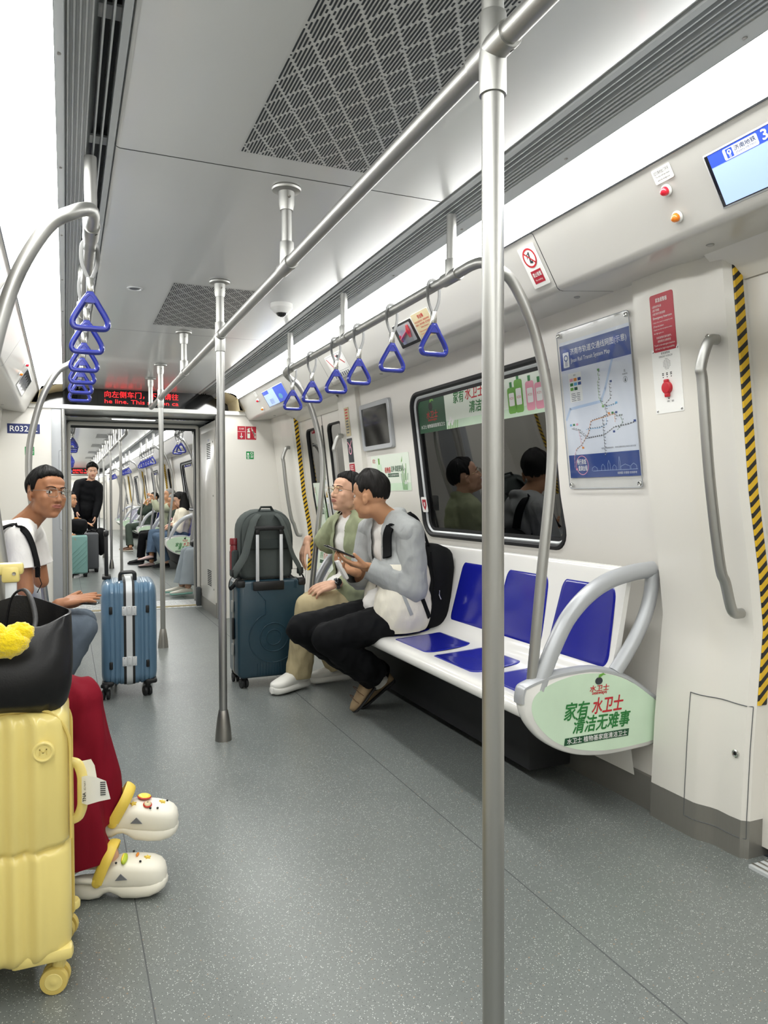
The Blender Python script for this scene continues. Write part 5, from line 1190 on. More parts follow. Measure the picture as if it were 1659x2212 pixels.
mk('trouser_black', '0b0c0f', .8, bump=(500, .2)); mk('denim', '5f6974', .85, bump=(34, .75, (1.5, 1.5, .6))); mk('denim_blue', '54677d', .85, bump=(700, .3)); mk('skirt_red', '74081d', .8, bump=(14, .8, (2.2, 2.2, .25))); mk('black_cloth', '0d0e11', .75, bump=(300, .3)); mk('green_cloth', '3c463d', .85, bump=(400, .3)); mk('pale_green_cloth', 'b9bea3', .85); mk('cream_cloth', 'ece4cf', .85); mk('grey_wide', 'aab4bb', .85, bump=(400, .3))
mk('shoe_white', 'ecebe4', .5); mk('shoe_sole', 'e2dfd2', .55); mk('clog', 'ece8da', .5); mk('clog_strap', 'e3c653', .45); mk('canvas_tan', '9b8567', .85, bump=(600, .3)); mk('brown_leather', '6b4a35', .5); mk('sock', 'b9b7b0', .9); mk('gold_glass', 'b9a77a', .25, metal=.9); mk('phone_black', '08090b', .15, coat=.4); mk('mint_sole', 'a5dccf', .5); mk('pink_shoe', 'd9bdb8', .5)
mk('lime', 'b3c63a', .4); mk('lemon', 'efd94f', .35); mk('apple_red', 'c0392b', .35)
class Blob(MB):
    def chain(s, P, R, seg=14):
        P = [V(p) for p in P]
        for (a, ra), (b, rb) in zip(zip(P, R), zip(P[1:], R[1:])): s.cap(a, ra, b, rb, seg)
        return s
    def cap(s, a, ra, b, rb, seg=14):
        d = b-a; L = d.length
        if L < 1e-6: return s.ell(a, ra, seg=seg, rings=8)
        prof = [(ra*sin(pi/2*k/5), -ra*cos(pi/2*k/5)) for k in range(5)]+[(ra, 0), (rb, L)]+[(rb*cos(pi/2*k/5), L+rb*sin(pi/2*k/5)) for k in range(1, 6)]
        return s.lathe(prof, seg=seg, o=a, axis=d, caps=True)
    def skin(s, voxel, smooth=4, fac=.5):
        me = bpy.data.meshes.new('tmp'); me.from_pydata(s.v, [], s.f); fix_normals(me)
        o = bpy.data.objects.new('tmp', me); COL.objects.link(o)
        m = o.modifiers.new('r', 'REMESH'); m.mode = 'VOXEL'; m.voxel_size = voxel
        if smooth: q = o.modifiers.new('s', 'SMOOTH'); q.factor = fac; q.iterations = smooth
        dg = bpy.context.evaluated_depsgraph_get(); r = bpy.data.meshes.new_from_object(o.evaluated_get(dg)); bpy.data.objects.remove(o); bpy.data.meshes.remove(me); return r
def finish(me, name, mats, parent, matfn=None, delete=None, solid=0, angle=180, cuts=(), splits=()):
    """common tail for clothing and bodies: clean plane cuts (point, normal, radius), face deletion, materials, thickness"""
    b = bmesh.new(); b.from_mesh(me)
    for p, n, r in cuts:
        p, n = V(p), V(n).normalized(); fs = [f for f in b.faces if (f.calc_center_median()-p).length < r]
        if not fs: continue
        ed = {e for f in fs for e in f.edges}; vs = {v for f in fs for v in f.verts}
        bmesh.ops.bisect_plane(b, geom=list(vs)+list(ed)+fs, plane_co=p, plane_no=n, dist=1e-5)
        bmesh.ops.delete(b, geom=[f for f in b.faces if (f.calc_center_median()-p).length < r and (f.calc_center_median()-p).dot(n) > 0], context='FACES')
    for p, n in splits: bmesh.ops.bisect_plane(b, geom=list(b.verts)+list(b.edges)+list(b.faces), plane_co=p, plane_no=n, dist=1e-5)
    if delete: bmesh.ops.delete(b, geom=[f for f in b.faces if delete(f.calc_center_median())], context='FACES')
    for k in range(3):     # relax the cut edges
        mv = {}
        for v in b.verts:
            be = [e for e in v.link_edges if e.is_boundary]
            if len(be) == 2: mv[v] = (v.co*2+be[0].other_vert(v).co+be[1].other_vert(v).co)/4
        for v, c in mv.items(): v.co = c
    if solid:
        bmesh.ops.recalc_face_normals(b, faces=b.faces); bmesh.ops.solidify(b, geom=list(b.faces), thickness=solid)
    me.materials.clear()
    for m in mats: me.materials.append(M[m])
    off = world_of(parent)
    for f in b.faces: f.smooth = True; f.material_index = matfn(f.calc_center_median()) if matfn else 0
    for v in b.verts: v.co -= off
    b.to_mesh(me); b.free(); me.name = name; o = bpy.data.objects.new(name, me); COL.objects.link(o); o.parent = parent; return o
from mathutils.bvhtree import BVHTree
def ribbon_on(t, objs, P, w_=.03, off=.004, th=.006, m='pack_black', nm='backpack_strap', n=8):
    """strap lying on a garment: the path is projected to the nearest cloth surface"""
    o0 = world_of(t); vs = []; fs = []
    for o in objs:
        k = len(vs); vs += [v.co+o0 for v in o.data.vertices]; fs += [tuple(i+k for i in p.vertices) for p in o.data.polygons]
    T = BVHTree.FromPolygons(vs, fs); Q = catm(P, n); L = []; c0 = None
    ref = sum((V(p) for p in P), V((0, 0, 0)))/len(P)
    for q in Q:
        loc, nn, i, d = T.find_nearest(q)
        L.append((loc+(nn*off), nn))
    for k in range(10): L = [L[0]]+[((L[i-1][0]+L[i][0]*2+L[i+1][0])/4, (L[i-1][1]+L[i][1]*2+L[i+1][1]).normalized()) for i in range(1, len(L)-1)]+[L[-1]]
    b = MB(); b.use(m); R = []
    for i, (p, nn) in enumerate(L):
        tg = (L[min(i+1, len(L)-1)][0]-L[max(i-1, 0)][0]).normalized(); sd = tg.cross(nn).normalized(); nn = sd.cross(tg); h = w_/2
        R.append([p+sd*h, p+sd*h*.9+nn*th, p-sd*h*.9+nn*th, p-sd*h, p-nn*.004])
    b.loft(R); return b.build(nm, t, angle=50)
def wrinkle(me, amp, sc, seed=0, st=(1, 1, 1), ridge=True):
    me.update(); N = [v.normal.copy() for v in me.vertices]
    for v, n in zip(me.vertices, N):
        p = V((v.co.x*st[0], v.co.y*st[1], v.co.z*st[2]))*sc+V((seed*7.3, seed*3.1, 0)); a = noise.noise(p); h = (.5-abs(a)*2.2) if ridge else a; h = h*(.4+.6*max(0., noise.noise(p*.31+V((9, 2, 4)))+.5))
        v.co += n*(amp*(h+.5*noise.noise(p*2.3)))
def head_prims(B, Hm, sex=0, fat=1.0):
    def E(c, r, rot=None):
        q = Hm.to_3x3()
        B.ell(Hm @ V(c), r, seg=20, rings=14, rot=q @ rot if rot else q)
    def C(P, R): B.chain([Hm @ V(p) for p in P], R, 10)
    E((0, .012, .03), (.076, .095, .088)); E((0, -.024, -.022), (.064*fat, .064, .070)); E((0, -.030, -.060), (.052*fat, .052, .054)); E((0, -.060, -.094), (.024*fat, .020, .019))
    for s in (-1, 1):
        E((s*.046*fat, -.010, -.062), (.017*fat, .034, .032)); E((s*.040*fat, -.058, -.018), (.022*fat, .022, .022)); E((s*.077, .014, -.008), (.0075, .016, .028), Matrix.Rotation(s*.40, 3, 'Z')); E((s*.081, .021, -.002), (.004, .010, .020), Matrix.Rotation(s*.40, 3, 'Z')); E((s*.076, .008, -.030), (.006, .009, .010))
        E((s*.0130, -.088, -.030), (.0095, .010, .0080)); E((s*.036*fat, -.050, -.042), (.024, .028, .032))
    E((0, -.070, .032), (.050, .019, .014)); E((0, -.052, .055), (.058, .030, .035)); C([(0, -.080, .014), (0, -.090, -.008), (0, -.098, -.026)], [.0080, .0095, .0120]); E((0, -.074, -.060), (.028, .016, .018)); E((0, -.086, -.0505), (.019, .0065, .0050)); E((0, -.0855, -.0605), (.016, .0070, .0055))
def head_sculpt(me, Hm):
    I = Hm.inverted(); G = [((.033, -.086, .010), .015, .0030), ((-.033, -.086, .010), .015, .0030), ((0, -.093, -.0553), .0060, .002), ((.016, -.090, -.055), .006, .002), ((-.016, -.090, -.055), .006, .002), ((0, -.086, -.074), .011, .002), ((.088, .014, -.004), .010, .004), ((-.088, .014, -.004), .010, .004)]
    me.update(); N = [v.normal.copy() for v in me.vertices]
    for v, n in zip(me.vertices, N):
        q = I @ v.co
        if q.length > .16: continue
        for c, r, d in G:
            e = (q-V(c)).length
            if e < 3*r: v.co -= n*(d*math.exp(-(e/r)**2))
    b = bmesh.new(); b.from_mesh(me); vs = []
    for v in b.verts:
        q = I @ v.co
        if q.length < .15 and q.z < .09 and not (q.y < -.072 and abs(q.x) < .030) and abs(q.x) < .070: vs.append(v)
    for k in range(14): bmesh.ops.smooth_vert(b, verts=vs, factor=.5, use_axis_x=True, use_axis_y=True, use_axis_z=True)
    b.to_mesh(me); b.free()
def face_parts(t, Hm, look=(0, -1, 0), skinm='skin_mid', brow='hair_black', lid=.5, glasses=None, lip='lip'):
    """eyes, brows, lips as children; look = gaze in head space"""
    L = V(look).normalized()
    for s in (-1, 1):
        c = V((s*.0315, -.0675, .010)); b = MB(); q = Hm.to_3x3(); b.ell(Hm @ c, (.0148, .0105, .0105), 'eye_white', 18, 12, rot=q)
        f = c+V((L.x*.0095, -.0090, L.z*.004)); b.ell(Hm @ f, (.0052, .0022, .0056), 'iris', 14, 8, rot=q); e = b.build('eye', t)
        b = MB(); b.use(skinm); vs = []; fs = []; na = 14          # skin folds above and below the eye
        for z0, z1, k0 in ((.58-.46*lid, 1.0, 1.10), (-1.0, -.56, 1.07)):
            o = len(vs)
            for j in range(5):
                z = z0+(z1-z0)*j/4; r = sqrt(max(0, 1-z*z*.98))
                for i in range(na+1):
                    a_ = pi*i/na; zz = z-(.28*(abs(cos(a_))**3) if z0 > 0 else -.10*(abs(cos(a_))**3)); rr = sqrt(max(.0, 1-min(1, zz*zz)*.98)); vs.append(Hm @ (c+V((.0150*k0*rr*cos(a_), -.0108*k0*rr*sin(a_), .0108*k0*zz))))
            for j in range(4):
                for i in range(na): fs.append((o+j*(na+1)+i, o+j*(na+1)+i+1, o+(j+1)*(na+1)+i+1, o+(j+1)*(na+1)+i))
        b.add(vs, fs); b.use('iris'); P = [vs[i]+(vs[i]-Hm @ c)*.03 for i in range(1, na)]; b.tube(P, [.0006]+[.0011]*(len(P)-2)+[.0006], seg=6); b.build('eyelid', t)
        b = MB(); P = [(s*.012, -.0880, .0300), (s*.024, -.0885, .0350), (s*.038, -.0835, .0360), (s*.052, -.0710, .0300)]; P = catm(P, 4); b.tube([Hm @ p for p in P], [(.0028*(1-.5*i/len(P)), .0015) for i in range(len(P))], brow, seg=6); b.build('eyebrow', t)
    b = MB(); b.use(lip)
    for z, dz in ((-.0505, .0034), (-.0595, .0042)):
        P = catm([(-.0235, -.0835, -.0555), (-.012, -.0905, z), (0, -.0925, z), (.012, -.0905, z), (.0235, -.0835, -.0555)], 4); b.tube([Hm @ p for p in P], [(dz*(.35+.65*sin(pi*i/(len(P)-1))), .0026) for i in range(len(P))], seg=8)
    b.build('lips', t)
    if glasses:
        g = None; b = MB(); b.use(glasses)
        for s in (-1, 1):
            rr = rrpts(s*.034-.0235, -.012, s*.034+.0235, .026, .012, 5); b.tube([Hm @ V((x, -.104+abs(x)*.10, z)) for x, z in rr], .0011, seg=6, closed=True)
            b.tube([Hm @ V(p) for p in ((s*.057, -.098, .016), (s*.074, -.085, .017), (s*.084, .0, .014), (s*.083, .018, .004))], .0011, seg=6)
        b.tube([Hm @ V(p) for p in ((-.011, -.103, .012), (0, -.106, .015), (.011, -.103, .012))], .0011, seg=6); fr = b.build('glasses', t)
        b = MB()
        for s in (-1, 1): b.ngon([Hm @ V((x, -.104+abs(x)*.10, z)) for x, z in rrpts(s*.034-.023, -.0115, s*.034+.023, .0255, .012, 5)], 'lens_glass')
        b.build('lens', fr)
def hair(t, Hm, m='hair_black', th=.014, front=.60, side_=.92, back=2.15, burn=1.75, fringe=0, seed=1, nm='hair', puff=0, fade=.70):
    """cap of hair grown over the skull; limits are polar angles from the crown"""
    b = MB(); b.use(m); na, nt = 120, 26; C0 = V((0, .012, .03)); vs = []; fs = []; rag = .085
    def lim(az): return lim0(az)*(1+rag*noise.noise(V((sin(az)*9, cos(az)*9, seed*2.)))+rag*.6*noise.noise(V((sin(az)*23, cos(az)*23, seed*5.))))
    def lim0(az):   # az 0 = front, pi = back
        a = abs(az); K = [(0, front+.28), (.55, front+.30), (1.08, front+.46), (1.26, burn), (1.42, burn), (1.60, side_+.48), (1.95, side_+.55), (2.2, back-.1), (pi, back)]
        for (x0, y0), (x1, y1) in zip(K, K[1:]):
            if a <= x1: u = (a-x0)/(x1-x0); u = u*u*(3-2*u); return y0+(y1-y0)*u
        return back
    for j in range(nt+1):
        for i in range(na):
            az = -pi+2*pi*i/na; t_ = j/nt; th_ = t_*lim(az); d = V((sin(az)*sin(th_), -cos(az)*sin(th_), cos(th_))); r = 1/sqrt((d.x/.078)**2+(d.y/.097)**2+(d.z/.090)**2)
            k = th*(1-t_**10)*(1.02-fade*.75*min(1, th_/1.5)); fr = fringe*math.exp(-(az/.9)**2)*math.exp(-((t_-.8)/.25)**2)
            w_ = noise.noise(V((sin(az)*3+seed, cos(az)*3, th_*2)))*.40+noise.noise(V((sin(az)*13+seed, cos(az)*13, th_*1.6)))*.45
            q = C0+d*(r+(k+fr)*(1+w_)+puff*max(0, cos(th_))*(1+w_)-(.004 if j == nt else 0)); vs.append(Hm @ q)
    for j in range(nt):
        for i in range(na): fs.append((j*na+i, j*na+(i+1) % na, (j+1)*na+(i+1) % na, (j+1)*na+i))
    b.add(vs, fs); return b.build(nm, t, angle=180)
def hand_prims(B, W, d, n, side_, curl=(.5, .55, .6, .65), spread=.06, thumb=(.7, .7, .35), k=1.0, tcurl=.3):
    """W wrist, d toward the fingers, n out of the palm; side_=+1 if the thumb lies along n x d"""
    W = V(W); d = V(d).normalized(); n = V(n); n = (n-d*n.dot(d)).normalized(); t = n.cross(d)*side_
    B.chain([W-d*.02, W+d*.012], [.026*k, .024*k], 12)
    Ls = ((.040, .025, .020), (.045, .028, .021), (.041, .026, .020), (.032, .020, .018))
    for i in range(4):
        o = (1.5-i)*.0195*k; mc = W+d*(.088-.005*abs(i-1))*k+t*o; B.chain([W+d*.012+t*o*.55, W+d*.05*k+t*o*.85, mc], [.0155*k, .0145*k, .0110*k], 10)
        a = (1.5-i)*spread; v = (d*cos(a)+t*sin(a)); p = mc; ang = 0; P = [p]
        for j, l in enumerate(Ls[i]):
            ang += curl[i]*(.75, 1.0, .7)[j]; p = p+(v*cos(ang)+n*sin(ang))*l*k; P.append(p)
        B.chain(P, [.0095*k, .0088*k, .0080*k, .0070*k], 10)
    q = W+d*.022*k+t*.022*k; v = (d*thumb[0]+t*thumb[1]+n*thumb[2]).normalized(); v2 = (v+d*tcurl+n*tcurl*.3).normalized()
    B.chain([q-d*.005, q+v*.038*k, q+v*.038*k+v2*.030*k, q+v*.038*k+v2*.054*k], [.0150*k, .0115*k, .0100*k, .0082*k], 10)
    B.cap(W+d*.03*k+t*.012*k+n*.004, .016*k, W+d*.055*k+t*.022*k+n*.003, .012*k, 10)
def torso_frame(J):
    up = (J['neck']-J['pelvis']).normalized(); l = (J['shL']-J['shR']); l = (l-up*l.dot(up)).normalized(); f = l.cross(up); return l, f, up
def R3(l, f, up): return Matrix(((l.x, f.x, up.x), (l.y, f.y, up.y), (l.z, f.z, up.z)))
def torso_prims(B, J, a=0, k=1.0):
    l, f, up = torso_frame(J); R = R3(l, f, up); P, N = J['pelvis'], J['neck']; D = N-P; w = (J['shL']-J['shR']).length/2*.86
    bend_ = J.get('bend', V((0, 0, 0)))
    for u, rx, ry, rz, sh in ((.0, .150*k, .112*k, .095, 0), (.22, .142*k, .105*k, .11, .35), (.45, .145*k, .106*k, .12, .8), (.68, .152*k, .108*k, .12, 1.0), (.84, w, .090*k, .085, .7)):
        B.ell(P+D*u+bend_*sh, (rx+a, ry+a, rz+a), seg=24, rings=14, rot=R)
    S = (J['shL']+J['shR'])/2
    for q in ('shL', 'shR'): B.chain([N+(S-N)*.25, N+(J[q]-N)*.5+up*.004, J[q]], [.052+a*.7, .052+a*.8, .050+a], 14)
def arm_prims(B, J, s, a=0, end=1.0, r=(.049, .038, .026), flare=0):
    sh, el, wr = J['sh'+s], J['el'+s], J['wr'+s]
    if end <= 1: P = [sh, sh+(el-sh)*.5*end, sh+(el-sh)*end]; R = [r[0]+a, (r[0]*.55+r[1]*.45)+a+flare*.5, (r[0]+(r[1]-r[0])*end)+a+flare]
    else: e = end-1; P = [sh, (sh+el)/2, el, el+(wr-el)*.35*e, el+(wr-el)*e]; R = [r[0]+a, (r[0]+r[1])/2+.002+a, r[1]+a, r[1]+.001+a, r[2]+a+(1-e)*.012]
    B.chain(P, R, 14)
def leg_prims(B, J, s, a=0, r=(.078, .055, .038), end=1.0, flare=0):
    h, k, an = J['hip'+s], J['kn'+s], J['an'+s]; e = k+(an-k)*end
    B.chain([h, h+(k-h)*.5, k], [r[0]+a, (r[0]+r[1])/2+.004+a, r[1]+a], 16); m = k+(e-k)*.35
    B.chain([k, m, e], [r[1]+a, r[1]-.003+a+flare*.3, r[2]+a+flare], 16)
def sit(pel, f, lean=.05, ln=None):
    """default seated joints facing f"""
    P = V(pel); f = V(f).normalized(); l = V((-f.y, f.x, 0)); u = V((0, 0, 1)); J = dict(pelvis=P); c = P+u*.34+f*lean
    J['neck'] = c+u*.12+f*lean*.4; J['shL'] = c+u*.075+l*.185; J['shR'] = c+u*.075-l*.185; J['head'] = J['neck']+u*.155+f*.035
    for s, k in (('L', 1), ('R', -1)):
        J['el'+s] = J['sh'+s]-u*.26+f*.09+l*k*.03; J['wr'+s] = J['el'+s]+f*.21-u*.05-l*k*.07; J['hip'+s] = P+l*k*.09-u*.02; J['kn'+s] = J['hip'+s]+f*.42+u*.02+l*k*.04; J['an'+s] = J['kn'+s]-u*.40+f*.02
    return J
def hmat(c, f, up=(0, 0, 1)):
    f = V(f).normalized(); u = V(up); u = (u-f*u.dot(f)).normalized(); x = (-f).cross(u)
    return Matrix(((x.x, -f.x, u.x, c[0]), (x.y, -f.y, u.y, c[1]), (x.z, -f.z, u.z, c[2]), (0, 0, 0, 1)))
def body(t, J, Hm, skinm, hands, vox=.0042, k=1.0, fat=1.0, legs=True, feet=False, neckr=.053):
    B = Blob(); torso_prims(B, J, -.012, k)
    for s in 'LR': arm_prims(B, J, s)
    if legs:
        for s in 'LR':
            leg_prims(B, J, s)
            if feet: fd = J.get('ft'+s, V((0, 0, -1))); B.cap(J['an'+s], .036, J['an'+s]+V(fd).normalized()*.06, .03, 12)
        B.chain([J['hipL'], J['pelvis'], J['hipR']], [.085, .1, .085])
    hb = Hm @ V((0, .022, -.055)); B.chain([J['neck']-(hb-J['neck'])*.3, J['neck']+(hb-J['neck'])*.45, hb], [neckr+.012, neckr, neckr], 16)
    head_prims(B, Hm, fat=fat)
    for h in hands: hand_prims(B, *h[0], **h[1])
    me = B.skin(vox, 3); head_sculpt(me, Hm); me.name = 'body'; return finish(me, 'body', [skinm], t)
def garment(t, name, prims, vox, mats, wr=(.004, 14), smooth=6, matfn=None, delete=None, solid=0, seed=1, st=(1, 1, .6), cuts=(), splits=()):
    B = Blob(); prims(B); me = B.skin(vox, smooth)
    if wr: wrinkle(me, wr[0], wr[1], seed, st)
    return finish(me, name, mats, t, matfn, delete, solid, cuts=cuts, splits=splits)
def arm_cut(J, s, end, r=.11):
    sh, el, wr = J['sh'+s], J['el'+s], J['wr'+s]; p, d = (sh+(el-sh)*end, el-sh) if end <= 1 else (el+(wr-el)*(end-1), wr-el)
    return (p, d, r)
def hem_cut(J, s, end=1.0, r=.13): k, an = J['kn'+s], J['an'+s]; return (k+(an-k)*end, an-k, r)
def shoe(t, heel, toe, up, L=.28, up_m='shoe_white', sole_m='shoe_sole', thick=.032, name='shoe', wide=1.0, high=1.0, lace=True, pattern=None):
    """heel/toe = points on the ground line"""
    heel, toe = V(heel), V(toe); X = (toe-heel).normalized(); Z = V(up); Z = (Z-X*Z.dot(X)).normalized(); Y = Z.cross(X)
    F = Matrix(((X.x, Y.x, Z.x, heel.x), (X.y, Y.y, Z.y, heel.y), (X.z, Y.z, Z.z, heel.z), (0, 0, 0, 1))); k = L/.28
    S = [(0, .018, .05), (.006, .028, .075), (.03, .034, .088), (.07, .034, .085), (.11, .036, .080), (.15, .041, .070), (.19, .045, .056), (.23, .043, .046), (.258, .034, .040), (.275, .018, .034), (.28, .006, .03)]
    def ring(x, w, z0, z1, n=20, e=.75):
        R = []
        for i in range(n):
            a = 2*pi*i/n; c, s_ = cos(a), sin(a); R.append(F @ V((x*k, w*k*wide*abs(c)**e*(1 if c > 0 else -1), (z0+z1)/2*k+(z1-z0)/2*k*abs(s_)**e*(1 if s_ > 0 else -1))))
        return R
    b = MB(); b.use(sole_m); b.loft([ring(x*1.0, w+.003, .004*(1 if 0 < i < 9 else 3), thick+(.006 if i < 4 else 0)) for i, (x, w, z) in enumerate(S)]); root = b.build(name, t, angle=50)
    b = MB(); b.use(up_m); b.loft([ring(x*.985+.002, w, thick*.6, (z+thick*.55)*high if i > 0 else z, e=.85) for i, (x, w, z) in enumerate(S)]); b.build('upper', root, angle=60)
    if lace:
        b = MB(); b.use(up_m)
        for j in range(5): x = .115+.018*j; zz = (.094-.008*j)*high+thick*.35; b.tube([F @ V((x*k, -.024*k, zz*.93)), F @ V((x*k, 0, zz+.006)), F @ V(((x+.006)*k, .024*k, zz*.93))], .0032, seg=6)
        b.build('lace', root)
    return root
def JV(**k): return {a: V(b) for a, b in k.items()}
def person(loc, label, grp=None): return thing('person', loc, label, 'person', grp)
def strap_path(t, P, m='pack_black', w_=(.004, .020), nm='backpack_strap'):
    b = MB(); Q = catm(P, 6); b.tube(Q, [w_]*len(Q), m, seg=8); return b.build(nm, t, angle=60)
# ---- man in the white t-shirt (near bench, turned to look at us)
TA = T = person((-.3, 4.05, .45), 'man in a white t-shirt and glasses on the bench, turning to look at us')
J = JV(pelvis=(-.40, 4.04, .535), neck=(-.185, 4.04, 1.005), shR=(-.20, 3.87, .955), shL=(-.16, 4.22, .95), elR=(-.175, 3.83, .715), wrR=(-.018, 3.93, .632), elL=(-.12, 4.25, .71), wrL=(-.03, 4.09, .60), hipR=(-.38, 3.95, .515), hipL=(-.38, 4.13, .515), knR=(.075, 3.94, .50), knL=(.08, 4.17, .50), anR=(-.14, 3.96, .10), anL=(-.13, 4.17, .10), bend=(-.03, 0, .01))
J['ftR'] = J['ftL'] = V((.9, 0, -.3))
HmA = hmat((-.084, 4.0, 1.156), (.57, -.82, -.03), (.10, -.05, 1)) @ Matrix.Scale(1.02, 4)
body(T, J, HmA, 'skin_tan', [((J['wrR'], (.93, .20, .16), (-.1, .25, -.95), -1), dict(curl=(.06, .10, .14, .2), spread=.03, thumb=(.75, .55, -.1))), ((J['wrL'], (.95, -.20, .02), (.1, -.1, 1), 1), dict(curl=(.35, .4, .45, .5), thumb=(.7, .6, .5)))], fat=1.05)
face_parts(T, HmA, (-.50, -.86, .0), 'skin_tan', glasses='steel_dark', lid=.1); hair(T, HmA, 'hair_black', .016, front=.64, fringe=.005, seed=2, fade=.72, back=2.05)
teeA = garment(T, 't_shirt', lambda B: (torso_prims(B, J, .012, 1.02), [arm_prims(B, J, s, .016, .70, flare=.022) for s in 'LR'], B.ell((-.33, 4.04, .60), (.16, .17, .10))), .0065, ['tee_white'], (.006, 15), smooth=12, seed=3, solid=.002, cuts=[arm_cut(J, 'L', .62), arm_cut(J, 'R', .62), (J['neck']+V((.005, -.005, .030)), V((.35, -.1, 1)), .085)])
garment(T, 'jeans', lambda B: ([leg_prims(B, J, s, .010, flare=.016) for s in 'LR'], B.chain([J['hipL'], J['pelvis'], J['hipR']], [.10, .115, .10])), .009, ['denim'], (.006, 15), seed=4, cuts=[hem_cut(J, 'L'), hem_cut(J, 'R')])
for x, y in ((-.195, 3.96), (-.185, 4.17)): shoe(T, (x, y, 0), (x+.27, y-.0, 0), (0, 0, 1), up_m='black_cloth', sole_m='shoe_sole')
ribbon_on(T, [teeA], [(-.29, 3.90, .99), (-.235, 3.86, 1.015), (-.175, 3.82, .99), (-.135, 3.80, .925), (-.12, 3.79, .86), (-.122, 3.79, .80)], .030, .007)
b = MB(); b.use('pack_black'); b.box((-.122, 3.822, .80), (.022, .012, .06), bev=.004); b.tube([(-.12, 3.82, .785), (-.105, 3.815, .74), (-.125, 3.815, .70)], [(.002, .009)]*3, seg=6); b.build('strap_buckle', T)
t = thing('phone', (.06, 4.03, .612), 'black phone in the hands of the man in the white t-shirt', 'phone'); b = MB(); b.box((.068, 4.025, .617), (.155, .076, .009), 'phone_black', bev=.004, rot=Matrix.Rotation(.10, 3, 'Y') @ Matrix.Rotation(-.25, 3, 'Z')); b.build('case', t)
lump('backpack', 'black backpack squeezed behind the back of the man in the white t-shirt', 'backpack', (-.475, 4.03, .66), (.055, .15, .20), 'pack_black', 5)
# ---- man in grey and cream jacket
T = person((1.6, 3.6, .45), 'man in a grey and cream jacket with a black backpack, holding a phone')
J = JV(pelvis=(1.63, 3.60, .53), neck=(1.555, 3.605, 1.02), shL=(1.60, 3.435, .955), shR=(1.525, 3.775, .955), elL=(1.605, 3.405, .675), wrL=(1.392, 3.50, .785), elR=(1.47, 3.79, .70), wrR=(1.385, 3.665, .745), hipL=(1.61, 3.51, .515), hipR=(1.60, 3.69, .515), knL=(1.175, 3.50, .445), knR=(1.085, 3.63, .475), anL=(1.465, 3.595, .215), anR=(1.56, 3.76, .16), bend=(.02, 0, 0))
J['ftL'] = V((-.6, .1, -.8)); J['ftR'] = V((-.8, .1, -.5))
HmC = hmat((1.452, 3.605, 1.138), (-.60, .79, -.07), (-.12, .05, 1))
body(T, J, HmC, 'skin_mid', [((J['wrL'], (-.93, .10, .22), (.22, .12, .95), 1), dict(curl=(.28, .3, .36, .42), thumb=(.8, .45, .5), spread=.04)), ((J['wrR'], (-.9, -.28, .32), (.3, -.3, .85), -1), dict(curl=(.55, .6, .62, .65), thumb=(.7, .5, .6)))])
face_parts(T, HmC, skinm='skin_mid'); hair(T, HmC, 'hair_dark', .014, front=.66, back=2.12, burn=1.62, seed=5, puff=.008, fringe=.004, fade=.85)
def onarm(c, J, ss='LR', r=.075):
    for s in ss:
        for a, b_ in (('sh', 'el'), ('el', 'wr')):
            A, B_ = J[a+s], J[b_+s]; d = B_-A; u = max(0 if a == 'el' else .25, min(1, (c-A).dot(d)/d.length_squared))
            if (c-A-d*u).length < r: return True
    return False
lC, fC, uC = torso_frame(J)
def open_front(J, l, f, c, half=.05, mid=0):
    q = c-(J['pelvis']+(J['neck']-J['pelvis'])*.6); return q.dot(f) > .045 and abs(q.dot(l)-mid) < half
garment(T, 't_shirt', lambda B: (torso_prims(B, J, .008, 1.0), B.ell((1.56, 3.60, .58), (.15, .14, .10))), .007, ['tee_white'], (.006, 16), seed=8, solid=.002, cuts=[(J['neck']+V((-.01, 0, .022)), V((-.35, 0, 1)), .085)])
def jacket(B):
    torso_prims(B, J, .026, 1.03)
    for s in 'LR': arm_prims(B, J, s, .016, .5, r=(.050, .046, .036))
    B.chain([J['neck']+V((.0, -.085, -.015)), J['neck']+V((.055, -.03, .03)), J['neck']+V((.055, .03, .03)), J['neck']+V((.0, .085, -.015))], [.026, .034, .034, .026])
    B.ell((1.590, 3.485, .72), (.150, .110, .16)); B.ell((1.580, 3.470, .58), (.165, .105, .17)); B.ell((1.60, 3.70, .60), (.15, .11, .17)); B.ell((1.66, 3.60, .58), (.13, .17, .17))
jk = garment(T, 'jacket', jacket, .007, ['jacket_grey', 'jacket_cream'], (.006, 14), seed=11, smooth=14, matfn=lambda c: 0 if c.z > .80 else 1, delete=lambda c: open_front(J, lC, fC, c, .050, .0) and not onarm(c, J, 'LR', .05), solid=.003, splits=[(V((0, 0, .80)), V((0, 0, 1)))], cuts=[(V((1.6, 3.6, .455)), V((.05, 0, -1)), .40), (J['neck']+V((-.045, 0, .03)), V((-.5, 0, 1)), .085), arm_cut(J, 'R', .45, .075)])
sl = [garment(T, 'sleeve', lambda B, s=s: (arm_prims(B, J, s, .024, 1.95, r=(.050, .046, .034)), B.cap(J['wr'+s]+(J['el'+s]-J['wr'+s])*.10, .048, J['wr'+s]+(J['el'+s]-J['wr'+s])*.2, .055)), .007, ['jacket_grey'], (.008, 15), seed=14, smooth=5, cuts=[(J['wr'+s]+(J['el'+s]-J['wr'+s])*.04, J['wr'+s]-J['el'+s], .09)]) for s in 'LR']
ribbon_on(T, [jk], [(1.52, 3.38, .70), (1.545, 3.36, .62), (1.575, 3.36, .55)], .018, .001, .003, 'jacket_grey', 'pocket_trim')
b = MB(); b.use('chrome'); b.box((1.468, 3.475, .425), (.008, .006, .035), bev=.002); b.build('zip_pull', T)
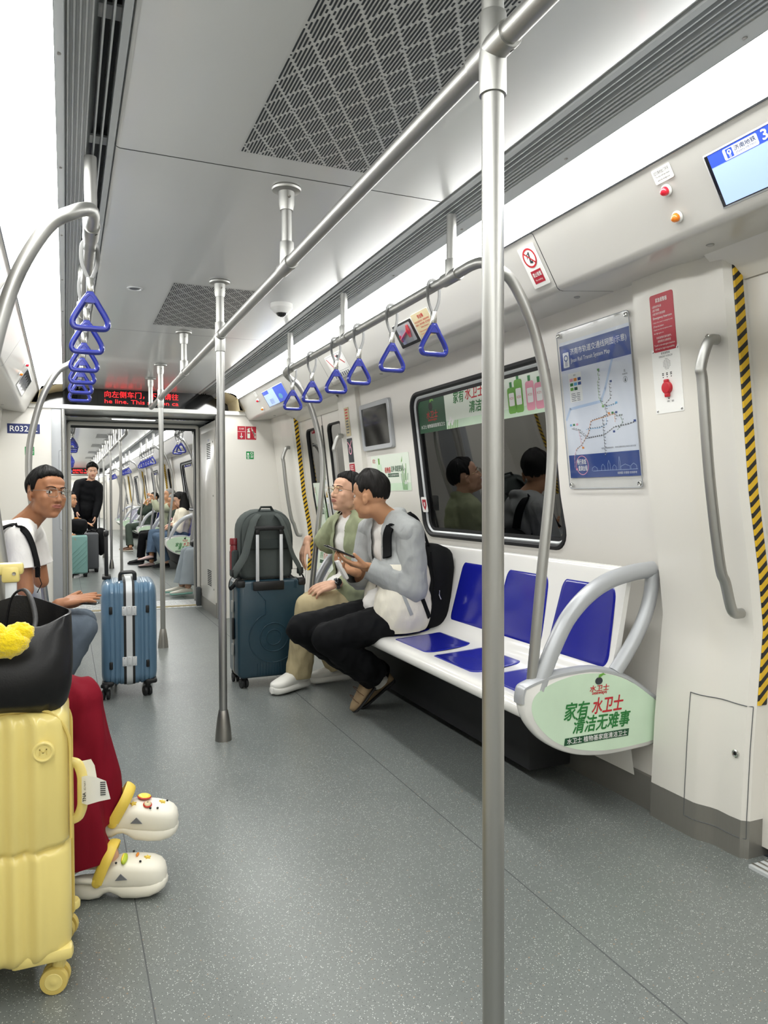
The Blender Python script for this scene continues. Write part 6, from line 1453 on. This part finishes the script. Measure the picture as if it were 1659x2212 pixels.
garment(T, 'trousers', lambda B: ([leg_prims(B, J, s, .022, flare=.022) for s in 'LR'], B.chain([J['hipL'], J['pelvis'], J['hipR']], [.10, .115, .10])), .008, ['trouser_black'], (.008, 14), seed=13, cuts=[hem_cut(J, 'L'), hem_cut(J, 'R')])
b = MB(); b.use('sock'); b.tube([(1.44, 3.59, .26), (1.475, 3.60, .20), (1.505, 3.603, .165)], [.045, .043, .046], seg=14); b.build('sock', T)
sh = shoe(T, (1.545, 3.60, .222), (1.378, 3.642, .010), (-.78, .05, .62), .275, 'canvas_tan', 'rubber', .022, high=.95, lace=False)
b = MB(); b.use('brown_leather')
for k in range(4):
    x = .08+.045*k; Fm = None
    a0 = V((1.545, 3.60, .222)); X = (V((1.378, 3.642, .01))-a0).normalized(); Z = V((-.78, .05, .62)); Z = (Z-X*Z.dot(X)).normalized(); Y = Z.cross(X)
    hh = (.094, .088, .074, .058)[k]; b.tube([a0+X*x+Y*sy*.043+Z*(.022+hh*q) for sy, q in ((-1, .25), (-.9, .7), (-.5, .97), (0, 1.05), (.5, .97), (.9, .7), (1, .25))], [(.0015, .003)]*7, seg=6)
b.build('plaid_stripe', sh)
shoe(T, (1.66, 3.765, .12), (1.47, 3.765, .0), (-.55, .0, .83), .27, 'canvas_tan', 'rubber', .022, lace=False)
ribbon_on(T, [jk], [(1.76, 3.49, .90), (1.70, 3.485, .99), (1.62, 3.48, 1.04), (1.53, 3.475, 1.01), (1.47, 3.47, .93), (1.475, 3.45, .84)], .050, .010, .010)
ribbon_on(T, [jk], [(1.63, 3.35, .66), (1.665, 3.36, .58), (1.70, 3.37, .52)], .024, .002, .004, nm='strap_tail')
b = MB(); b.at(frame((1.468, 3.492, .878), (-.55, -.83, -.1), (0, 0, 1))); b.txt('Party X time', -.03, -.008, .03, .004, .0, 'white', .0, .2); b.ngon([(-.012, .012, 0), (.0, .022, 0), (.014, .012, 0), (.0, .016, 0)]); b.build('chest_print', T)
t = thing('phone', (1.25, 3.5, .86), 'dark phone held up by the man in the grey and cream jacket', 'phone'); b = MB(); b.box((1.245, 3.505, .868), (.155, .074, .009), 'phone_black', bev=.004, rot=Matrix.Rotation(.42, 3, 'Y') @ Matrix.Rotation(-.1, 3, 'Z')); b.build('case', t)
t = thing('white_packet', (1.29, 3.62, .76), 'small white packet in the other hand of the man with the phone', 'packet'); b = MB(); b.box((1.298, 3.62, .765), (.018, .05, .11), 'white', bev=.006, rot=Matrix.Rotation(-.5, 3, 'Y')); b.build('body', t)
# his backpack leaning on the bench back
T2 = thing('backpack', (1.77, 3.56, .44), 'large black backpack on the back of the man in the grey and cream jacket', 'backpack'); b = MB(); b.use('pack_black')
A = frame((1.755, 3.565, .665), (0, 1, 0), (.10, 0, 1)); b.at(A)
def pk2(w, h, r, z, dx=0): return [(x, y, z) for x, y in rrpts(-w/2, -h/2, w/2, h/2, r, 6)]
b.loft([pk2(.25, .36, .09, .085), pk2(.30, .43, .11, .07), pk2(.325, .455, .12, .03), pk2(.325, .455, .12, -.03), pk2(.30, .43, .11, -.065), pk2(.24, .35, .09, -.08)])
for i, v in enumerate(b.v): b.v[i] = v+V((1, 0, 0))*.012*noise.noise(v*11)
o = b.build('body', T2, angle=70); b = MB(); b.at(A); b.use('pack_black'); b.loft([pk2(.22, .22, .06, -.07), pk2(.23, .23, .06, -.095), pk2(.19, .19, .05, -.105)]); b.build('front_pocket', T2)
b = MB(); b.use('pack_black'); b.tube([(1.70, 3.405, .86), (1.72, 3.40, .70), (1.70, 3.402, .52)], .005, seg=6); b.build('zip', T2); b = MB(); b.use('chrome'); b.tube([(1.745, 3.398, .66), (1.74, 3.392, .64), (1.75, 3.39, .615)], .003, seg=6); b.build('zip_pull', T2)
# ---- man in the olive shirt
T = person((1.6, 4.27, .45), 'man in an olive shirt and glasses sitting with one arm on the bench end')
J = JV(pelvis=(1.63, 4.27, .53), neck=(1.60, 4.265, 1.02), shL=(1.645, 4.10, .955), shR=(1.565, 4.43, .96), elL=(1.655, 4.055, .705), wrL=(1.432, 4.105, .632), elR=(1.515, 4.56, .825), wrR=(1.385, 4.50, .855), hipL=(1.60, 4.18, .515), hipR=(1.61, 4.36, .515), knL=(1.285, 4.17, .51), knR=(1.35, 4.335, .50), anL=(1.262, 4.268, .11), anR=(1.53, 4.35, .10), bend=(.01, 0, 0))
J['ftL'] = J['ftR'] = V((-.9, -.3, -.3))
HmB = hmat((1.556, 4.245, 1.158), (-.955, -.26, .14), (.14, 0, 1))
body(T, J, HmB, 'skin_fair', [((J['wrL'], (-.96, .12, -.18), (.05, .55, -.8), 1), dict(curl=(.4, .45, .5, .55), thumb=(.8, .45, .3))), ((J['wrR'], (-.40, -.25, -.85), (.85, .1, -.45), -1), dict(curl=(.3, .38, .45, .5), spread=.05, thumb=(.8, .4, .3)))], fat=1.08)
face_parts(T, HmB, (-.2, -.95, .15), 'skin_fair', glasses='gold_glass'); hair(T, HmB, 'hair_black', .016, front=.64, fringe=.006, seed=9)
lB, fB, uB = torso_frame(J)
garment(T, 't_shirt', lambda B: (torso_prims(B, J, .008, 1.04), B.ell((1.57, 4.26, .58), (.16, .15, .10))), .007, ['tee_white'], (.006, 16), seed=18, solid=.002, cuts=[(J['neck']+V((-.01, 0, .022)), V((-.35, 0, 1)), .085)])
def oshirt(B):
    torso_prims(B, J, .026, 1.05)
    for s in 'LR': arm_prims(B, J, s, .022, .98, r=(.054, .046, .03), flare=.014)
    B.chain([J['neck']+V((-.035, -.070, .0)), J['neck']+V((.045, -.03, .045)), J['neck']+V((.045, .03, .045)), J['neck']+V((-.035, .070, .0))], [.016, .022, .022, .016]); B.ell((1.60, 4.20, .58), (.16, .15, .14)); B.ell((1.60, 4.34, .58), (.15, .12, .14))
osh = garment(T, 'shirt', oshirt, .007, ['olive_shirt'], (.007, 15), seed=21, smooth=12, delete=lambda c: open_front(J, lB, fB, c, .055, .01) and not onarm(c, J, 'LR', .06), solid=.003, cuts=[arm_cut(J, 'L', .92), arm_cut(J, 'R', .92), (V((1.6, 4.25, .50)), V((0, 0, -1)), .38), (J['neck']+V((-.045, 0, .03)), V((-.5, 0, 1)), .08)])
garment(T, 'trousers', lambda B: ([leg_prims(B, J, s, .014, flare=.026) for s in 'LR'], B.chain([J['hipL'], J['pelvis'], J['hipR']], [.10, .115, .10])), .008, ['khaki'], (.008, 14), seed=23, cuts=[hem_cut(J, 'L', 1.06), hem_cut(J, 'R')])
shoe(T, (1.325, 4.315, 0), (1.075, 4.185, 0), (0, 0, 1), .285, 'shoe_white', 'shoe_white', .05, wide=1.16, high=1.12); shoe(T, (1.62, 4.355, 0), (1.37, 4.355, 0), (0, 0, 1), .275, 'shoe_white', 'shoe_white', .05, high=1.1)
w = J['wrL']+(J['elL']-J['wrL']).normalized()*.012; b = MB(); b.lathe([(.031, -.010), (.033, -.008), (.033, .008), (.031, .010)], 'rubber_grey', o=w, axis=J['wrL']-J['elL'], seg=20); wt = b.build('wrist_watch', T)
b = MB(); b.lathe([(.021, 0), (.021, .008), (.018, .010)], 'phone_black', o=w+V((-.005, -.032, .012)), axis=(-.1, -.95, .3), seg=22); b.build('watch_face', wt)
# ---- woman in red trousers behind the yellow suitcase
T = person((-.35, 2.42, .45), 'person in wide red trousers and cream platform clogs behind the black tote bag')
J = sit((-.40, 2.46, .53), (1, -.05, 0)); J['wrL'] = V((-.23, 2.52, .63)); J['wrR'] = V((-.23, 2.42, .63)); J['elL'] = V((-.42, 2.70, .72)); J['elR'] = V((-.40, 2.22, .72)); J.update(JV(hipL=(-.38, 2.55, .52), hipR=(-.38, 2.37, .52), knR=(.030, 2.36, .545), anR=(.085, 2.36, .225), knL=(.01, 2.40, .50), anL=(.045, 2.285, .13))); J['ftL'] = V((1, -.2, -.3)); J['ftR'] = V((1, 0, -.4))
HmR = hmat(J['head'], (1, -.1, 0))
body(T, J, HmR, 'skin_fair', [((J['wrL'], (.9, .1, -.2), (0, 0, -1), 1), {}), ((J['wrR'], (.9, -.1, -.2), (0, 0, -1), -1), {})], vox=.006, k=.9, feet=True)
face_parts(T, HmR, skinm='skin_fair'); hair(T, HmR, 'hair_black', .018, back=2.3, seed=31)
garment(T, 'top', lambda B: (torso_prims(B, J, .012, .92), [arm_prims(B, J, s, .012, 1.8) for s in 'LR']), .010, ['cream_cloth'], None)
def redp(B):
    B.chain([J['hipR'], (-.17, 2.37, .54), J['knR']], [.105, .092, .072], 18); B.chain([J['hipL'], (-.17, 2.47, .53), J['knL']], [.105, .092, .075], 18); B.chain([J['hipL'], J['pelvis'], J['hipR']], [.10, .115, .10])
    B.chain([J['knR'], (.050, 2.345, .44), (.068, 2.345, .32), (.082, 2.345, .22)], [.068, .068, .074, .068], 18)
    B.chain([J['knL'], (.0, 2.34, .38), (.018, 2.30, .24), (.035, 2.29, .12)], [.070, .078, .082, .080], 18); B.chain([(.03, 2.36, .50), (.03, 2.32, .32), (.045, 2.30, .20)], [.055, .062, .065], 16)
garment(T, 'trousers', redp, .007, ['skirt_red'], (.010, 9), seed=33, st=(1.6, 1.6, .35), smooth=5, cuts=[(V((.035, 2.29, .108)), V((.1, 0, -1)), .15), (V((.15, 2.345, .205)), V((.1, 0, -1)), .10)])
def clog(t, heel, toe, up, charms):
    heel, toe = V(heel), V(toe); X = (toe-heel).normalized(); Z = V(up); Z = (Z-X*Z.dot(X)).normalized(); Y = Z.cross(X)
    F = Matrix(((X.x, Y.x, Z.x, heel.x), (X.y, Y.y, Z.y, heel.y), (X.z, Y.z, Z.z, heel.z), (0, 0, 0, 1)))
    def ring(x, w, z0, z1, e=.8, n=24):
        R = []
        for i in range(n):
            a = 2*pi*i/n; c, s_ = cos(a), sin(a); R.append(F @ V((x, w*abs(c)**e*(1 if c > 0 else -1), (z0+z1)/2+(z1-z0)/2*abs(s_)**e*(1 if s_ > 0 else -1))))
        return R
    S = [(0, .012, .022, .045), (.006, .026, .010, .056), (.025, .037, .002, .058), (.06, .041, 0, .058), (.085, .041, .004, .058), (.10, .041, .017, .058), (.115, .042, .021, .058), (.13, .043, .014, .058), (.15, .046, .001, .058), (.19, .051, 0, .058), (.225, .051, .003, .058), (.25, .044, .012, .057), (.264, .030, .022, .053), (.270, .010, .032, .046)]
    b = MB(); b.use('clog'); b.loft([ring(*q) for q in S]); root = b.build('clog', t, angle=55)
    U = [(.085, .040, .03, .064), (.10, .042, .03, .084), (.118, .044, .03, .104), (.14, .047, .03, .110), (.17, .050, .03, .109), (.20, .052, .03, .107), (.228, .050, .03, .103), (.248, .042, .03, .096), (.260, .031, .03, .086), (.267, .014, .035, .068)]
    b = MB(); b.use('clog'); b.loft([ring(*q, e=.62) for q in U]); b.tube([F @ V(p) for p in catm([(.10, .043, .062), (.06, .042, .066), (.025, .037, .068), (.004, .018, .066), (-.001, 0, .066), (.004, -.018, .066), (.025, -.037, .068), (.06, -.042, .066), (.10, -.043, .062)], 4)], .009, seg=8); u = b.build('upper', root, angle=60)
    b = MB(); b.use('clog_strap'); P = catm([(.085, .050, .062), (.098, .049, .095), (.112, .041, .128), (.120, .018, .150), (.120, -.018, .150), (.112, -.041, .128), (.098, -.049, .095), (.085, -.050, .062)], 5); b.tube([F @ p for p in P], [(.016, .0055)]*len(P), seg=10)
    for s in (-1, 1): b.lathe([(.013, 0), (.013, .006), (.009, .008)], o=F @ V((.085, s*.046, .062)), axis=Y*s, seg=16)
    b.build('heel_strap', root)
    for s in (-1, 1): b = MB(); b.use('txt_grey'); b.prism([F @ V(p) for p in ((.135, s*.0475, .066), (.168, s*.0505, .068), (.150, s*.0475, .084))], Y*s*.001, Y*s*.0035); b.build('vent_hole', u)
    for kind, x, y in charms:
        zt = [a[3]+(c_[3]-a[3])*(x-a[0])/(c_[0]-a[0]) for a, c_ in zip(U, U[1:]) if a[0] <= x <= c_[0]][0]-.001; c = F @ V((x, y, zt)); n = (Z+Y*(y*9)+X*max(0, (x-.16)*4)).normalized(); b = MB(); ax = X.cross(n).normalized(); G = frame(c, -ax, n.cross(-ax)) ; b.at(G)
        if kind == 'star': b.prism([((.010 if i % 2 == 0 else .0045)*cos(pi/2+pi*i/5)*V((1, 0, 0))+(.010 if i % 2 == 0 else .0045)*sin(pi/2+pi*i/5)*V((0, 1, 0))) for i in range(10)], (0, 0, 0), (0, 0, .005), 'clog_strap')
        if kind == 'lemon': b.ell((0, .004, .008), (.021, .019, .006), 'lemon'); b.ell((0, .004, .006), (.023, .021, .006), 'apple_red')
        if kind == 'apple': b.ell((0, 0, .004), (.014, .013, .005), 'apple_red'); b.ell((0, 0, .006), (.0115, .0105, .005), 'beige'); b.ell((.002, .001, .0105), (.002, .003, .001), 'black')
        if kind == 'lime': b.ell((0, 0, .006), (.022, .009, .010), 'lime'); b.ell((0, .003, .009), (.018, .005, .008), 'lemon')
        if kind == 'dot': b.ell((0, 0, .002), (.0035, .0035, .003), 'black', 10, 6)
        if kind == 'orange': b.ell((0, 0, .004), (.013, .004, .004), 'orange')
        b.build('charm', root)
    return root
clog(T, (.0, 2.298, 0), (.250, 2.225, 0), (0, 0, 1), [('lime', .155, -.022), ('orange', .185, .006), ('star', .215, -.004), ('dot', .135, -.035), ('dot', .20, -.03), ('dot', .17, .03)])
clog(T, (.035, 2.36, .150), (.285, 2.310, .118), (.10, -.12, 1), [('lemon', .165, .018), ('star', .135, -.018), ('apple', .175, -.022), ('star', .215, .008), ('dot', .185, -.038), ('dot', .205, -.032), ('dot', .15, .035), ('dot', .228, .02)])
# ---- people of the next carriage
T = person((.30, 13.2, 0), 'standing man in black leaning forward in the aisle of the next carriage')
J = JV(pelvis=(.30, 13.25, .90), neck=(.385, 13.15, 1.40), shR=(.20, 13.18, 1.36), shL=(.50, 13.15, 1.31), elR=(.13, 13.12, 1.10), wrR=(.165, 13.0, .915), elL=(.50, 13.1, 1.06), wrL=(.44, 13.0, .83), hipR=(.22, 13.26, .88), hipL=(.39, 13.26, .88), knR=(.21, 13.2, .48), knL=(.41, 13.22, .48), anR=(.20, 13.28, .09), anL=(.42, 13.28, .09), bend=(0, .04, 0)); J['ftR'] = J['ftL'] = V((0, -1, -.3))
HmS = hmat((.405, 13.09, 1.555), (.10, -.98, -.1)); body(T, J, HmS, 'skin_fair', [((J['wrR'], (.1, -.2, -.95), (.9, 0, 0), -1), {}), ((J['wrL'], (-.1, -.2, -.95), (-.9, 0, 0), 1), {})], vox=.006)
face_parts(T, HmS, skinm='skin_fair'); hair(T, HmS, 'hair_black', .024, front=.72, fringe=.016, seed=40, puff=.012)
garment(T, 'jacket', lambda B: (torso_prims(B, J, .025, 1.05), [arm_prims(B, J, s, .026, 1.95) for s in 'LR'], B.ell((.31, 13.24, .95), (.19, .15, .13))), .011, ['black_cloth'], (.004, 14), smooth=22, seed=41, cuts=[(J['neck']+V((0, -.02, .025)), V((0, -.4, 1)), .085)])
garment(T, 'trousers', lambda B: ([leg_prims(B, J, s, .014, flare=.02) for s in 'LR'], B.chain([J['hipL'], J['pelvis'], J['hipR']], [.10, .115, .10])), .011, ['trouser_black'], (.006, 10), seed=42)
for x in (.20, .42): shoe(T, (x, 13.35, 0), (x+.01, 13.07, 0), (0, 0, 1), up_m='black_cloth', sole_m='rubber')
def far_person(pel, f, label, skinm, hm, top, low, hd=None, hf=None, upd=None, hth=.014, hkw={}, shoes=('black_cloth', 'rubber'), hands=None, lowflare=.014, topm=None, gr='passengers of the next carriage'):
    T = person((pel[0], pel[1], .45), label, gr); J = sit(pel, f)
    if upd: J.update({k: V(v) for k, v in upd.items()})
    F = V(f).normalized()
    for s in 'LR':
        if 'ft'+s not in J: J['ft'+s] = F*.9+V((0, 0, -.3))
    Hm = hmat(hd or J['head'], hf or f); hh = hands or [((J['wrL'], F*.9+V((0, 0, -.2)), (0, 0, -1), 1), {}), ((J['wrR'], F*.9+V((0, 0, -.2)), (0, 0, -1), -1), {})]
    body(T, J, Hm, skinm, hh, vox=.0075); face_parts(T, Hm, skinm=skinm); hair(T, Hm, hm, hth, **hkw)
    garment(T, 'top', lambda B: (torso_prims(B, J, .020, 1.0), [arm_prims(B, J, s, .018, 1.85) for s in 'LR']), .012, [top], (.005, 13), smooth=12, seed=pel[1], cuts=[(J['neck']+F*.015+V((0, 0, .025)), F*.4+V((0, 0, 1)), .085)])
    garment(T, 'trousers', lambda B: ([leg_prims(B, J, s, .012, flare=lowflare) for s in 'LR'], B.chain([J['hipL'], J['pelvis'], J['hipR']], [.10, .115, .10])), .012, [low], (.006, 12), seed=pel[1]+3, cuts=[hem_cut(J, 'L', .97), hem_cut(J, 'R', .97)])
    for s in 'LR':
        a = J['an'+s]; d = V(J['ft'+s]); g = V((d.x, d.y, 0)).normalized()
        if a.z < .16: shoe(T, (a.x-g.x*.05, a.y-g.y*.05, max(0, a.z-.10)), (a.x+g.x*.20, a.y+g.y*.20, max(0, a.z-.10)), (0, 0, 1), .26, *shoes, lace=False, high=.8)
        else: shoe(T, a-d.normalized()*.04-V((0, 0, .09)), a+d.normalized()*.21-V((0, 0, .09)), (0, 0, 1), .26, *shoes, lace=False, high=.8)
    return T, J, Hm
far_person((-.30, 12.02, .53), (1, -.1, 0), 'smiling man at the passage edge with his hands on the mint green suitcase', 'skin_mid', 'hair_black', 'black_cloth', 'trouser_black', hd=(.062, 11.98, 1.10), hf=(.93, -.36, -.05), upd=dict(neck=(-.06, 12.0, .97), shL=(-.08, 12.18, .92), shR=(-.08, 11.84, .92), elL=(.05, 12.12, .74), elR=(-.02, 11.76, .66), wrL=(.20, 11.86, .77), wrR=(.025, 11.58, .62), knR=(-.02, 11.90, .50), anR=(-.03, 11.92, .1), knL=(-.02, 12.16, .5), anL=(-.03, 12.16, .1)), hands=[((V((.22, 11.82, .775)), (.9, -.35, -.15), (0, 0, -1), 1), dict(curl=(.3, .3, .3, .3))), ((V((.03, 11.56, .62)), (.85, -.3, -.35), (0, .5, -.8), -1), dict(curl=(.25, .25, .3, .3), spread=.1))], hkw=dict(seed=50))
# girl with long hair
T, J, Hm = far_person((1.72, 12.42, .53), (-1, -.05, 0), 'long haired girl in a cream jacket bent over her phone', 'skin_fair', 'hair_black', 'cream_cloth', 'denim_blue', hd=(1.70, 12.40, 1.085), hf=(-.92, .1, -.42), upd=dict(neck=(1.735, 12.42, .95), shL=(1.72, 12.25, .89), shR=(1.72, 12.60, .89), elL=(1.66, 12.20, .62), elR=(1.62, 12.62, .66), wrL=(1.585, 12.34, .70), wrR=(1.57, 12.48, .70), knR=(1.33, 12.44, .51), knL=(1.33, 12.28, .51), anR=(1.46, 12.42, .12), anL=(1.46, 12.28, .12)), hth=.02, hkw=dict(seed=52, back=2.4, fringe=.01))
b = Blob(); b.chain([(1.735, 12.38, 1.15), (1.76, 12.36, 1.0), (1.725, 12.30, .86), (1.715, 12.29, .72)], [.075, .082, .06, .03]); b.chain([(1.74, 12.45, 1.12), (1.775, 12.46, .95), (1.79, 12.46, .80)], [.08, .075, .04]); me = b.skin(.01, 4); wrinkle(me, .008, 20, 4, (1, 1, .2)); finish(me, 'long_hair', ['hair_black'], T)
t = thing('phone', (1.55, 12.4, .74), 'pale phone in the hands of the long haired girl', 'phone'); b = MB(); b.box((1.535, 12.40, .745), (.012, .07, .14), 'pink', bev=.004, rot=Matrix.Rotation(.5, 3, 'Y')); b.build('case', t)
# grey haired woman in jeans
far_person((1.70, 12.95, .53), (-1, -.05, 0), 'grey haired woman in a dark vest with jeans and pink pointed shoes', 'skin_mid', 'hair_grey', 'green_cloth', 'denim_blue', hd=(1.665, 12.95, 1.055), hf=(-.98, -.1, -.15), upd=dict(neck=(1.69, 12.95, .90), shL=(1.68, 12.79, .84), shR=(1.68, 13.11, .84), elL=(1.64, 12.75, .60), elR=(1.62, 13.14, .60), wrL=(1.44, 12.84, .58), wrR=(1.44, 13.04, .58), knL=(1.30, 12.74, .555), anL=(1.27, 12.62, .22), knR=(1.31, 12.90, .50), anR=(1.28, 12.72, .10), ftL=(-1, -.05, -.12), ftR=(-1, -.05, 0)), hth=.02, shoes=('pink_shoe', 'rubber'), lowflare=.035, hkw=dict(seed=55))
# balding man
far_person((1.69, 13.52, .53), (-1, 0, 0), 'balding elderly man in a pale green shirt holding the rail with one hand', 'skin_mid', 'hair_grey', 'pale_green_cloth', 'trouser_black', hd=(1.665, 13.5, 1.165), hf=(-1, .02, .0), upd=dict(elR=(1.48, 13.70, .93), wrR=(1.42, 13.80, 1.10), elL=(1.46, 13.36, .95), wrL=(1.405, 13.40, 1.08), knL=(1.20, 13.38, .48), anL=(1.16, 13.35, .1), knR=(1.22, 13.6, .5), anR=(1.2, 13.6, .1)), hth=.006, hkw=dict(seed=57), hands=[((V((1.405, 13.40, 1.08)), (-.3, .1, .9), (-.9, 0, -.3), 1), dict(curl=(.9, .9, .9, .9))), ((V((1.42, 13.8, 1.10)), (-.3, 0, .9), (-.9, 0, -.3), -1), dict(curl=(.9, .9, .9, .9)))])
# man in dark green at the third bench
T, J, Hm = far_person((1.66, 17.12, .53), (-1, -.1, 0), 'man in dark green clothes and brown shoes at the end of a far bench', 'skin_mid', 'hair_black', 'green_cloth', 'green_cloth', hd=(1.79, 17.2, 1.12), hf=(-.9, -.3, .05), upd=dict(neck=(1.76, 17.18, .97), shL=(1.74, 17.0, .92), shR=(1.72, 17.34, .92), elL=(1.54, 16.98, .79), wrL=(1.63, 17.02, .95), elR=(1.50, 17.35, .80), wrR=(1.60, 17.3, .98), knL=(1.235, 16.9, .50), anL=(1.25, 16.6, .1), knR=(1.25, 17.15, .50), anR=(1.25, 17.0, .1)), shoes=('brown_leather', 'shoe_sole'), hkw=dict(seed=59), hands=[((V((1.63, 17.02, .95)), (.2, .1, .95), (.9, 0, 0), 1), {}), ((V((1.6, 17.3, .98)), (.3, 0, .9), (.9, 0, 0), -1), {})])
b = MB(); b.lathe([(.034, -.012), (.036, 0), (.034, .012)], 'black', o=(1.62, 17.015, .93), axis=(.3, .1, .9), seg=16); b.build('wrist_watch', T)
# passenger just beyond the passage: wide pale trousers, mint soled clogs, bag on the lap
far_person((1.66, 8.93, .53), (-1, 0, 0), 'passenger in wide pale grey trousers and mint soled clogs just beyond the passage', 'skin_fair', 'hair_black', 'cream_cloth', 'grey_wide', upd=dict(neck=(1.70, 8.93, 1.0), head=(1.69, 8.93, 1.15), shL=(1.72, 8.76, .93), shR=(1.72, 9.1, .93), elL=(1.70, 8.72, .66), elR=(1.70, 9.14, .66), wrL=(1.52, 8.82, .60), wrR=(1.52, 9.04, .60), knL=(1.315, 8.86, .485), anL=(1.285, 8.80, .12), knR=(1.30, 9.02, .49), anR=(1.245, 9.0, .12), ftL=(-1, -.1, -.1), ftR=(-1, .05, -.1)), shoes=('clog', 'mint_sole'), lowflare=.05, hkw=dict(seed=61))
lump('handbag', 'small black handbag on the lap of the passenger in wide trousers', 'bag', (1.42, 8.93, .60), (.09, .11, .05), 'leather', 12)
